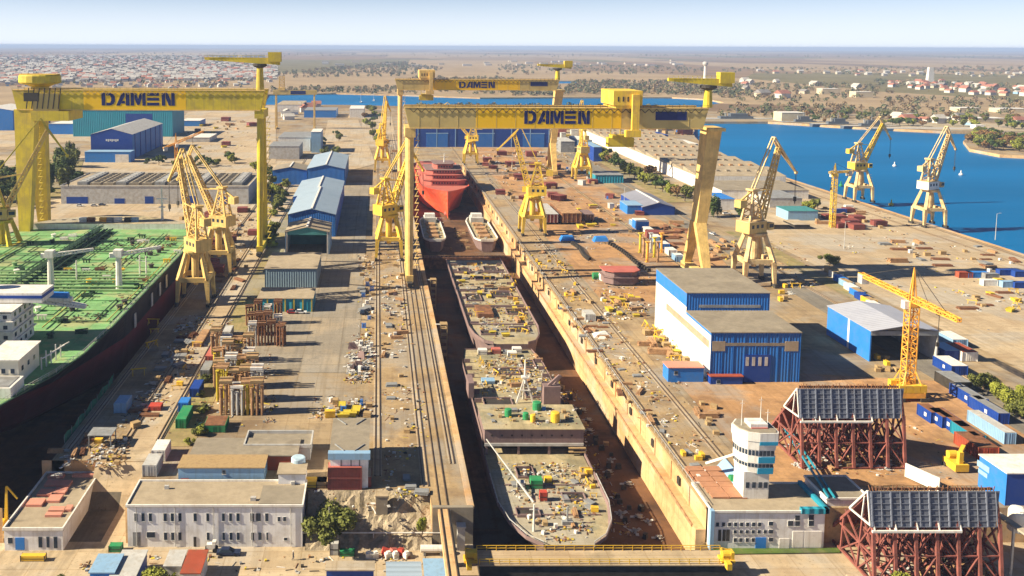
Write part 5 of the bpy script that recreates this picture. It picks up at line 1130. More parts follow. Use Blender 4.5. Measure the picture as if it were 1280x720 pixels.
# glass ridge roof light beside the tower
a = g(916,598); o = thing('roof_light', 'pale blue sloping glass roof beside the control tower base', 'roof light', (a.x,a.y,0)); MB().hexa([(-2.4,-5,0),(2.4,-5,0),(2.4,5,0),(-2.4,5,0)],[(-.1,-5,2.6),(.1,-5,2.6),(.1,5,2.6),(-.1,5,2.6)]).build('glazing', LBLUE, o)
for k, (px, py) in enumerate(((920,604),(925,609))): a = g(px,py); tag(MB().tube((-1.5,0,1),(1.5,0,1),1,n=12).box(-1.2,1.2,-.6,.6,0,.4).build('storage_tank', GREENP, loc=(a.x,a.y,0)), ['green lying tank beside the control tower, farther one','green lying tank beside the control tower, nearer one'][k], 'tank')
# walkway beam behind the tower
a = g(970,555); b = g(1030,640)
tag(MB().bar((a.x+2,a.y,4),(b.x+2,b.y+2,2.2),.35,.5).bar((a.x+3.2,a.y,4),(b.x+3.2,b.y+2,2.2),.3,.4).build('pipe_bridge', TEAL), 'teal pipe bridge sloping from the control tower to the office roof', 'pipe bridge')
# --- long warehouse right of the road
Xw0 = g(857,229).x; Yw0 = g(862,236).y; Yw1 = g(745,170).y
t = thing('warehouse', 'very long warehouse with white side wall and ribbed brown roof beside the harbour quay', 'warehouse', (Xw0, Yw0, 0)); W2 = 62; L2 = Yw1-Yw0
MB().box(0,W2,0,L2,0,9).build('wall', WHITE, t)
for k in range(12):
    y0_, y1_ = L2*k/12, L2*(k+1)/12
    rf = MB().hexa([(-.5,y0_+.3,8.9),(W2+.5,y0_+.3,8.9),(W2+.5,y1_-.3,8.9),(-.5,y1_-.3,8.9)], [(-.5,y0_+.3,9.3),(W2+.5,y0_+.3,9.3),(W2+.5,y1_-.3,12),(-.5,y1_-.3,12)]).build('roof_bay', ROOFT, t)
    for j in range(8): x = 4+j*7.4; MB().box(x-1.1,x+1.1,(y0_+y1_)/2-1.6,(y0_+y1_)/2+1.6,10.4,11.7).build('skylight', RUSTL if k%2 else ROOFG, rf)
# second, closer section
house('warehouse', 'grey-roofed shed row between the road and the quay, below the long warehouse', 902, 1010, 249, 238, 222, wm=WHITE, rm=ROOFG, parapet=0)
house('shed', 'shed with pale teal roof beside the small yellow tower crane', 985, 1022, 276, 264, 258, wm=LBLUE, rm=GRN, parapet=0)
house('shed', 'low grey shed behind the teal-roofed shed on the quay', 962, 1002, 260, 248, 238, wm=GREYL, rm=GREY, parapet=0)
for k, (a0, a1) in enumerate(((967,986),(993,1012))): house('shed', ['flat cream-roofed hut left of two on the quay apron','flat cream-roofed hut right of two on the quay apron'][k], a0, a1, 287, 281, 275, wm=DARK, rm=CONCL, parapet=0)
house('shed', 'white shed with blue roof right of the poplar trees', 900, 918, 263, 249, 241, wm=WHITE, rm=BLUEB, parapet=0)
# blue sheds by the road
hangar('hangar', 'low dark blue shed with wide slate-grey gable roof beside the asphalt road', 803, 843, 269, 259, 253.5, 46, BLUED, mat('slate_grey_roof', (.24,.25,.31), .6, .1, .1, ribs=(1, 1.5)), open_=False)
for lab, a0, a1, yb_, yt_, bk, wm_, rm_ in (('small bright blue shed left of the slate-roofed shed',784,803,268,257,251,BLUEB,LBLUE),('teal and blue shed behind the pale yellow crane',744,779,229,219,214,TEAL,GREY),('white and blue hut near the end of the slate-roofed shed',796,811,288,277,273,BLUEB,WHITE),('grey shed beside the far gantry leg',701,718,191,177,172,GREY,GREYL),('round-topped blue hall beyond the road',777,815,186,178,172,BLUEB,BLUEB),('dark blue hall beyond the long warehouse',818,835,177,169,165,BLUED,BLUED),('blue block beside the pale yellow crane',742,752,202,184,178,BLUED,LBLUE),
    ('white-roofed hut between the trees and the long warehouse',722,740,184,175,170,LBLUE,WHITE),('grey workshop among the far yards',775,800,167,161,157,GREY,GREYL),('low white office far behind the big hall roofs',846,872,190,180,175,GREYL,WHITE),('blue shed far beyond the yard right of centre',836,870,152,145,141,BLUEB,LBLUE),('grey depot far beyond the yard right of centre',765,800,150,144,140,GREYL,ROOFT),
    ('white villa-like office left of the dock head',348,388,189,172,165,WHITE,GREY),('grey hut with dark roof left of the dock head',336,374,199,183,177,GREYL,GREY),('tall pale panel building beside the office left of the dock head',389,401,191,165,161,LBLUE,WHITE),('white yacht clubhouse by the far channel',437,455,147,136,132,WHITE,WHITE),
    ('cream warehouse beside the far channel on the left',345,377,140,131,126,WHITE,ROOFT),('blue shed beside the far channel on the left',380,420,147,138,134,BLUEB,GREY),('grey hall between tower crane and gantry mast',232,262,178,172,167,GREYL,WHITE),('white and blue building right of the dark blue factory hall',226,250,158,151,148,BLUEB,WHITE)):
    house('shed', lab, a0, a1, yb_, yt_, bk, wm=wm_, rm=rm_, parapet=0)
# far edge store buildings on the right shore
for lab, a0, a1, yb_, yt_ in (('cream barracks building on the far shore behind the first warship',977,1006,152,141),('long white shed on the far right shore',1200,1225,140,135),('second white shed at the far right edge of the shore',1250,1285,141,136),('pale low hall beyond the far shore, below the white monument',1070,1091,122,115),('cream house row among trees on the far shore',1028,1050,118,111),('pale roofed hall on the far right shore near the wooded spit',1217,1257,152,148)):
    house('shore_building', lab, a0, a1, yb_, yt_, depth=25, wm=mat('cream_render', (.55,.48,.34), .8, .1, .1), rm=WHITE, parapet=0)
a = g(1162,106); t = thing('monument', 'tall white obelisk monument on the plain beyond the water', 'monument', (a.x,a.y,0)); hh = gy(1162,84,a.y).z
MB().hexa([(-9,-6,4),(9,-6,4),(9,6,4),(-9,6,4)],[(-6,-4,hh),(6,-4,hh),(6,4,hh),(-6,4,hh)]).build('shaft', WHITE, t); MB().box(-16,16,-12,12,0,4).build('base', WHITE, t)
a = g(881,100); t = thing('chimney', 'thin pale mast rising behind the jib of the central gantry crane', 'chimney', (a.x,a.y,0)); hh = gy(881,79,a.y).z
MB().tube((0,0,0),(0,0,hh*.86),5,3.5,12).build('shaft', WHITE, t); MB().lathe((0,0,hh*.84),[(5,0),(8,5),(8,10),(4,13)],14).build('head', GREYL, t)
# ================================================================== YARD EQUIPMENT
SEAT = mat('slate_panel', (.12,.135,.18), .8, .25, .4, (.09,.085,.09), .5, .5)
def jig(label, px_l, px_r, py_front, z0, nfr=7):
    A = g(px_l, py_front, z0); B = g(px_r, py_front, z0); Wd = B.x-A.x; Y = (A.y+B.y)/2
    t = thing('support_frame', label, 'steel frame', (A.x, Y, z0), group='maroon steel support frames with slate panels')
    BR = mat_mar
    Yp = [0, 6.5, 13, 19.5]; top = lambda y: 12.6-0*y if y < 6 else 12.6*(1-(y-6)/15.5)
    for i in range(nfr):
        x = Wd*i/(nfr-1); mb = MB()
        mb.bar((x,0,.4),(x,1.8,12.5),.62); mb.bar((x,1.8,12.5),(x,3.6,18.4),.4)
        mb.bar((x,6.5,.4),(x,5.2,15.0),.4); mb.bar((x,13,.4),(x,12.4,8),.4); mb.bar((x,3.6,18),(x,19.5,.4),.5)
        mb.bar((x,0,.5),(x,19.5,.5),.45); mb.bar((x,.8,6),(x,15,6),.35); mb.bar((x,0,.6),(x,6,6),.32); mb.bar((x,6,.6),(x,1,6),.32); mb.bar((x,1,6),(x,5.6,13),.32); mb.bar((x,6,6),(x,1.8,12.4),.32); mb.bar((x,6.5,.6),(x,12.8,6),.3); mb.bar((x,13,.6),(x,6.4,6),.3); mb.bar((x,6,6),(x,12,10),.3)
        mb.build('frame', BR, t)
    for i in range(nfr-1):
        x0, x1 = Wd*i/(nfr-1), Wd*(i+1)/(nfr-1); mb = MB()
        for (y0, z0_, y1, z1_) in ((0,.6,.9,6.2),(.9,6.2,1.8,12.2)):
            if (i % 2) == 0: mb.bar((x0,y0,z0_),(x1,y1,z1_),.28)
            else: mb.bar((x1,y0,z0_),(x0,y1,z1_),.28)
        mb.bar((x0,.9,6.2),(x1,.9,6.2),.25); mb.bar((x0,13,.6),(x1,13,6),.25); mb.bar((x1,6.3,.6),(x0,6,6),.25); mb.bar((x0,0,.45),(x1,0,.45),.3)
        mb.build('brace', BR, t)
    pn = MB().hexa([(-.6,1.5,12.0),(Wd-1,1.5,12.0),(Wd-1,1.9,11.8),(-.6,1.9,11.8)], [(-.6,3.2,18.7),(Wd+.6,3.2,18.7),(Wd+.6,3.6,18.5),(-.6,3.6,18.5)]).build('panel', SEAT, t)
    mb = MB(); n = 13
    for i in range(n+1): x = (Wd-.4)*i/n; mb.bar((x-.3,1.35,12.2),(x,3.05,18.7),.12 if i % 2 else .26)
    for k in range(7): u = k/6; mb.bar((-.6,1.35+1.7*u,12.1+6.5*u),(Wd-.8,1.35+1.7*u,12.1+6.5*u),.1)
    mb.build('panel_rib', GREYL if 0 else mat_rib, pn)
    mb = MB(); rr = random.Random(len(label))
    for i in range(44): x = Wd*i/44; mb.bar((x,3.4,18.6),(x+rr.uniform(-.3,.3),3.7+rr.uniform(-.4,.4),19.3+rr.random()*.4),.14)
    mb.bar((0,3.7,19.1),(Wd-.6,3.7,19.1),.18); mb.bar((0,3.7,18.8),(Wd-.6,3.7,18.8),.25); mb.build('top_bars', RUST, pn)
    MB().bar((-.6,.9,11.4),(Wd*.68,.9,11.4),.42).build('walk_beam', WHITE, t)
    mb = MB()
    for i in range(5): mb.bar((Wd*.17*i,.9,11.4),(Wd*.17*i,2.6,14.2),.22)
    mb.bar((3.2,1.2,11.6),(2.8,3.6,15.2),.16).bar((4.2,1.2,11.6),(3.8,3.6,15.2),.16); mb.build('bracket', WHITE, t)
    MB().bar((-.5,3.4,18.6),(-.5,9.6,11.6),.36).bar((-.5,3.4,18.6),(-.5,1.8,12.2),.34).bar((-.5,1.8,12.2),(-.5,9.6,11.6),.3).bar((-.5,5,12),(-.5,4.4,17),.24).build('end_frame', WHITE, t)
    MB().hexa([(.2,4.2,17.6),(Wd-.2,4.2,17.6),(Wd-.2,18.6,1.9),(.2,18.6,1.9)],[(.2,4.4,17.8),(Wd-.2,4.4,17.8),(Wd-.2,18.8,2.1),(.2,18.8,2.1)]).build('back_plating', MARO, t)  # unseen sloping back, added so the frame's interior falls into shade
    return t
mat_mar = mat('faded_maroon_steel', (.25,.085,.07), .8, .25, .5, (.14,.06,.05), .6, .4); mat_rib = mat('rib_blue_grey', (.17,.19,.25), .6, .15, .5)
jig('tall maroon lattice frame with slate panel, standing beside the tower crane', 1003, 1131, 587, 0)
a = g(1090, 614, 10)
jig('tall maroon lattice frame with slate panel, nearest, at the bottom right', 1093, 1252, 735, LOW)
# floor litter under the frames is left to scatter()
# ---- prop stands: tall columns with caps
def prop_stand(m, capm, nm='prop_stand'):
    t = thing(nm, 'tall steel prop stand', 'prop stand', (0,0,0)); r = random.Random(len(capm.name)+len(m.name))
    for a_ in (-1, 0, 1):
        for b_ in (-1, 0, 1):
            if a_ == 0 and b_ == 0: continue
            h_ = 7.0+r.uniform(-.5,.5); MB().tube((a_*1.15,b_*1.15,.1),(a_*1.15,b_*1.15,h_),.3,n=7).box(a_*1.15-.42,a_*1.15+.42,b_*1.15-.42,b_*1.15+.42,h_,h_+.14).build('column', m, t)
    for k in (-1.1, 0, 1.1): MB().box(-1.5,1.5,k-.34,k+.34,7.66,8.0+r.uniform(0,.4)).build('cap_beam', capm if k else RUSTL, t)
    MB().bar((-1.15,-1.3,.6),(1.15,-1.3,4),.14).bar((1.15,-1.3,4),(-1.15,-1.3,7),.14).bar((-1.2,-1.3,3.8),(1.2,-1.3,3.8),.14).bar((-1.2,-1.3,6.4),(1.2,-1.3,6.4),.14).build('brace', m, t)
    return t
kinds = [prop_stand(RUST, RUST), prop_stand(RUSTL, TIMB), prop_stand(GREYL, WHITE), prop_stand(YELO, RUSTL)]
first = [True]*4
def put_stand(k, x, y, lab, grp, s=1):
    if first[k]: o = kinds[k]; o.location = (x,y,0); o['label'] = lab; o['group'] = grp; first[k] = False; o.scale = (s,s,s); o.rotation_euler[2] = .06
    else: dup(kinds[k], (x+rr.uniform(-.4,.4),y+rr.uniform(-.7,.7),0), rr.gauss(0,.09), lab, grp, (s,s,s*rr.uniform(.82,1.15)))
rr = random.Random(5)
for j in range(3):
    for i in range(4):
        a = g(316+i*11.5-j*2, 431-j*13); put_stand(0 if (i+j) % 4 else 2, a.x, a.y, f'{"dark red" if (i+j) % 4 else "light grey"} prop stand, {nth[i]} from left, {nth[j]} row from the front of the dark cluster', 'dark red prop stands near the teal-fronted warehouse', .95)
for j in range(5):
    for i in range(4):
        a = g(280+i*13.5-j*2.5+ (3 if j < 2 else 0), 516-j*16); put_stand([1,1,3,2][(i*3+j*2) % 4], a.x, a.y, f'{["tan","tan","olive-yellow","light grey"][(i*3+j*2) % 4]} prop stand, {nth[i]} from left, {nth[j]} row from the front of the tan cluster', 'tan prop stands beside the grass strip', 1.15)
# ---- containers and cabins
GB = 'blue site containers at the right edge of the yard'
def cont(label, px, py, m, L=6, rz=0, z=0, roofm=None, grp=None, wdt=2.6, h=2.7):
    a = g(px, py, z); return container(label, a.x, a.y+L/2*abs(math.cos(rz))+1.2*abs(math.sin(rz)), z, m, L, rz, grp, h, wdt=wdt, roofm=roofm)
row = [(1044,344,TIMB),(1050,350,WHITE),(1056,356,BLUEB),(1063,361,LBLUE),(1070,367,WHITE),(1077,373,BLUEB),(1084,379,BLUED),(1092,384,YELP),(1099,390,WHITE),(1107,396,BLUED),(1115,402,WHITE),(1124,409,LBLUE)]
cn = {id(TIMB):'tan',id(WHITE):'white',id(BLUEB):'bright blue',id(LBLUE):'pale blue',id(BLUED):'dark blue',id(YELP):'yellow',id(MARO):'maroon',id(GREY):'grey',id(RUST):'rusty',id(GREYL):'light grey',id(TEAL):'teal',id(BRICK):'dark red',id(GREENP):'green',id(HPNK):'pinkish'}
for k, (x, y, m) in enumerate(row): cont(f'{cn[id(m)]} container, {nth[k]} from the round bush in the row beside the rail line', x, y, m, 7, roofm=TIMB if k % 2 else None, grp='containers in the row beside the rail line')
for lab, x, y, m, L, rf in (('blue container left end of the lower blue row, with brown roof',1170,530,BLUED,6,RUST),('blue container second from the left in the lower blue row',1184,536,BLUED,6,RUST),('long blue container third in the lower blue row, brown roof',1207,548,BLUED,12,RUST),('teal open container at the right end of the lower blue row',1224,560,TEAL,9,RUST),
    ('blue container with grey roof behind the lower row, left one',1228,513,BLUED,12,GREY),('blue container with grey roof behind the lower row, right one',1254,531,BLUED,12,GREY),('white and pale blue container at the right photo edge above the blue hall',1262,556,LBLUE,14,GREYL),('blue cabin next to the dark tank-like bin near the right edge',1235,575,BRICK,9,RUST),
    ('dark blue cabin behind the open blue shed, left one',1190,450,BLUED,8,LBLUE),('white cabin behind the open blue shed with brown roof',1212,452,WHITE,9,BRICK),('pale cabin near the rail line behind the shed',1200,436,LBLUE,9,WHITE),('dark blue cabin with white roof above the dark green shed',1199,470,BLUED,9,WHITE),('dark teal shed below the white-roofed cabin',1203,491,DARK,9,GREY)):
    ct_ = cont(lab, x, y, m, L, roofm=rf, grp=GB, wdt=5 if 'cabin' in lab or 'shed' in lab else 2.9, h=3.2)
    if m is BLUED: w__ = 2.5 if 'cabin' in lab else 1.45; MB().box(-w__-.07,-w__-.02,-L*.1-.5,-L*.1+.5,1.2,2.2).build('white_plate', WHITE, ct_)
for lab, x, y, m, L, rz in (('dark red container on the pale apron, left end of the blue line near the quay',1207,348,BRICK,6,90),('bright blue container on the pale apron near the quay, beside the red one',1223,348,BLUEB,9,90),('grey container on the apron near the quay',1240,350,GREY,6,90),('blue container second on the apron near the quay',1262,345,BLUED,9,90),('blue container at the right photo edge near the quay',1277,347,BLUED,6,90),('white container in the front line near the quay',1238,358,WHITE,6,90),('yellow container in the front line near the quay',1250,357,YELP,3,90),('pale blue container in the front line near the quay',1262,360,LBLUE,6,90),('dark blue container in the front line near the quay, at the edge',1277,361,BLUED,6,90),
    ('blue container on the quay behind the small yellow tower crane',1050,267,BLUED,8,90),('white container at the foot of the orange tower column',1062,262,WHITE,5,90)):
    cont(lab, x, y, m, L, R(rz), grp='containers on the harbour apron')
for lab, x, y, m, L in (('dark blue railway wagon on the rusty track by the grass strip',243,497,BLUED,7),('green and white wagon on the rusty track, nearest of the wagons',226,536,GREENP,9),('blue wagon between the green and the dark blue one',229,515,BLUEB,4),('grey wagon on the rusty track, above the dark blue one',256,473,GREY,8),('pinkish-topped wagon on the rusty track',262,455,HPNK,9),('small white and blue wagon on the road, upper end of the wagon row',283,424,GREYL,7),('long rusty flat wagon in the middle of the pale road',247,434,RUSTL,15)):
    cont(lab, x, y, m, L, grp='wagons beside the pale road', h=2.6 if 'flat' not in lab else 1.2)
for lab, x, y, m, z in (('light blue container in the shadow beside the tanker hull',150,517,LBLUE,0),('red skip in the shadow on the pale road',193,514,REDP,0),('white cabin roof beside the ramp road, next to the office',198,577,WHITE,0),('grey cabin beside the white one next to the office',187,596,GREYL,0)):
    cont(lab, x, y, m, 6 if 'skip' not in lab else 3, z=z, grp='containers beside the tanker dock', h=2.8 if 'skip' not in lab else 1.3, wdt=3.2)
cont('dark green container below the tan prop stands', 268, 541, GREENP, 6, roofm=RUST, wdt=5.5, h=2)
# right lower hall and neighbours
EMB = WHITE
t, hw, d, hh = house('workshop', 'blue workshop with pure white roof at the right edge, lower right', 1256, 1345, 632, 592, 569, wm=BLUED, rm=WHITE, side=BLUEB, parapet=0)
MB().box(-hw-.1,-hw-.05,1.5,4.5,3.2,4.2).box(-hw-.1,-hw-.05,1,5,4.6,6).build('emblem', LBLUE, t)
a = g(1199,590); t = thing('machine', 'yellow hydraulic machine left of the white-roofed blue workshop', 'machine', (a.x,a.y,0)); MB().box(-1.6,1.6,-1,4,.5,2.2).build('base', YELP, t); MB().bar((0,0,2),(0,0,5),1).bar((0,0,5),(2,2,5.4),.8).tube((-1,3,3),(1,3,3),.9,n=12).build('arm', YELP, t); MB().tube((-1.8,3,.6),(1.8,3,.6),.6,n=10).build('roller', DARK, t)
a = g(1272,662); tag(MB().lathe((0,0,0), [(1.9,0),(1.9,4),(1.6,4.6),(.6,5)], 18).bar((-1.2,-1.8,4.8),(1.2,-1.8,4.8),.15).build('storage_tank', WHITE, loc=(a.x,a.y,0)), 'white upright tank at the right edge below the blue workshop', 'tank')
a = g(1152,608); tag(MB().cbox((0,0,2.2),(.3,8,3.2),R(25)).bar((0,-3,0),(0,-3,1),.3).bar((0,3,0),(0,3,1),.3).build('hoarding', WHITE, loc=(a.x,a.y,0)), 'white board leaning between the two maroon frames', 'hoarding')
a, b = g(1235,640,2), g(1300,690,2)
t = thing('gangway', 'cream trestle ramp descending at the right edge behind the nearest maroon frame', 'gangway', (a.x,a.y,0)); MB().bar((0,0,3),(b.x-a.x+2,b.y-a.y-8,3),1.6,.4).build('deck', CONCL, t)
for k in range(4): u=k/3; MB().bar(((b.x-a.x)*u,(b.y-a.y-8)*u,-8 if u>.0 else 0),((b.x-a.x)*u,(b.y-a.y-8)*u,3),.4).build('leg', GREYL, t)
# bottom edge roofs, lower level
for lab, a0, a1, yb_, yt_, bk, wm_, rm_ in (('blue cabin with cream roof at the bottom edge, left of the track bridge',408,467,738,713,703,BLUED,CONCL),('grey-blue ribbed roof shed at the bottom edge',484,526,745,722,704,GREYL,BROOF),('bright blue roof shed at the bottom edge beside the track bridge',532,560,748,724,700,BLUED,LBLUE),('pale blue roofed kiosk at the bottom edge near the left trees',113,143,740,716,694,BLUEB,LBLUE),('grey roofed shed with dark blue side at the bottom edge',137,168,745,724,689,BLUED,GREYL),('small grey roofed shed at the bottom edge below the office',206,226,730,708,689,GREYL,GREYL),('red-roofed shed at the bottom edge below the office',227,250,740,717,689,WHITE,BRICK)):
    house('shed', lab, a0, a1, yb_, yt_, bk, z0=LOW, wm=wm_, rm=rm_, parapet=0)
# shelter by the tanker dock
a = g(125,560); t = thing('shelter', 'open grey-roofed shelter on posts beside the tanker dock', 'shelter', (a.x,a.y,0))
MB().box(-3,3,-.3,4.5,3.2,3.4).build('roof', GREY, t)
for sx in (-2.7,2.7):
    for sy in (0,4.2): MB().box(sx-.12,sx+.12,sy-.12,sy+.12,0,3.2).build('post', GREY, t)
a = g(122,556); boxthing('equipment_box', 'box', 'yellow machine under the grey shelter', a.x, a.y+1, 0, 2, 1.2, 1.2, YELP)
# ---- vehicles
def car(label, x, y, z, rz, m, L=4.4, cat='car', group=None):
    t = thing('parked_car', label, cat, (x,y,z), rz, group); w_ = .88; a_ = L/2
    MB().hexa([(-a_,-w_,.35),(a_,-w_,.35),(a_,w_,.35),(-a_,w_,.35)],[(-a_,-w_*.96,.88),(a_,-w_*.94,.78),(a_,w_*.94,.78),(-a_,w_*.96,.88)]).build('body', m, t)
    c = MB().hexa([(-a_*.82,-w_*.93,.86),(a_*.42,-w_*.93,.84),(a_*.42,w_*.93,.84),(-a_*.82,w_*.93,.86)],[(-a_*.6,-w_*.74,1.42),(a_*.08,-w_*.74,1.42),(a_*.08,w_*.74,1.42),(-a_*.6,w_*.74,1.42)]).build('cabin', GLASS, t)
    MB().box(-a_*.6,a_*.08,-w_*.74,w_*.74,1.42,1.46).build('roof', m, c)
    for s in (-1, 1):
        for q in (-.62,.6): MB().tube((q*a_,s*(w_-.12),.32),(q*a_,s*(w_+.03),.32),.32,n=12).build('wheel', TYRE, t)
    MB().box(a_-.02,a_+.03,-w_*.8,-w_*.45,.55,.7).build('headlight', WHITE, t); MB().box(a_-.02,a_+.03,w_*.45,w_*.8,.55,.7).build('headlight', WHITE, t)
    return t
CD = mat('car_dark_blue', (.02,.03,.07), .3, .05, 1); CW = mat('car_white', (.7,.7,.7), .3, .05, 1); CR = mat('car_red', (.35,.03,.03), .3, .05, 1)
a = g(286,693,LOW); car('dark blue car parked in front of the long white office', a.x, a.y, LOW, 0, CD, 5)
a = g(264,689,LOW); t = thing('motorcycle_cart', 'small white utility cart with large wheels in front of the office, left of the car', 'utility cart', (a.x,a.y,LOW)); MB().cbox((0,0,1.3),(1.8,1.2,1)).cbox((.7,0,2),(.8,1.1,.7)).build('body', WHITE, t)
for s in (-.9,.9):
    for q in (-.65,.65): MB().tube((s,q-.1,.5),(s,q+.1,.5),.5,n=12).build('wheel', TYRE, t)
for lab, px, py, rz, m in (('white car driving on the asphalt road behind the big hall',891,294,R(100),CW),('white car parked by the sheds near the poplars',908,268,0,CW),('red vehicle parked by the teal-fronted warehouse',366,392,0,CR),('white car parked next to the red one by the teal-fronted warehouse',376,392,0,CW),('dark blue van at the edge of the yard paving by the tracks',453,392,R(90),CD),('white car near the blue gates of the long warehouse, left one',100,258,0,CW),('white car near the blue gates of the long warehouse, right one',118,258,R(10),CW),('dark car beside the white ones at the long warehouse',128,257,0,CD)):
    a = g(px,py); car(lab, a.x, a.y, .3 if 'asphalt' in lab else .12, rz, m)
# ---- templates for loose yard goods
def tmpl(kind):
    mb = MB(); r = random.Random(sum(map(ord, kind)))
    if kind == 'pipe_bundle':
        for k in range(9): x = (k%5)*.42-.9+(k//5)*.2; z = .25+(k//5)*.38; mb.tube((x,-3+r.random()*.3,z),(x,3-r.random()*.3,z),.2,n=6)
        mb.box(-1.1,1.2,-1.8,-1.6,0,.1).box(-1.1,1.2,1.6,1.8,0,.1); ms = RUST
    elif kind == 'beam_stack':
        for k in range(4):
            for j in range(3-k//2): x = (j-1)*.7+.1*k; mb.box(x-.28,x+.28,-2.6-r.random()*.4,2.6+r.random()*.4,k*.34+.06,k*.34+.34)
        ms = RUSTL
    elif kind == 'plate_stack':
        for k in range(6): mb.cbox((r.uniform(-.2,.2),r.uniform(-.2,.2),.08+k*.14),(3.6,2.2,.09),r.uniform(-.08,.08))
        ms = GREY
    elif kind == 'crate':
        mb.box(-.9,.9,-.7,.7,.1,1.3)
        for z in (.15,.65,1.12): mb.box(-.96,.96,-.76,.76,z,z+.12)
        mb.box(-.8,-.6,-.7,.7,0,.1).box(.6,.8,-.7,.7,0,.1); ms = TIMB
    elif kind == 'pallet_load':
        mb.box(-.6,.6,-.5,.5,0,.14); 
        for k in range(3):
            for j in range(3): mb.cbox((-.38+j*.38,r.uniform(-.04,.04),.34+k*.34),(.34,.9,.3),r.uniform(-.06,.06))
        ms = WHITE
    elif kind == 'trestle':
        for s in (-1.4,1.4): mb.bar((s,-.8,0),(s,0,1.6),.16).bar((s,.8,0),(s,0,1.6),.16).bar((s,-.6,.4),(s,.6,.4),.1)
        mb.bar((-1.9,0,1.65),(1.9,0,1.65),.26); ms = YELP
    elif kind == 'gas_rack':
        for k in range(8): mb.tube(((k%4)*.3-.45,(k//4)*.3-.15,.15),((k%4)*.3-.45,(k//4)*.3-.15,1.55),.12,n=6)
        mb.box(-.7,.7,-.4,.4,0,.12)
        for x in (-.68,.68):
            for y in (-.38,.38): mb.box(x-.04,x+.04,y-.04,y+.04,0,1.9)
        ms = BLUEB
    elif kind == 'waste_skip':
        mb.hexa([(-1.3,-.8,.1),(1.3,-.8,.1),(1.3,.8,.1),(-1.3,.8,.1)],[(-1.8,-1,1.3),(1.8,-1,1.3),(1.8,1,1.3),(-1.8,1,1.3)]); mb.box(-1.9,1.9,-1.08,-.98,1.2,1.36).box(-1.9,1.9,.98,1.08,1.2,1.36); ms = YELO
    elif kind == 'steel_bracket':
        mb.hexa([(-1.5,-.1,0),(1.5,-.1,0),(1.5,.1,0),(-1.5,.1,0)],[(-1.2,-.1,1.8),(.2,-.1,1.8),(.2,.1,1.8),(-1.2,.1,1.8)]); mb.box(-1.5,1.5,-.8,.8,0,.1).bar((-1,-.7,.1),(-1,0,1.6),.12); ms = HPUR
    elif kind == 'hull_block':
        for k in range(5): mb.box(-2.4+k*1.2-.06,-2.4+k*1.2+.06,-2.4,2.4,.3,2.5)
        mb.box(-2.7,2.7,-2.5,2.5,2.5,2.6).box(-2.7,2.7,-2.5,-2.4,.3,2.5).box(-2.4,2.4,-.1,.1,.3,2.5)
        for x in (-2,2):
            for y in (-2,2): mb.box(x-.3,x+.3,y-.3,y+.3,0,.32)
        ms = MARO
    elif kind == 'cable_reel':
        mb.tube((-.5,0,.8),(-.42,0,.8),.8,n=14).tube((.42,0,.8),(.5,0,.8),.8,n=14).tube((-.42,0,.8),(.42,0,.8),.45,n=12); ms = TIMB
    elif kind == 'tool_cabin':
        mb.box(-1.5,1.5,-1.1,1.1,.15,2.3).box(-1.6,1.6,-1.2,1.2,2.3,2.42).box(-1.3,-.5,-1.16,-1.1,.2,2.1).box(.1,1.1,-1.15,-1.1,1.2,1.9); ms = GREYL
    elif kind == 'scrap_heap':
        for k in range(26):
            a_ = r.uniform(0,6.28); q = r.uniform(0,1.6); p_ = Vector((math.cos(a_)*q,math.sin(a_)*q,.1+(1.6-q)*.45*r.random())); d_ = Vector((r.uniform(-1,1),r.uniform(-1,1),r.uniform(-.3,.5)))
            if k % 3: mb.bar(p_-d_*.6,p_+d_*.6,.12,.05 if k%2 else .2)
            else: mb.cbox(p_,(r.uniform(.4,1.2),r.uniform(.3,.9),.08),a_,r.uniform(-.5,.5))
        ms = GREYL
    elif kind == 'generator':
        mb.box(-1.1,1.1,-.6,.6,.2,1.5).box(-1.15,1.15,-.65,.65,1.5,1.56).tube((.7,0,1.5),(.7,0,2),.08,n=6).box(-1,-.3,-.64,-.6,.5,1.2); mb.box(-1.1,1.1,-.5,-.4,0,.2).box(-1.1,1.1,.4,.5,0,.2); ms = YELP
    elif kind == 'keel_block':
        mb.box(-.7,.7,-.5,.5,0,.7).box(-.6,.6,-.45,.45,.7,1.2).box(-.65,.65,-.5,.5,1.2,1.35); ms = DARK
    o = mb.build(kind, ms); COL.objects.unlink(o); return o
KN = {'pipe_bundle':('rusty pipe bundle','pipes'),'beam_stack':('pale rusty beam stack','beams'),'plate_stack':('grey steel plate stack','steel plates'),'crate':('timber crate','crate'),'pallet_load':('white pallet load','pallet'),'trestle':('yellow trestle','trestle'),'gas_rack':('blue gas bottle rack','gas bottles'),'waste_skip':('olive-yellow waste skip','skip'),'steel_bracket':('mauve steel bracket','steel bracket'),'hull_block':('maroon hull block','hull block'),'cable_reel':('timber cable reel','cable reel'),'tool_cabin':('light grey tool cabin','cabin'),'scrap_heap':('heap of grey scrap metal','scrap heap'),'generator':('yellow generator box','generator'),'keel_block':('dark keel block','keel block')}
TM = {}
VAR = {'pipe_bundle':[RUST,DARK,GREYL,TIMB],'beam_stack':[RUSTL,RUST,YELO],'plate_stack':[GREY,RUST,RUSTL],'crate':[TIMB],'pallet_load':[WHITE],'trestle':[YELP],'gas_rack':[BLUEB],'waste_skip':[YELO],'steel_bracket':[HPUR],'hull_block':[MARO],'cable_reel':[TIMB],'tool_cabin':[GREYL],'scrap_heap':[GREYL],'generator':[YELP],'keel_block':[DARK]}
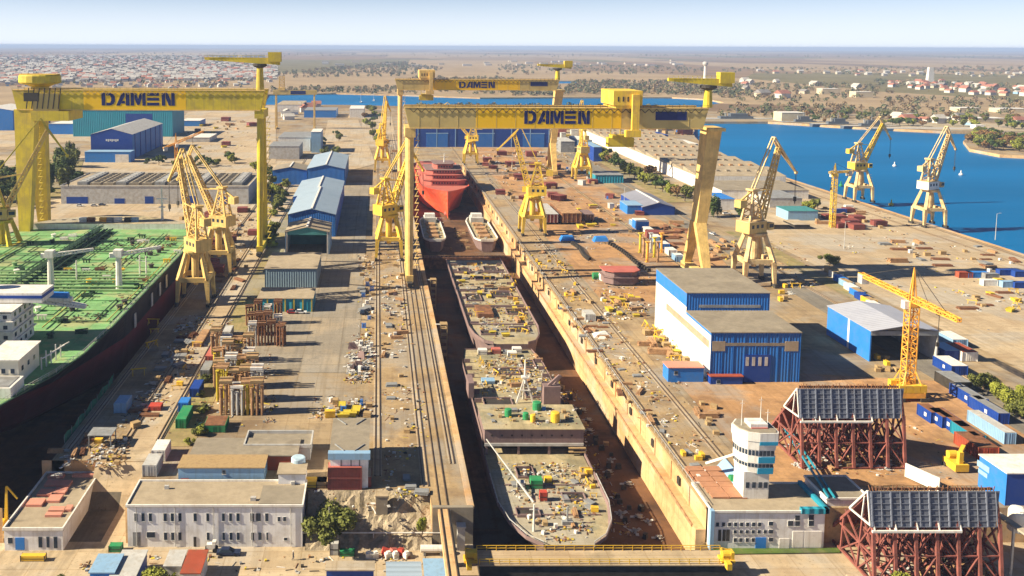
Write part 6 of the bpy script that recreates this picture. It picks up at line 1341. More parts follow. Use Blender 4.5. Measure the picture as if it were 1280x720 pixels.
def place(kind, x, y, z, rz, where, s=1, m=None, label=None):
    if kind not in TM: TM[kind] = tmpl(kind)
    o = TM[kind].copy()
    if m: 
        key = kind+m.name
        if key not in TM: q = TM[kind].data.copy(); q.materials.clear(); q.materials.append(m); TM[key] = q
        o.data = TM[key]
    COL.objects.link(o); o.location = (x,y,z); o.rotation_euler = (0,0,rz); o.scale = (s,)*3; nm, ct = KN[kind]
    tag(o, label or f'{nm} {where}', ct, group=None if label else f'{nm}s {where}'); return o
OCC = []
def scatter(poly, n, kinds, where, z=0, seed=1, s=(.8,1.3), align=.7, px=True, mind=2.6, keep=None):
    P = P2(poly, z) if px else poly; r = random.Random(seed); xs = [p[0] for p in P]; ys_ = [p[1] for p in P]; k = 0; tries = 0
    cols = [c for c in kinds]
    while k < n and tries < n*30:
        tries += 1; x, y = r.uniform(min(xs),max(xs)), r.uniform(min(ys_),max(ys_))
        if not inpoly(x, y, P) or any(abs(x-a_)+abs(y-b_) < mind for a_, b_ in OCC[-220:]): continue
        if keep and not keep(x, y): continue
        OCC.append((x,y)); kd = r.choice(cols); rz = (r.choice([0, math.pi/2]) + r.gauss(0,.08)) if r.random() < align else r.uniform(0,3.14)
        m_ = None
        place(kd, x, y, z, rz, where, r.uniform(*s), m_); k += 1
S = scatter
S([(436,428),(466,428),(467,474),(434,474)], 34, ['scrap_heap','scrap_heap','pallet_load','steel_bracket'], 'in the pale scrap patch left of the crane tracks', seed=2, mind=2)
S([(452,330),(468,330),(467,424),(448,424)], 22, ['scrap_heap','pallet_load','plate_stack','crate','gas_rack'], 'along the left crane track above the scrap patch', seed=3)
S([(400,500),(465,500),(465,524),(400,524)], 14, ['crate','gas_rack','pallet_load','generator','waste_skip'], 'behind the tall blue and white building', seed=4)
S([(478,345),(503,345),(509,472),(478,472)], 46, ['plate_stack','pallet_load','beam_stack','scrap_heap','scrap_heap','crate','steel_bracket'], 'between the crane tracks left of the dock', seed=5, s=(.6,1.05), mind=2.4)
S([(478,275),(498,275),(500,340),(478,340)], 16, ['scrap_heap','pallet_load','beam_stack','crate'], 'around the yellow crane legs on the track strip', seed=6)
S([(474,180),(500,180),(502,270),(474,270)], 18, ['scrap_heap','pallet_load','beam_stack','crate'], 'far up the track strip beside the red ship', seed=7, s=(1,1.8))
S([(480,478),(520,478),(530,640),(485,640)], 9, ['plate_stack','crate','cable_reel'], 'on the near part of the track strip', seed=8, s=(.5,.9))
S([(228,400),(250,400),(196,520),(160,540)], 26, ['scrap_heap','crate','pipe_bundle','plate_stack'], 'in the tanker shadow between the tracks', seed=9)
S([(256,300),(316,300),(306,350),(268,380),(256,380)], 26, ['scrap_heap','crate','pipe_bundle','generator','hull_block'], 'around the legs of the beige tanker-side cranes', seed=10, s=(.8,1.3))
S([(225,262),(320,262),(320,298),(232,298)], 26, ['scrap_heap','crate','beam_stack','hull_block'], 'on the apron in front of the long white warehouse', seed=11, s=(.8,1.5))
S([(60,300),(120,296),(60,345),(20,362),(10,340)], 34, ['scrap_heap','crate','pipe_bundle','hull_block','waste_skip'], 'on the rusty yard left of the tanker', seed=12, s=(.8,1.5))
S([(196,396),(160,470),(196,470),(228,396)], 4, ['trestle'], 'beside the pale road next to the tanker', seed=13)
S([(122,560),(160,545),(154,582),(112,584)], 22, ['pallet_load','scrap_heap','crate','keel_block'], 'in rows beside the grey shelter', seed=14, s=(.5,.8), mind=1.6)
S([(212,470),(245,430),(250,436),(220,500)], 7, ['trestle','crate','generator'], 'standing on the pale road beside the tanker', seed=15, s=(.7,1))
S([(660,312),(700,312),(740,380),(700,380)], 26, ['trestle','generator','crate','beam_stack','scrap_heap'], 'high on the strip beside the sunlit dock wall', seed=16, s=(.6,1))
S([(700,385),(745,385),(850,560),(818,560)], 46, ['plate_stack','beam_stack','pipe_bundle','crate','scrap_heap','pallet_load'], 'low on the strip beside the sunlit dock wall', seed=17, s=(.5,.9))
S([(860,500),(885,500),(925,555),(890,555)], 8, ['pipe_bundle','beam_stack','trestle','crate'], 'on the rusty ground behind the control tower', seed=18, s=(.7,1.1))
S([(745,365),(800,365),(815,395),(758,398)], 34, ['scrap_heap','crate','waste_skip','pallet_load','trestle','beam_stack'], 'in the mixed scrap field left of the big hall', seed=19, s=(.7,1.1), mind=2.2)
S([(805,410),(845,412),(882,455),(850,458),(800,430)], 30, ['trestle','beam_stack','crate','waste_skip','trestle'], 'by the white side wall of the big hall', seed=20, s=(.8,1.4), mind=2.4)
S([(690,255),(800,262),(820,300),(700,300)], 34, ['hull_block','crate','beam_stack','waste_skip','generator','scrap_heap'], 'on the rusty yard behind the pinkish hull block', seed=21, s=(.8,1.5))
S([(600,190),(690,190),(700,225),(610,225)], 50, ['hull_block','crate','scrap_heap','beam_stack','pallet_load'], 'in the far yard right of the red ship', seed=22, s=(1,1.9))
S([(700,195),(740,195),(760,230),(715,240)], 20, ['hull_block','crate','scrap_heap','gas_rack','tool_cabin'], 'around the pale yellow crane', seed=23, s=(1,1.7))
S([(612,235),(700,235),(700,252),(618,252)], 24, ['hull_block','beam_stack','scrap_heap','crate'], 'on the yard beside the dock, level with the red bow', seed=24, s=(.9,1.6))
S([(740,228),(800,240),(812,262),(770,268),(745,250)], 18, ['crate','generator','hull_block','tool_cabin','gas_rack'], 'next to the slate-roofed blue shed', seed=25, s=(.9,1.5))
S([(805,282),(845,275),(870,300),(840,312),(820,306)], 16, ['pipe_bundle','beam_stack','pipe_bundle'], 'in the rusty stockyard below the slate-roofed shed', seed=26, s=(1.1,1.6), align=1)
S([(870,305),(920,300),(935,330),(880,335)], 30, ['beam_stack','trestle','scrap_heap','crate'], 'in the ochre stockyard behind the big hall', seed=27, s=(.8,1.3))
S([(1090,300),(1200,300),(1280,330),(1280,345),(1120,330)], 30, ['pipe_bundle','beam_stack','plate_stack','crate','pallet_load'], 'on the pale apron near the quay edge', seed=28, s=(.9,1.6))
S([(1000,262),(1060,258),(1120,285),(1040,292)], 26, ['crate','hull_block','beam_stack','scrap_heap'], 'around the small yellow tower crane', seed=29, s=(.9,1.5))
S([(1200,365),(1280,362),(1280,390),(1210,392)], 20, ['scrap_heap','crate','waste_skip','trestle','pipe_bundle'], 'on the apron at the right photo edge', seed=30, s=(.8,1.3))
S([(970,352),(1020,352),(1015,378),(975,378)], 10, ['trestle','generator','scrap_heap','crate'], 'around the foot of the large lattice crane', seed=31, s=(.8,1.2))
S([(1090,445),(1125,450),(1120,470),(1095,466)], 7, ['trestle','crate','generator'], 'in front of the open blue shed', seed=32, s=(.8,1.1))
S([(985,555),(1120,555),(1130,588),(1000,588)], 46, ['scrap_heap','scrap_heap','beam_stack','crate'], 'under the maroon frame beside the tower crane', seed=33, s=(.7,1.1), mind=2)
S([(1085,705),(1240,705),(1250,745),(1100,745)], 26, ['scrap_heap','beam_stack','crate'], 'under the nearest maroon frame', z=LOW, seed=34, s=(.7,1.1), mind=2)
S([(850,565),(880,565),(905,610),(872,600)], 10, ['plate_stack','pallet_load','generator'], 'on the quay beside the control tower', seed=35, s=(.6,.9))
S([(238,150),(330,150),(330,180),(250,190)], 30, ['hull_block','crate','beam_stack','waste_skip'], 'in the sandy yard far left of the dock head', seed=36, s=(1.2,2.2))
S([(640,150),(760,150),(760,172),(700,176)], 40, ['hull_block','tool_cabin','crate','waste_skip'], 'in the works beyond the dark blue hall', seed=37, s=(1.5,3), mind=6)
S([(790,150),(868,150),(868,172),(800,165)], 40, ['hull_block','tool_cabin','crate','gas_rack'], 'beyond the long warehouse near the basin head', seed=38, s=(1.5,3), mind=6)
# on the hulls
S([(564,330),(628,330),(655,395),(652,424),(612,420),(590,395)], 44, ['beam_stack','trestle','scrap_heap','crate','plate_stack','waste_skip'], 'on the deck of the farther tan hull', z=-3.2, seed=40, s=(.55,1.0), mind=2.2)
S([(632,345),(642,345),(664,395),(656,420),(650,395)], 14, ['trestle','generator'], 'along the right side of the farther tan hull', z=-3.2, seed=41, s=(.6,.9), mind=1.4)
S([(598,440),(668,440),(700,490),(600,495)], 40, ['scrap_heap','crate','beam_stack','plate_stack','trestle','pallet_load'], 'on the after deck of the nearest hull', z=-2.8, seed=42, s=(.5,.9), mind=2)
S([(612,512),(724,512),(728,530),(610,530)], 12, ['crate','pallet_load','plate_stack','gas_rack'], 'on the hull block roof of the nearest hull', z=1.1, seed=43, s=(.4,.7), mind=1.8)
S([(628,590),(728,590),(742,640),(730,672),(680,672),(645,630)], 34, ['scrap_heap','crate','plate_stack','pallet_load','beam_stack'], 'on the foredeck of the nearest hull', z=-6, seed=44, s=(.4,.75), mind=1.8)
S([(727,585),(735,585),(748,640),(742,640)], 9, ['trestle','generator','crate'], 'along the right rail of the nearest hull', z=-6, seed=45, s=(.5,.8), mind=1.4)
S([(532,280),(554,280),(556,298),(532,298)], 12, ['scrap_heap','crate'], 'on the left narrow boat', z=-6.6, seed=46, s=(.6,.9), mind=1.6)
S([(594,280),(612,280),(614,298),(596,298)], 12, ['scrap_heap','crate'], 'on the right narrow boat', z=-6.6, seed=47, s=(.6,.9), mind=1.6)
S([(562,285),(582,285),(588,312),(560,312)], 12, ['beam_stack','crate','keel_block'], 'on the dock floor between the narrow boats', z=-13, seed=48, s=(.7,1.2))
S([(745,560),(760,560),(830,680),(790,680)], 20, ['keel_block','scrap_heap'], 'on the dock floor at the foot of the sunlit wall', z=-13, seed=49, s=(.7,1.1))
S([(680,470),(700,470),(760,560),(740,560)], 16, ['keel_block','scrap_heap','crate'], 'on the dock floor right of the nearest hull', z=-13, seed=50, s=(.8,1.3))
S([(0,640),(22,640),(10,680),(0,680)], 5, ['crate','scrap_heap'], 'on the tanker dock floor at bottom left', z=-11.5, seed=51)
S([(60,566),(118,540),(122,548),(70,600)], 12, ['pipe_bundle','beam_stack','scrap_heap'], 'along the tanker dock coping', seed=52, s=(.6,.9))
PLOR = mat('orange_rust_plate', (.42,.21,.12), .85, .2, .5, (.33,.15,.08), .6, .5)
# rust-orange plate stacks behind the office by the control tower
for j in range(6):
    for i in range(2): a = g(868+i*22+j*6, 590+j*6.6); place('plate_stack', a.x, a.y, 0, 0, '', 1.05, PLOR, f'{["left","right"][i]} stack of orange-red plates, {nth[5-j]} row from the front, beside the tower')
# two lines of keel blocks
for q, (x0, y0_, x1, y1_) in enumerate(((716,306,738,326),(762,306,812,340))):
    A, B = g(x0,y0_), g(x1,y1_); n = 20
    for k in range(n):
        p_ = A.lerp(B, k/(n-1)); place('keel_block', p_.x+math.sin(k*.3)*.8, p_.y, 0, .1, ['in the short dark line on the rusty yard','in the long dark line left of the gantry leg'][q], 1.25)
# hull sections standing on the rusty yard
def big_block(label, px, py, L, W_, H_, m, rm, rz=0):
    a = g(px,py); t = thing('hull_block', label, 'hull block', (a.x,a.y+L/2,0), rz)
    MB().box(-W_/2,W_/2,-L/2,L/2,1.2,H_).build('shell', m, t); MB().box(-W_/2-.1,W_/2+.1,-L/2-.1,L/2+.1,H_,H_+.15).build('deck', rm, t)
    mb = MB()
    for k in range(int(L/2.2)): y = -L/2+1+k*2.2; mb.box(-W_/2-.15,-W_/2+.02,y-.1,y+.1,1.2,H_).box(W_/2-.02,W_/2+.15,y-.1,y+.1,1.2,H_)
    for k in range(5): x = -W_/2+.5+k*(W_-1)/4; mb.box(x-.1,x+.1,-L/2-.15,-L/2+.02,1.2,H_)
    mb.build('frames', rm, t)
    for x in (-W_*.35,W_*.35):
        for y in (-L*.4,0,L*.4): MB().box(x-.6,x+.6,y-.6,y+.6,0,1.2).build('keel_support', TIMB, t)
big_block('long dark hull block on supports, left of two behind the yellow quay crane', 688, 281, 34, 9, 6, MARO, GREYL)
big_block('long rust and grey hull block on supports, right of two behind the yellow quay crane', 715, 281, 36, 11, 6.5, RUST, RUSTL)
big_block('smaller rusty hull block right of the two long ones', 735, 279, 14, 7, 5, RUST, HPUR)
a = g(779,358); t = thing('hull_block', 'pinkish six-sided superstructure block with ledges, on the yard left of the gantry leg', 'superstructure block', (a.x,a.y+5,0))
hx = lambda s: [(-8*s,-2*s),(-4.5*s,-5.5*s),(4.5*s,-5.5*s),(8*s,-2*s),(8*s,5*s),(-8*s,5*s)]
MB().prism(hx(.92),.8,3.4).build('lower_tier', HPUR, t); MB().prism(hx(1),3.4,3.8).build('ledge', HPUR, t); MB().prism(hx(.85),3.8,6).build('upper_tier', HPUR, t); MB().prism(hx(.98),6,6.3).build('roof', HPNK, t)
a = g(756,350); t = thing('boat_section', 'white and green boat cabin section beside the pinkish block', 'boat section', (a.x,a.y,0)); MB().lathe((0,0,0),[(2.6,0),(2.8,2.4),(2.2,3.4)],14).build('drum', WHITE, t); MB().tube((-5,1,1.6),(-2,1,1.6),1.5,n=14).build('lying_drum', GREENP, t); MB().box(3,8,0,3,0,2.6).build('house', LBLUE, t)
for k, (px, py) in enumerate(((710,302),(752,303))): a = g(px,py); t = thing('tarpaulin_pile', ['bright blue tarpaulin-covered pile, left of two','bright blue tarpaulin-covered pile, right of two'][k], 'covered pile', (a.x,a.y+2,0)); MB().hexa([(-4,-2.6,0),(4,-2.6,0),(4.3,2.6,0),(-4,2.6,0)],[(-2.6,-1.4,2.7),(2.9,-1.6,2.4),(2.8,1.6,2.8),(-2.9,1.5,2.6)]).build('tarpaulin', BLUEB, t); MB().box(-3.4,3.4,-2.9,-2.6,0,.5).build('timber', TIMB, t)
# tall ochre prop columns left of the gantry leg
for k in range(7): a = g(800+k*4.4, 316+ (k%3)*6); tag(MB().box(-.8,.8,-.8,.8,0,.4).tube((0,0,.4),(0,0,9.5),.62,n=10).box(-1,1,-1,1,9.5,9.9).bar((-.8,-.8,.4),(0,0,4),.15).build('prop_column', [YELO,RUSTL,ORNG,GREYL][k%4], loc=(a.x,a.y,0)), f'{["olive-yellow","pale rusty","orange","light grey"][k%4]} prop column, {nth[k]} from the left in the cluster before the gantry leg', 'prop column', 'prop columns left of the gantry leg')
# blue and white office cabins in a row by the gantry leg
for k, (px, py, m) in enumerate(((795,283,LBLUE),(803,288,BLUEB),(812,293,WHITE),(822,303,LBLUE),(832,312,BLUEB),(841,320,WHITE),(851,328,LBLUE))): cont(f'{cn[id(m)]} cabin, {nth[k]} from the slate-roofed shed in the row towards the gantry leg', px, py, m, 7, roofm=WHITE, grp='cabins in a row towards the gantry leg', wdt=4, h=2.9)
cont('white office trailer standing on the quay beside the dock wall', 738, 402, GREYL, 6, wdt=3.6, roofm=GREYL)
tag(MB().hexa([(-3.4,-2.6,0),(3.4,-2.4,0),(3.6,2.6,0),(-3,2.4,0)],[(-1.2,-1.4,1.4),(2,-1,.9),(1.6,1.4,1.5),(-1.9,1.1,1.0)]).hexa([(-2,-3.4,0),(1,-3.6,0),(1,-2.2,0),(-2,-2.2,0)],[(-1.4,-3,.8),(.6,-3.2,.6),(.5,-2.4,.9),(-1.3,-2.4,.9)]).build('covered_pile', WHITE, loc=(g(752,420).x,g(752,420).y,0)), 'white sheeted pile on the quay below the office trailer', 'covered pile')
# small things near the dock mouth
a = g(477,648,-5); t = thing('pillar', 'square concrete post standing on the rubble slope', 'concrete post', (a.x,a.y,-8)); MB().box(-1.3,1.3,-1.1,1.1,0,8.6).build('shaft', ROOFG, t); MB().box(-1.45,1.45,-1.25,1.25,8.6,8.9).build('cap', CONCL, t)
a, b = g(378,666,LOW+2.6), g(556,668,LOW+2.6); t = thing('overhead_pipe', 'long thin pale pipe on posts crossing before the rubble slope', 'pipe', (a.x,a.y,LOW)); L_ = b.x-a.x
MB().tube((0,0,2.6),(L_,0,2.6),.14,n=6).build('pipe', WHITE, t)
for k in range(5): MB().bar((L_*k/4,0,0),(L_*k/4,0,2.6),.16).build('post', GREYL, t)
a = g(541,693,LOW); t = thing('storage_tank', 'white lying cylinder tank beside the track bridge', 'tank', (a.x,a.y,LOW)); MB().tube((-2.6,0,1.3),(2.6,0,1.3),.8,n=14).build('vessel', WHITE, t); MB().box(-2,-1.5,-.7,.7,0,.9).box(1.5,2,-.7,.7,0,.9).build('cradle', GREY, t)
for k, (px, m) in enumerate(((482,REDP),(492,HPNK),(501,REDP))): a = g(px,693,LOW); tag(MB().cbox((0,0,.7),(1.6,1,1.2),.6*k,.3).tube((-.8,-.6,.3),(.8,-.6,.3),.3,n=8).build('red_fitting', m, loc=(a.x,a.y,LOW)), f'{["left","middle","right"][k]} of three red and pink steel fittings below the rubble slope', 'steel fitting')
for k, px in enumerate((461,469,485,494,508)): a = g(px,697,LOW); tag(MB().cbox((0,0,.55),(1.3,1,1.1),.2*k).cbox((.1,.1,1.2),(.8,.7,.3),.4).build('concrete_block', WHITE, loc=(a.x,a.y,LOW)), f'white concrete block on the lower road, {nth[k]} from the left', 'concrete block', 'white blocks below the rubble slope')
a = g(418,692,LOW); boxthing('equipment_box', 'box', 'white box at the foot of the dark fence near the round bush', a.x, a.y, LOW, 1.8, 1.4, 2.6, GREYL)
a = g(434,694,LOW); boxthing('equipment_box', 'box', 'green bin right of the white box near the round bush', a.x, a.y, LOW, 3.2, 1.2, 1.2, GREENP)
a = g(145,688,LOW); boxthing('equipment_box', 'box', 'green skip between the workshop and the white office', a.x, a.y, LOW, 2.6, 1.6, 1.4, GREENP)
a = g(42,700,LOW); boxthing('equipment_box', 'box', 'yellow box in front of the workshop blue door', a.x, a.y, LOW, 5, 1.2, 1.2, YELP)
for k, (px, py, z) in enumerate(((588,700,-5),(908,700,-5))):
    a = g(px,py,z); t = thing('winch', ['yellow winch machine at the left end of the dock gate','yellow winch machine at the right end of the dock gate'][k], 'winch', (a.x,a.y,z)); MB().box(-1.4,1.4,-1.2,1.2,0,.5).tube((-1,0,1.3),(1,0,1.3),.8,n=12).box(.6,1.3,-.8,.8,.5,2).build('drum_unit', YELP, t); MB().bar((-1,-.8,.5),(-1,.4,2.4),.3).bar((-1,.4,2.4),(1.4,.4,1.8),.2).build('lever', YELP, t); MB().box(-1,0,-3,-1.2,-.4,.9).build('gearbox', YELP, t)
a = g(576,686,LOW); tag(MB().box(-.8,.8,-.8,.8,0,5.2).box(-1,1,-1,1,5.2,5.5).build('bollard_post', GREYL, loc=(a.x,a.y,LOW)), 'slim concrete post with a cap between track bridge and dock gate', 'post')
# green netting along the tanker dock
t = thing('safety_net', 'green netting on posts along the near end of the tanker dock', 'netting', (TX1-.2, 214, 0))
mb = MB(); n = 16
for i in range(n+1): mb.v += [(-.6*math.sin(i*1.3),i*2.6,-3.2+.5*math.sin(i*2.1)),(-.2,i*2.6,1.5+.5*math.sin(i*1.7))]
for i in range(n): mb.f.append((2*i,2*i+2,2*i+3,2*i+1)); mb.m.append(0)
mb.build('net', mat('green_netting', (.05,.20,.13), .9, .3, .5), t); mb = MB()
for i in range(0, n+1, 2): MB().bar((0,i*2.6,0),(0,i*2.6,2.2),.12).build('post', GREY, t)
a = g(8,668,-11.5); t = thing('mobile_crane', 'small yellow crane standing on the tanker dock floor at the left edge', 'small crane', (a.x,a.y,-11.5)); MB().box(-1.6,1.6,-2.2,2.2,.6,2).build('chassis', YELP, t); MB().bar((0,0,2),(0,1,11),.7,.7,.4,.4).bar((0,1,11),(2.4,1,8),.3).build('boom', YELP, t); MB().box(-1.4,0,-1.6,.2,2,3.8).build('cab', YELP, t)
for s in (-1.7,1.7): MB().box(s-.3,s+.3,-2.4,2.4,0,.9).build('crawler', DARK, t)
# lamp posts
def lamp(px, py, h, lab, z=0):
    a = g(px,py,z); t = thing('street_lamp', lab, 'lamp post', (a.x,a.y,z)); MB().tube((0,0,0),(0,0,h),.22,.1,6).build('pole', GREYL, t); MB().bar((0,0,h),(1.6,0,h+.3),.12).cbox((1.8,0,h+.25),(.9,.35,.18)).build('lamp_head', GREYL, t)
for k, (px, py) in enumerate(((94,333),(350,176),(780,262),(935,345),(1055,312),(640,212),(866,222),(1244,300))): lamp(px, py, 14, f'tall lamp post {["on the plaza left of the tanker bow","near the grey sheds beyond the left gantry leg","beside the slate-roofed shed","left of the large lattice crane foot","on the pale apron above the round bush","in the far yard right of the red ship","between the poplars and the long warehouse","on the pale apron near the right edge"][k]}')
# walking person on the lower road
def person(px, py, z, lab, rz=0):
    a = g(px,py,z); me = bpy.data.meshes.new('person')
    V = [(0,0,.95),(0,0,1.15),(0,0,1.38),(0,.01,1.5),(0,.03,1.62),(0,.03,1.74),(-.18,0,1.42),(-.25,.05,1.16),(-.22,.18,.92),(.18,0,1.42),(.26,-.05,1.16),(.24,.06,.9),(-.1,0,.9),(-.11,.16,.5),(-.12,.02,.1),(-.12,.16,.05),(.1,0,.9),(.11,-.02,.5),(.12,-.22,.12),(.12,-.1,.04)]
    E_ = [(0,1),(1,2),(2,3),(3,4),(4,5),(2,6),(6,7),(7,8),(2,9),(9,10),(10,11),(0,12),(12,13),(13,14),(14,15),(0,16),(16,17),(17,18),(18,19)]
    me.from_pydata(V, E_, []); o = bpy.data.objects.new('person', me); COL.objects.link(o); o.location = (a.x,a.y,z); o.rotation_euler = (0,0,rz); o.scale = (1.15,)*3
    m = o.modifiers.new('skin','SKIN'); rad = [.15,.15,.16,.06,.1,.08,.07,.05,.04,.07,.05,.04,.1,.07,.05,.04,.1,.07,.05,.04]
    for i, q in enumerate(rad): me.skin_vertices[0].data[i].radius = (q,q*.8)
    me.skin_vertices[0].data[0].use_root = True; o.modifiers.new('sub','SUBSURF').levels = 1; me.materials.append(mat('dark_workwear', (.04,.05,.1), .9, .1, 3))
    tag(o, lab, 'person')
    hd = MB().lathe((0,.03,1.6), [(.05,0),(.105,.05),(.115,.12),(.1,.19),(.04,.24)], 10).build('helmet', WHITE, o); return o
person(366.5,700,LOW,'person in dark workwear walking on the lower road before the office', R(-90))
# ================================================================== TREES
def leafmat(n, c): return mat(n, c, .8, .35, .5, [q*.55 for q in c], .5, .9, rnd=.12)
LEAF = [leafmat('foliage_olive', (.14,.155,.035)), leafmat('foliage_deep_green', (.075,.115,.03)), leafmat('foliage_yellow_green', (.25,.27,.04)), leafmat('foliage_autumn', (.22,.13,.05))]
BARK = mat('bark', (.14,.10,.07), .9, .2, 1)
def crown(r, n, leaf, rx, rz_, z0, lobes):
    """leaf faces clumped over several lobes; light sizes vary"""
    mb = MB(); L = [(Vector((r.gauss(0,.42)*rx, r.gauss(0,.42)*rx, z0+rz_*(.25+.6*r.random()))), r.uniform(.35,.6)) for _ in range(lobes)]
    for _ in range(n):
        c, q = r.choice(L); d = Vector((r.gauss(0,1),r.gauss(0,1),r.gauss(0,1))).normalized(); p = c + Vector((d.x*rx*q, d.y*rx*q, d.z*rz_*q*.62))*(r.random()**.4)
        p.z = max(p.z, z0*.6)
        u = Vector((r.gauss(0,1),r.gauss(0,1),r.gauss(0,.7))).normalized(); v = u.cross(d if abs(u.dot(d)) < .95 else Vector((0,0,1))).normalized(); s = leaf*r.uniform(.6,1.4)
        mb.add([p-u*s-v*s*.6, p+u*s-v*s*.5, p+u*s*.8+v*s*.7, p-u*s*.7+v*s*.5], [(0,1,2,3)])
    return mb
def tree_t(kind, seed, n, leaf, rx, h, lm, lobes=9, trunk=.28, z0=None):
    r = random.Random(seed); z0 = h*.25 if z0 is None else z0; t = thing(kind, 'tree', 'tree', (0,0,-500))
    cr = crown(r, n, leaf, rx, h-z0, z0, lobes).build('crown', lm, t)
    mb = MB().tube((0,0,0),(0,0,h*.45),trunk,trunk*.6,7)
    for k in range(5): a_ = k*1.3; mb.tube((0,0,h*(.22+.05*k)),(math.cos(a_)*rx*.5,math.sin(a_)*rx*.5,h*(.5+.05*k)),trunk*.5,trunk*.15,5)
    mb.build('trunk', BARK, t); return t
TT = {'broad': [tree_t('tree', 1, 1500, .42, 3.6, 7, LEAF[0]), tree_t('tree', 2, 1500, .42, 3.4, 7.5, LEAF[1]), tree_t('tree', 3, 1300, .42, 3.2, 6, LEAF[2]), tree_t('tree', 4, 1200, .42, 3.2, 6, LEAF[3])],
      'poplar': [tree_t('poplar_tree', 5, 1300, .45, 2.3, 13, LEAF[1], 12, z0=1.5), tree_t('poplar_tree', 6, 1300, .45, 2.5, 11, LEAF[0], 12, z0=1.5)],
      'bush': [tree_t('bush', 7, 1100, .3, 2.6, 3.6, LEAF[2], 8, .15, .2), tree_t('bush', 8, 1100, .3, 2.8, 3.4, LEAF[0], 8, .15, .2)],
      'near': [tree_t('tree', 9, 5200, .17, 2.7, 4.4, LEAF[2], 16, z0=.6), tree_t('tree', 10, 5200, .17, 2.9, 4.2, LEAF[0], 16, z0=.5)]}
used = set()
def plant(kind, i, x, y, z, lab, grp=None, s=1, rz=None):
    src = TT[kind][i % len(TT[kind])]; rz = random.uniform(0,6.28) if rz is None else rz; s = s if isinstance(s, tuple) else (s,)*3; ct = {'bush':'bush','poplar':'poplar'}.get(kind,'tree')
    i %= len(TT[kind])
    if (kind, i) not in used: used.add((kind, i)); o = src; o.location = (x,y,z); o.rotation_euler = (0,0,rz); o['label'] = lab; o.scale = s
    else: o = dup(src, (x,y,z), rz, lab, None, s)
    o['category'] = ct
    if grp: o['group'] = grp
    return o
def pl(kind, i, px, py, lab, grp=None, s=1, z=0): a = g(px,py,z); return plant(kind, i, a.x, a.y, z, lab, grp, s)
pl('near', 0, 195, 748, 'bright yellow-green tree at the bottom edge below the white office', z=LOW, s=1.35)
pl('near', 1, 78, 742, 'small green tree at the bottom edge, left corner', z=LOW, s=.8)
pl('near', 0, 1128, 752, 'bright green tree in front of the nearest maroon frame, bottom right', z=LOW, s=1.25)
pl('near', 1, 412, 680, 'round green bush tree in the shade beside the white office', z=LOW, s=1.9)
pl('near', 0, 528, 668, 'narrow green bush on the rubble slope beside the track', z=-4, s=(.4,.5,.9))
pl('near', 1, 1037, 332, 'round dark bush tree at the end of the container row on the apron', s=1.25)
for k, (px, py, s, i) in enumerate(((1229,489,1.25,1),(1247,500,1.15,0),(1262,513,1.35,0),(1275,524,1.2,1),(1281,503,1.1,0))): pl('near', i, px, py, f'yellow-green tree at the right edge above the blue containers, {nth[k]} in the clump', 'trees at the right edge', s)
rr = random.Random(11)
for k, (px, py) in enumerate(((747,196),(752,199),(757,203),(763,206),(769,209),(775,213),(781,217),(787,221),(793,224),(799,227),(806,231),(812,222),(819,236),(828,240),(838,245),(846,248),(856,252))):
    pl('poplar' if k in (4, 7, 9) else 'broad', k, px, py, f'green tree, {nth[k]} counted from the far end of the row along the asphalt road', 'trees along the asphalt road', rr.uniform(1.25,1.6) if k not in (4,7,9) else .95)
for k, (px, py, s) in enumerate(((885,271,1),(892,272,.95),(897,270,.8))): pl('poplar', 0, px, py, f'tall poplar right of the gantry leg, {["left","middle","right"][k]} of three', s=s)
pl('broad', 1, 925, 272, 'dark bush tree right of the three poplars', s=.8); pl('broad', 2, 1012, 265, 'yellow-green tree beside the teal-roofed shed on the quay', s=1.1); pl('broad', 0, 1022, 262, 'olive tree behind the teal-roofed shed on the quay', s=.9)
def grove(poly, n, kinds, lab, grp, s=(.8,1.2), seed=1, z=0):
    P = P2(poly, z); r = random.Random(seed); k = 0
    while k < n:
        x, y = r.uniform(min(p[0] for p in P), max(p[0] for p in P)), r.uniform(min(p[1] for p in P), max(p[1] for p in P))
        if not inpoly(x, y, P): continue
        kd, i = r.choice(kinds); lc = {'broad':['olive','deep green','yellow-green','autumn-brown'],'poplar':['tall deep green','tall olive'],'bush':['yellow-green','olive']}[kd][i]; plant(kd, i, x, y, z, lc+' '+lab.replace('dark ','').replace('small ',''), grp+', '+lc, r.uniform(*s)); k += 1
B4 = [('broad',0),('broad',1),('broad',2),('broad',3)]; B2_ = [('broad',0),('broad',1)]
grove([(55,238),(62,205),(98,195),(104,225),(80,250)], 24, [('poplar',0),('poplar',1),('broad',1)], 'dark tree in the grove left of the long white warehouse', 'grove left of the long warehouse', (1.1,1.6), 1)
grove([(-10,262),(-10,215),(40,215),(60,245),(30,262)], 26, B2_, 'dark tree in the wood at the left edge behind the gantry leg', 'wood at the left edge', (1.2,1.7), 2)
grove([(178,211),(275,211),(272,203),(180,203)], 20, B2_+[('bush',1)], 'bush in the hedge behind the long white warehouse', 'hedge behind the long warehouse', (.6,1), 3)
grove([(285,205),(345,215),(352,240),(338,250),(318,212),(285,195)], 18, B4, 'bushy tree between the long warehouse and the blue hangars', 'trees beside the blue hangars', (.7,1.2), 4)
grove([(352,232),(360,232),(340,310),(330,310)], 22, [('bush',0),('bush',1),('broad',0)], 'bush on the green strip left of the hangar line', 'bushes left of the hangar line', (.6,1.2), 5)
grove([(400,200),(428,200),(425,170),(398,175)], 10, B2_, 'tree beside the pale road at the dock head', 'trees at the dock head', (.8,1.2), 6)
grove([(452,138),(480,138),(474,185),(458,160)], 14, B4, 'tree along the pale road beyond the far left crane', 'trees beyond the far left crane', (1,1.5), 7)
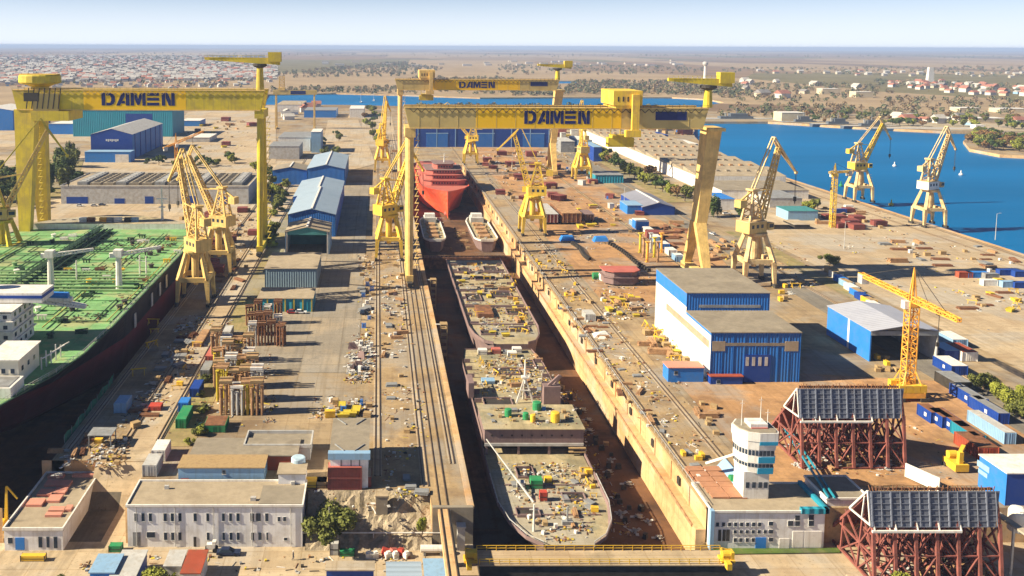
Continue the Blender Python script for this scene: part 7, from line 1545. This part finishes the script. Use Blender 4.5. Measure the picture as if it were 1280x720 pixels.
grove([(1212,184),(1208,176),(1222,170),(1262,172),(1290,182),(1290,190),(1250,190)], 44, B4+[('broad',3)], 'tree on the wooded spit at the right edge of the water', 'trees on the wooded spit', (1.1,1.7), 8)
grove([(960,150),(1000,143),(1280,150),(1280,162),(1180,160),(1075,156)], 70, B4, 'small tree on the far right shore', 'trees on the far right shore', (.9,1.5), 9)
grove([(255,470),(272,470),(250,560),(232,560)], 8, [('bush',0),('bush',1)], 'low bush on the dry grass strip beside the wagons', 'bushes on the dry grass strip', (.4,.7), 10)
# far woods: one mass
def wood(name, polys, seed, lm, n_each, hgt=(6,10)):
    mb = MB(); r = random.Random(seed)
    for poly, n in polys:
        P = P2(poly)
        for _ in range(n):
            for __ in range(50):
                v = r.random(); py = poly[0][1]; x, y = r.uniform(min(p[0] for p in P), max(p[0] for p in P)), r.uniform(min(p[1] for p in P), max(p[1] for p in P))
                if inpoly(x, y, P): break
            else: continue
            if inpoly(x,y,chan) or inpoly(x,y,basin): continue
            h = r.uniform(*hgt)*(1+y/9000); c = Vector((x,y,h*.5)); mb.use(r.randrange(len(lm)))
            for k in range(n_each):
                d = Vector((r.gauss(0,1),r.gauss(0,1),r.gauss(0,1))).normalized(); p = c+Vector((d.x*h*.5,d.y*h*.5,d.z*h*.4))*(r.random()**.25); u = Vector((r.gauss(0,1),r.gauss(0,1),r.gauss(0,1))).normalized(); v = u.cross(d+Vector((.01,.3,.2))).normalized(); s = h*.135
                mb.add([p-u*s-v*s*.7, p+u*s-v*s*.8, p+u*s*.8+v*s, p-u*s*.6+v*s*.8], [(0,1,2,3)])
    return tag(mb.build(name, lm), None, None, kind='stuff')
DW = [leafmat('far_olive', (.16,.15,.08)), leafmat('far_green', (.10,.12,.06)), leafmat('far_brown', (.22,.16,.09))]
wood('distant_woodland', [([(700,119),(720,102),(905,104),(940,120)],620), ([(640,120),(640,110),(700,108),(700,120)],160), ([(340,92),(500,78),(560,88),(500,96),(345,98)],520), ([(500,118),(510,98),(640,98),(640,118)],260), ([(900,125),(905,104),(1100,108),(1120,118),(1000,132)],260), ([(1100,134),(1100,122),(1290,126),(1290,146),(1180,150)],120), ([(895,150),(900,134),(1060,132),(1200,146),(1200,156),(1075,154),(960,148)],150), ([(0,105),(0,72),(330,70),(340,100),(300,110)],1900), ([(900,92),(905,86),(1280,84),(1280,96)],240), ([(620,94),(620,82),(880,84),(880,94)],260), ([(340,120),(340,112),(500,110),(500,117)],120), ([(520,134),(520,136),(640,142),(860,142),(866,136)],150), ([(1090,108),(1095,101),(1290,108),(1290,118)],160), ([(0,70),(0,66),(1280,70),(1280,74)],260)], 4, DW, 26)
# ================================================================== TOWN
def hm_(wc, rc_, k): 
    mb = MB(); mb.box(-6,6,-5,5,0,5); mb.use(1).add([(-6.6,-5.6,4.9),(6.6,-5.6,4.9),(6.6,5.6,4.9),(-6.6,5.6,4.9),(-6.6,0,8.4),(6.6,0,8.4)], [(0,1,5,4),(3,4,5,2),(0,4,3),(1,2,5)])
    o = mb.build('town_house', [wc, rc_]); COL.objects.unlink(o); return o
CRM = mat('town_cream', (.46,.41,.32), .9, .1, .1); RTL = mat('red_tile_roof', (.34,.15,.11), .85, .2, .2); GTL = mat('grey_tile_roof', (.24,.23,.23), .85, .2, .2); WTL = mat('pale_roof', (.46,.44,.41), .8, .1, .2)
TWL = mat('town_white', (.56,.54,.51), .9, .1, .1)
HT = [hm_(TWL,RTL,0), hm_(TWL,GTL,1), hm_(CRM,RTL,2), hm_(TWL,WTL,3), hm_(CRM,GTL,4), hm_(LBLUE,WTL,5)]
def town(poly, n, lab, grp, seed, red=.3, s=(.8,1.6), cat='house'):
    P = poly; r = random.Random(seed)
    for k in range(n):
        for _ in range(60):
            px, py = r.uniform(min(p[0] for p in P), max(p[0] for p in P)), r.uniform(min(p[1] for p in P), max(p[1] for p in P))
            if inpoly(px, py, P): break
        a = g(px, py); hi = 0 if r.random() < red else r.randrange(6); src = HT[hi]; o = src.copy(); COL.objects.link(o); o.location = (a.x,a.y,0); o.rotation_euler = (0,0,r.choice([0,1.57])+r.gauss(.3,.1)); q = r.uniform(*s); o.scale = (q,q,q*r.uniform(.8,1.2)); tag(o, HL[hi]+' '+lab, cat, grp+', '+HL[hi])
HL = ['white red-roofed house', 'white grey-roofed house', 'cream red-roofed house', 'white pale-roofed house', 'cream grey-roofed house', 'bluish pale-roofed house']
town([(0,111),(0,98),(345,92),(345,104),(240,112)], 190, 'at the near edge of the left town', 'houses of the town on the left', 1, .12, (.6,1.1))
town([(1110,109),(1110,103),(1180,103),(1290,112),(1290,121),(1230,120)], 50, 'in the village on the right plain', 'houses of the village on the right', 2, .65, (1.0,1.6))
town([(880,108),(900,100),(1100,104),(1100,120),(960,124)], 10, 'among trees beyond the far right shore', 'houses beyond the far right shore', 3, .2, (1.2,2))
town([(345,140),(395,132),(400,140),(360,150)], 14, 'beside the far channel on the left', 'buildings beside the far channel', 4, .3, (.9,1.5))
town([(1100,152),(1110,146),(1280,152),(1280,160)], 14, 'close to the far right shore', 'huts on the far right shore', 5, .1, (.8,1.4))
mb = MB(); r = random.Random(9); ms = [mat('town_wall', (.42,.40,.38), .9, .1, .1), CRM, RTL, GTL, mat('town_roof', (.40,.39,.38), .9, .2, .2)]
for P, n, rw in (([(0,104),(0,70),(250,70),(345,80),(345,100)],2300,0), ([(860,92),(860,88),(1280,92),(1280,98)],30,0), ([(400,84),(400,78),(860,76),(860,82)],30,1)):
    for k in range(n):
        for _ in range(60):
            px, py = r.uniform(min(p[0] for p in P), max(p[0] for p in P)), r.uniform(min(p[1] for p in P), max(p[1] for p in P))
            if inpoly(px, py, P): break
        a = g(px, py); q = r.uniform(.6,1.3)*(2.5 if rw else 1)*(1+a.y/12000); x, y = a.x, a.y
        mb.use(r.choice([0,0,1])).box(x-6*q,x+6*q,y-5*q,y+5*q,0,5*q if not rw else 9); mb.use(r.choice([2,3,4,4,3,4])).add([(x-6.5*q,y-5.5*q,4.9*q),(x+6.5*q,y-5.5*q,4.9*q),(x+6.5*q,y+5.5*q,4.9*q),(x-6.5*q,y+5.5*q,4.9*q),(x-6.5*q,y,8*q),(x+6.5*q,y,8*q)] if not rw else [(x-6*q,y-5*q,9.1),(x+6*q,y-5*q,9.1),(x+6*q,y+5*q,9.1),(x-6*q,y+5*q,9.1),(x-6*q,y,10),(x+6*q,y,10)], [(0,1,5,4),(3,4,5,2),(0,4,3),(1,2,5)])
tag(mb.build('distant_town', ms), None, None, kind='stuff')
# ================================================================== LITTER too small and too many to count
def litter(name, zones_, seed, ms, size=(.1,.5)):
    mb = MB(); r = random.Random(seed)
    for poly, n, z in zones_:
        P = P2(poly, z); xs = [p[0] for p in P]; ys_ = [p[1] for p in P]; centres = []
        while len(centres) < max(4, n//14):
            x, y = r.uniform(min(xs),max(xs)), r.uniform(min(ys_),max(ys_))
            if inpoly(x, y, P): centres.append((x,y))
        for k in range(int(n*1.7)):
            cx, cy = r.choice(centres); q = r.choice([.8,2,5,14]); x, y = r.gauss(cx,q), r.gauss(cy,q)
            if not inpoly(x, y, P): continue
            s = r.uniform(*size)*(1+y/900); t = r.random(); a = r.choice([0,1.57])+r.gauss(0,.3); mb.use(r.randrange(len(ms)))
            if t < .35: mb.cbox((x,y,z+.05+s*.1),(s*.25,s*4*r.uniform(.6,1.4),s*.25),a)
            elif t < .7: mb.cbox((x,y,z+.06),(s*1.8,s*1.2,.1),a,r.uniform(-.1,.1))
            else: mb.cbox((x,y,z+s*.4),(s*r.uniform(.7,1.4),s,s*.8),a)
    return tag(mb.build(name, ms), None, None, kind='stuff')
MS = [RUST, RUST, GREYL, TIMB, WHITE, RUSTL, DARK, GREY, YELO]
litter('yard_litter', [([(436,420),(468,420),(468,480),(430,480)],420,0), ([(448,320),(468,320),(468,420),(446,420)],260,0), ([(476,270),(505,270),(530,470),(474,470)],620,0), ([(476,480),(530,480),(545,620),(476,620)],220,0), ([(474,180),(500,180),(503,268),(474,268)],300,0),
    ([(640,300),(700,300),(745,380),(700,385)],420,0), ([(705,385),(760,385),(880,560),(822,560)],620,0), ([(690,240),(815,262),(820,330),(700,305)],620,0), ([(730,325),(815,340),(812,400),(755,400)],520,0), ([(800,405),(850,405),(885,478),(900,560),(870,560)],300,0), ([(600,188),(740,188),(760,232),(612,235)],620,0),
    ([(20,300),(120,296),(70,345),(10,362)],360,0), ([(230,262),(330,262),(310,350),(262,395),(250,300)],420,0), ([(228,395),(262,395),(200,520),(140,545)],420,0), ([(262,395),(300,395),(215,560),(165,560)],200,0), ([(115,545),(165,545),(158,584),(105,584)],200,0), ([(255,430),(345,430),(345,530),(240,540)],360,0), ([(390,495),(466,495),(466,524),(390,524)],260,0),
    ([(1000,255),(1080,255),(1280,330),(1280,420),(1150,400),(1060,330)],620,0), ([(870,300),(1000,300),(1040,400),(960,360)],300,0), ([(1000,480),(1180,480),(1240,600),(1000,600)],260,0), ([(985,550),(1120,550),(1130,590),(1000,590)],300,0), ([(230,150),(340,150),(340,200),(240,200)],260,0), ([(100,696),(560,696),(560,716),(100,716)],160,LOW), ([(1075,690),(1240,690),(1250,740),(1090,740)],260,LOW), ([(380,612),(535,612),(535,640),(380,640)],60,0)], 3, MS)
litter('deck_litter', [([(562,328),(628,328),(660,395),(652,424),(612,424),(588,395)],620,-3.15), ([(592,440),(664,440),(722,500),(598,500)],560,-2.75), ([(612,510),(726,510),(730,532),(610,532)],120,1.15), ([(620,578),(730,578),(746,645),(735,678),(682,678),(640,630)],460,-5.95), ([(532,272),(555,272),(556,300),(532,300)],80,-6.6), ([(594,272),(614,272),(615,300),(596,300)],80,-6.6), ([(720,480),(745,560),(800,680),(760,690),(700,500)],300,-13)], 4, MS+[HPUR, YELP], (.1,.4))
litter('tanker_fittings_litter', [([(130,300),(226,300),(168,385),(60,420),(60,360)],260,12.0)], 5, [PIPE, PIPE, DARK, RUST, PIPL], (.15,.5))
# ================================================================== HAZE
hm = bpy.data.materials.new('haze'); hm.use_nodes = True; hn = hm.node_tree; hn.nodes.remove(hn.nodes['Principled BSDF'])
pv = hn.nodes.new('ShaderNodeVolumePrincipled'); pv.inputs['Color'].default_value = (.48,.64,1,1); pv.inputs['Density'].default_value = 8.5e-5; pv.inputs['Anisotropy'].default_value = .0
hn.links.new(pv.outputs[0], hn.nodes['Material Output'].inputs['Volume'])
tag(MB().box(-32000,32000,-60,31000,-20,108).build('haze', hm), None, None, kind='stuff')
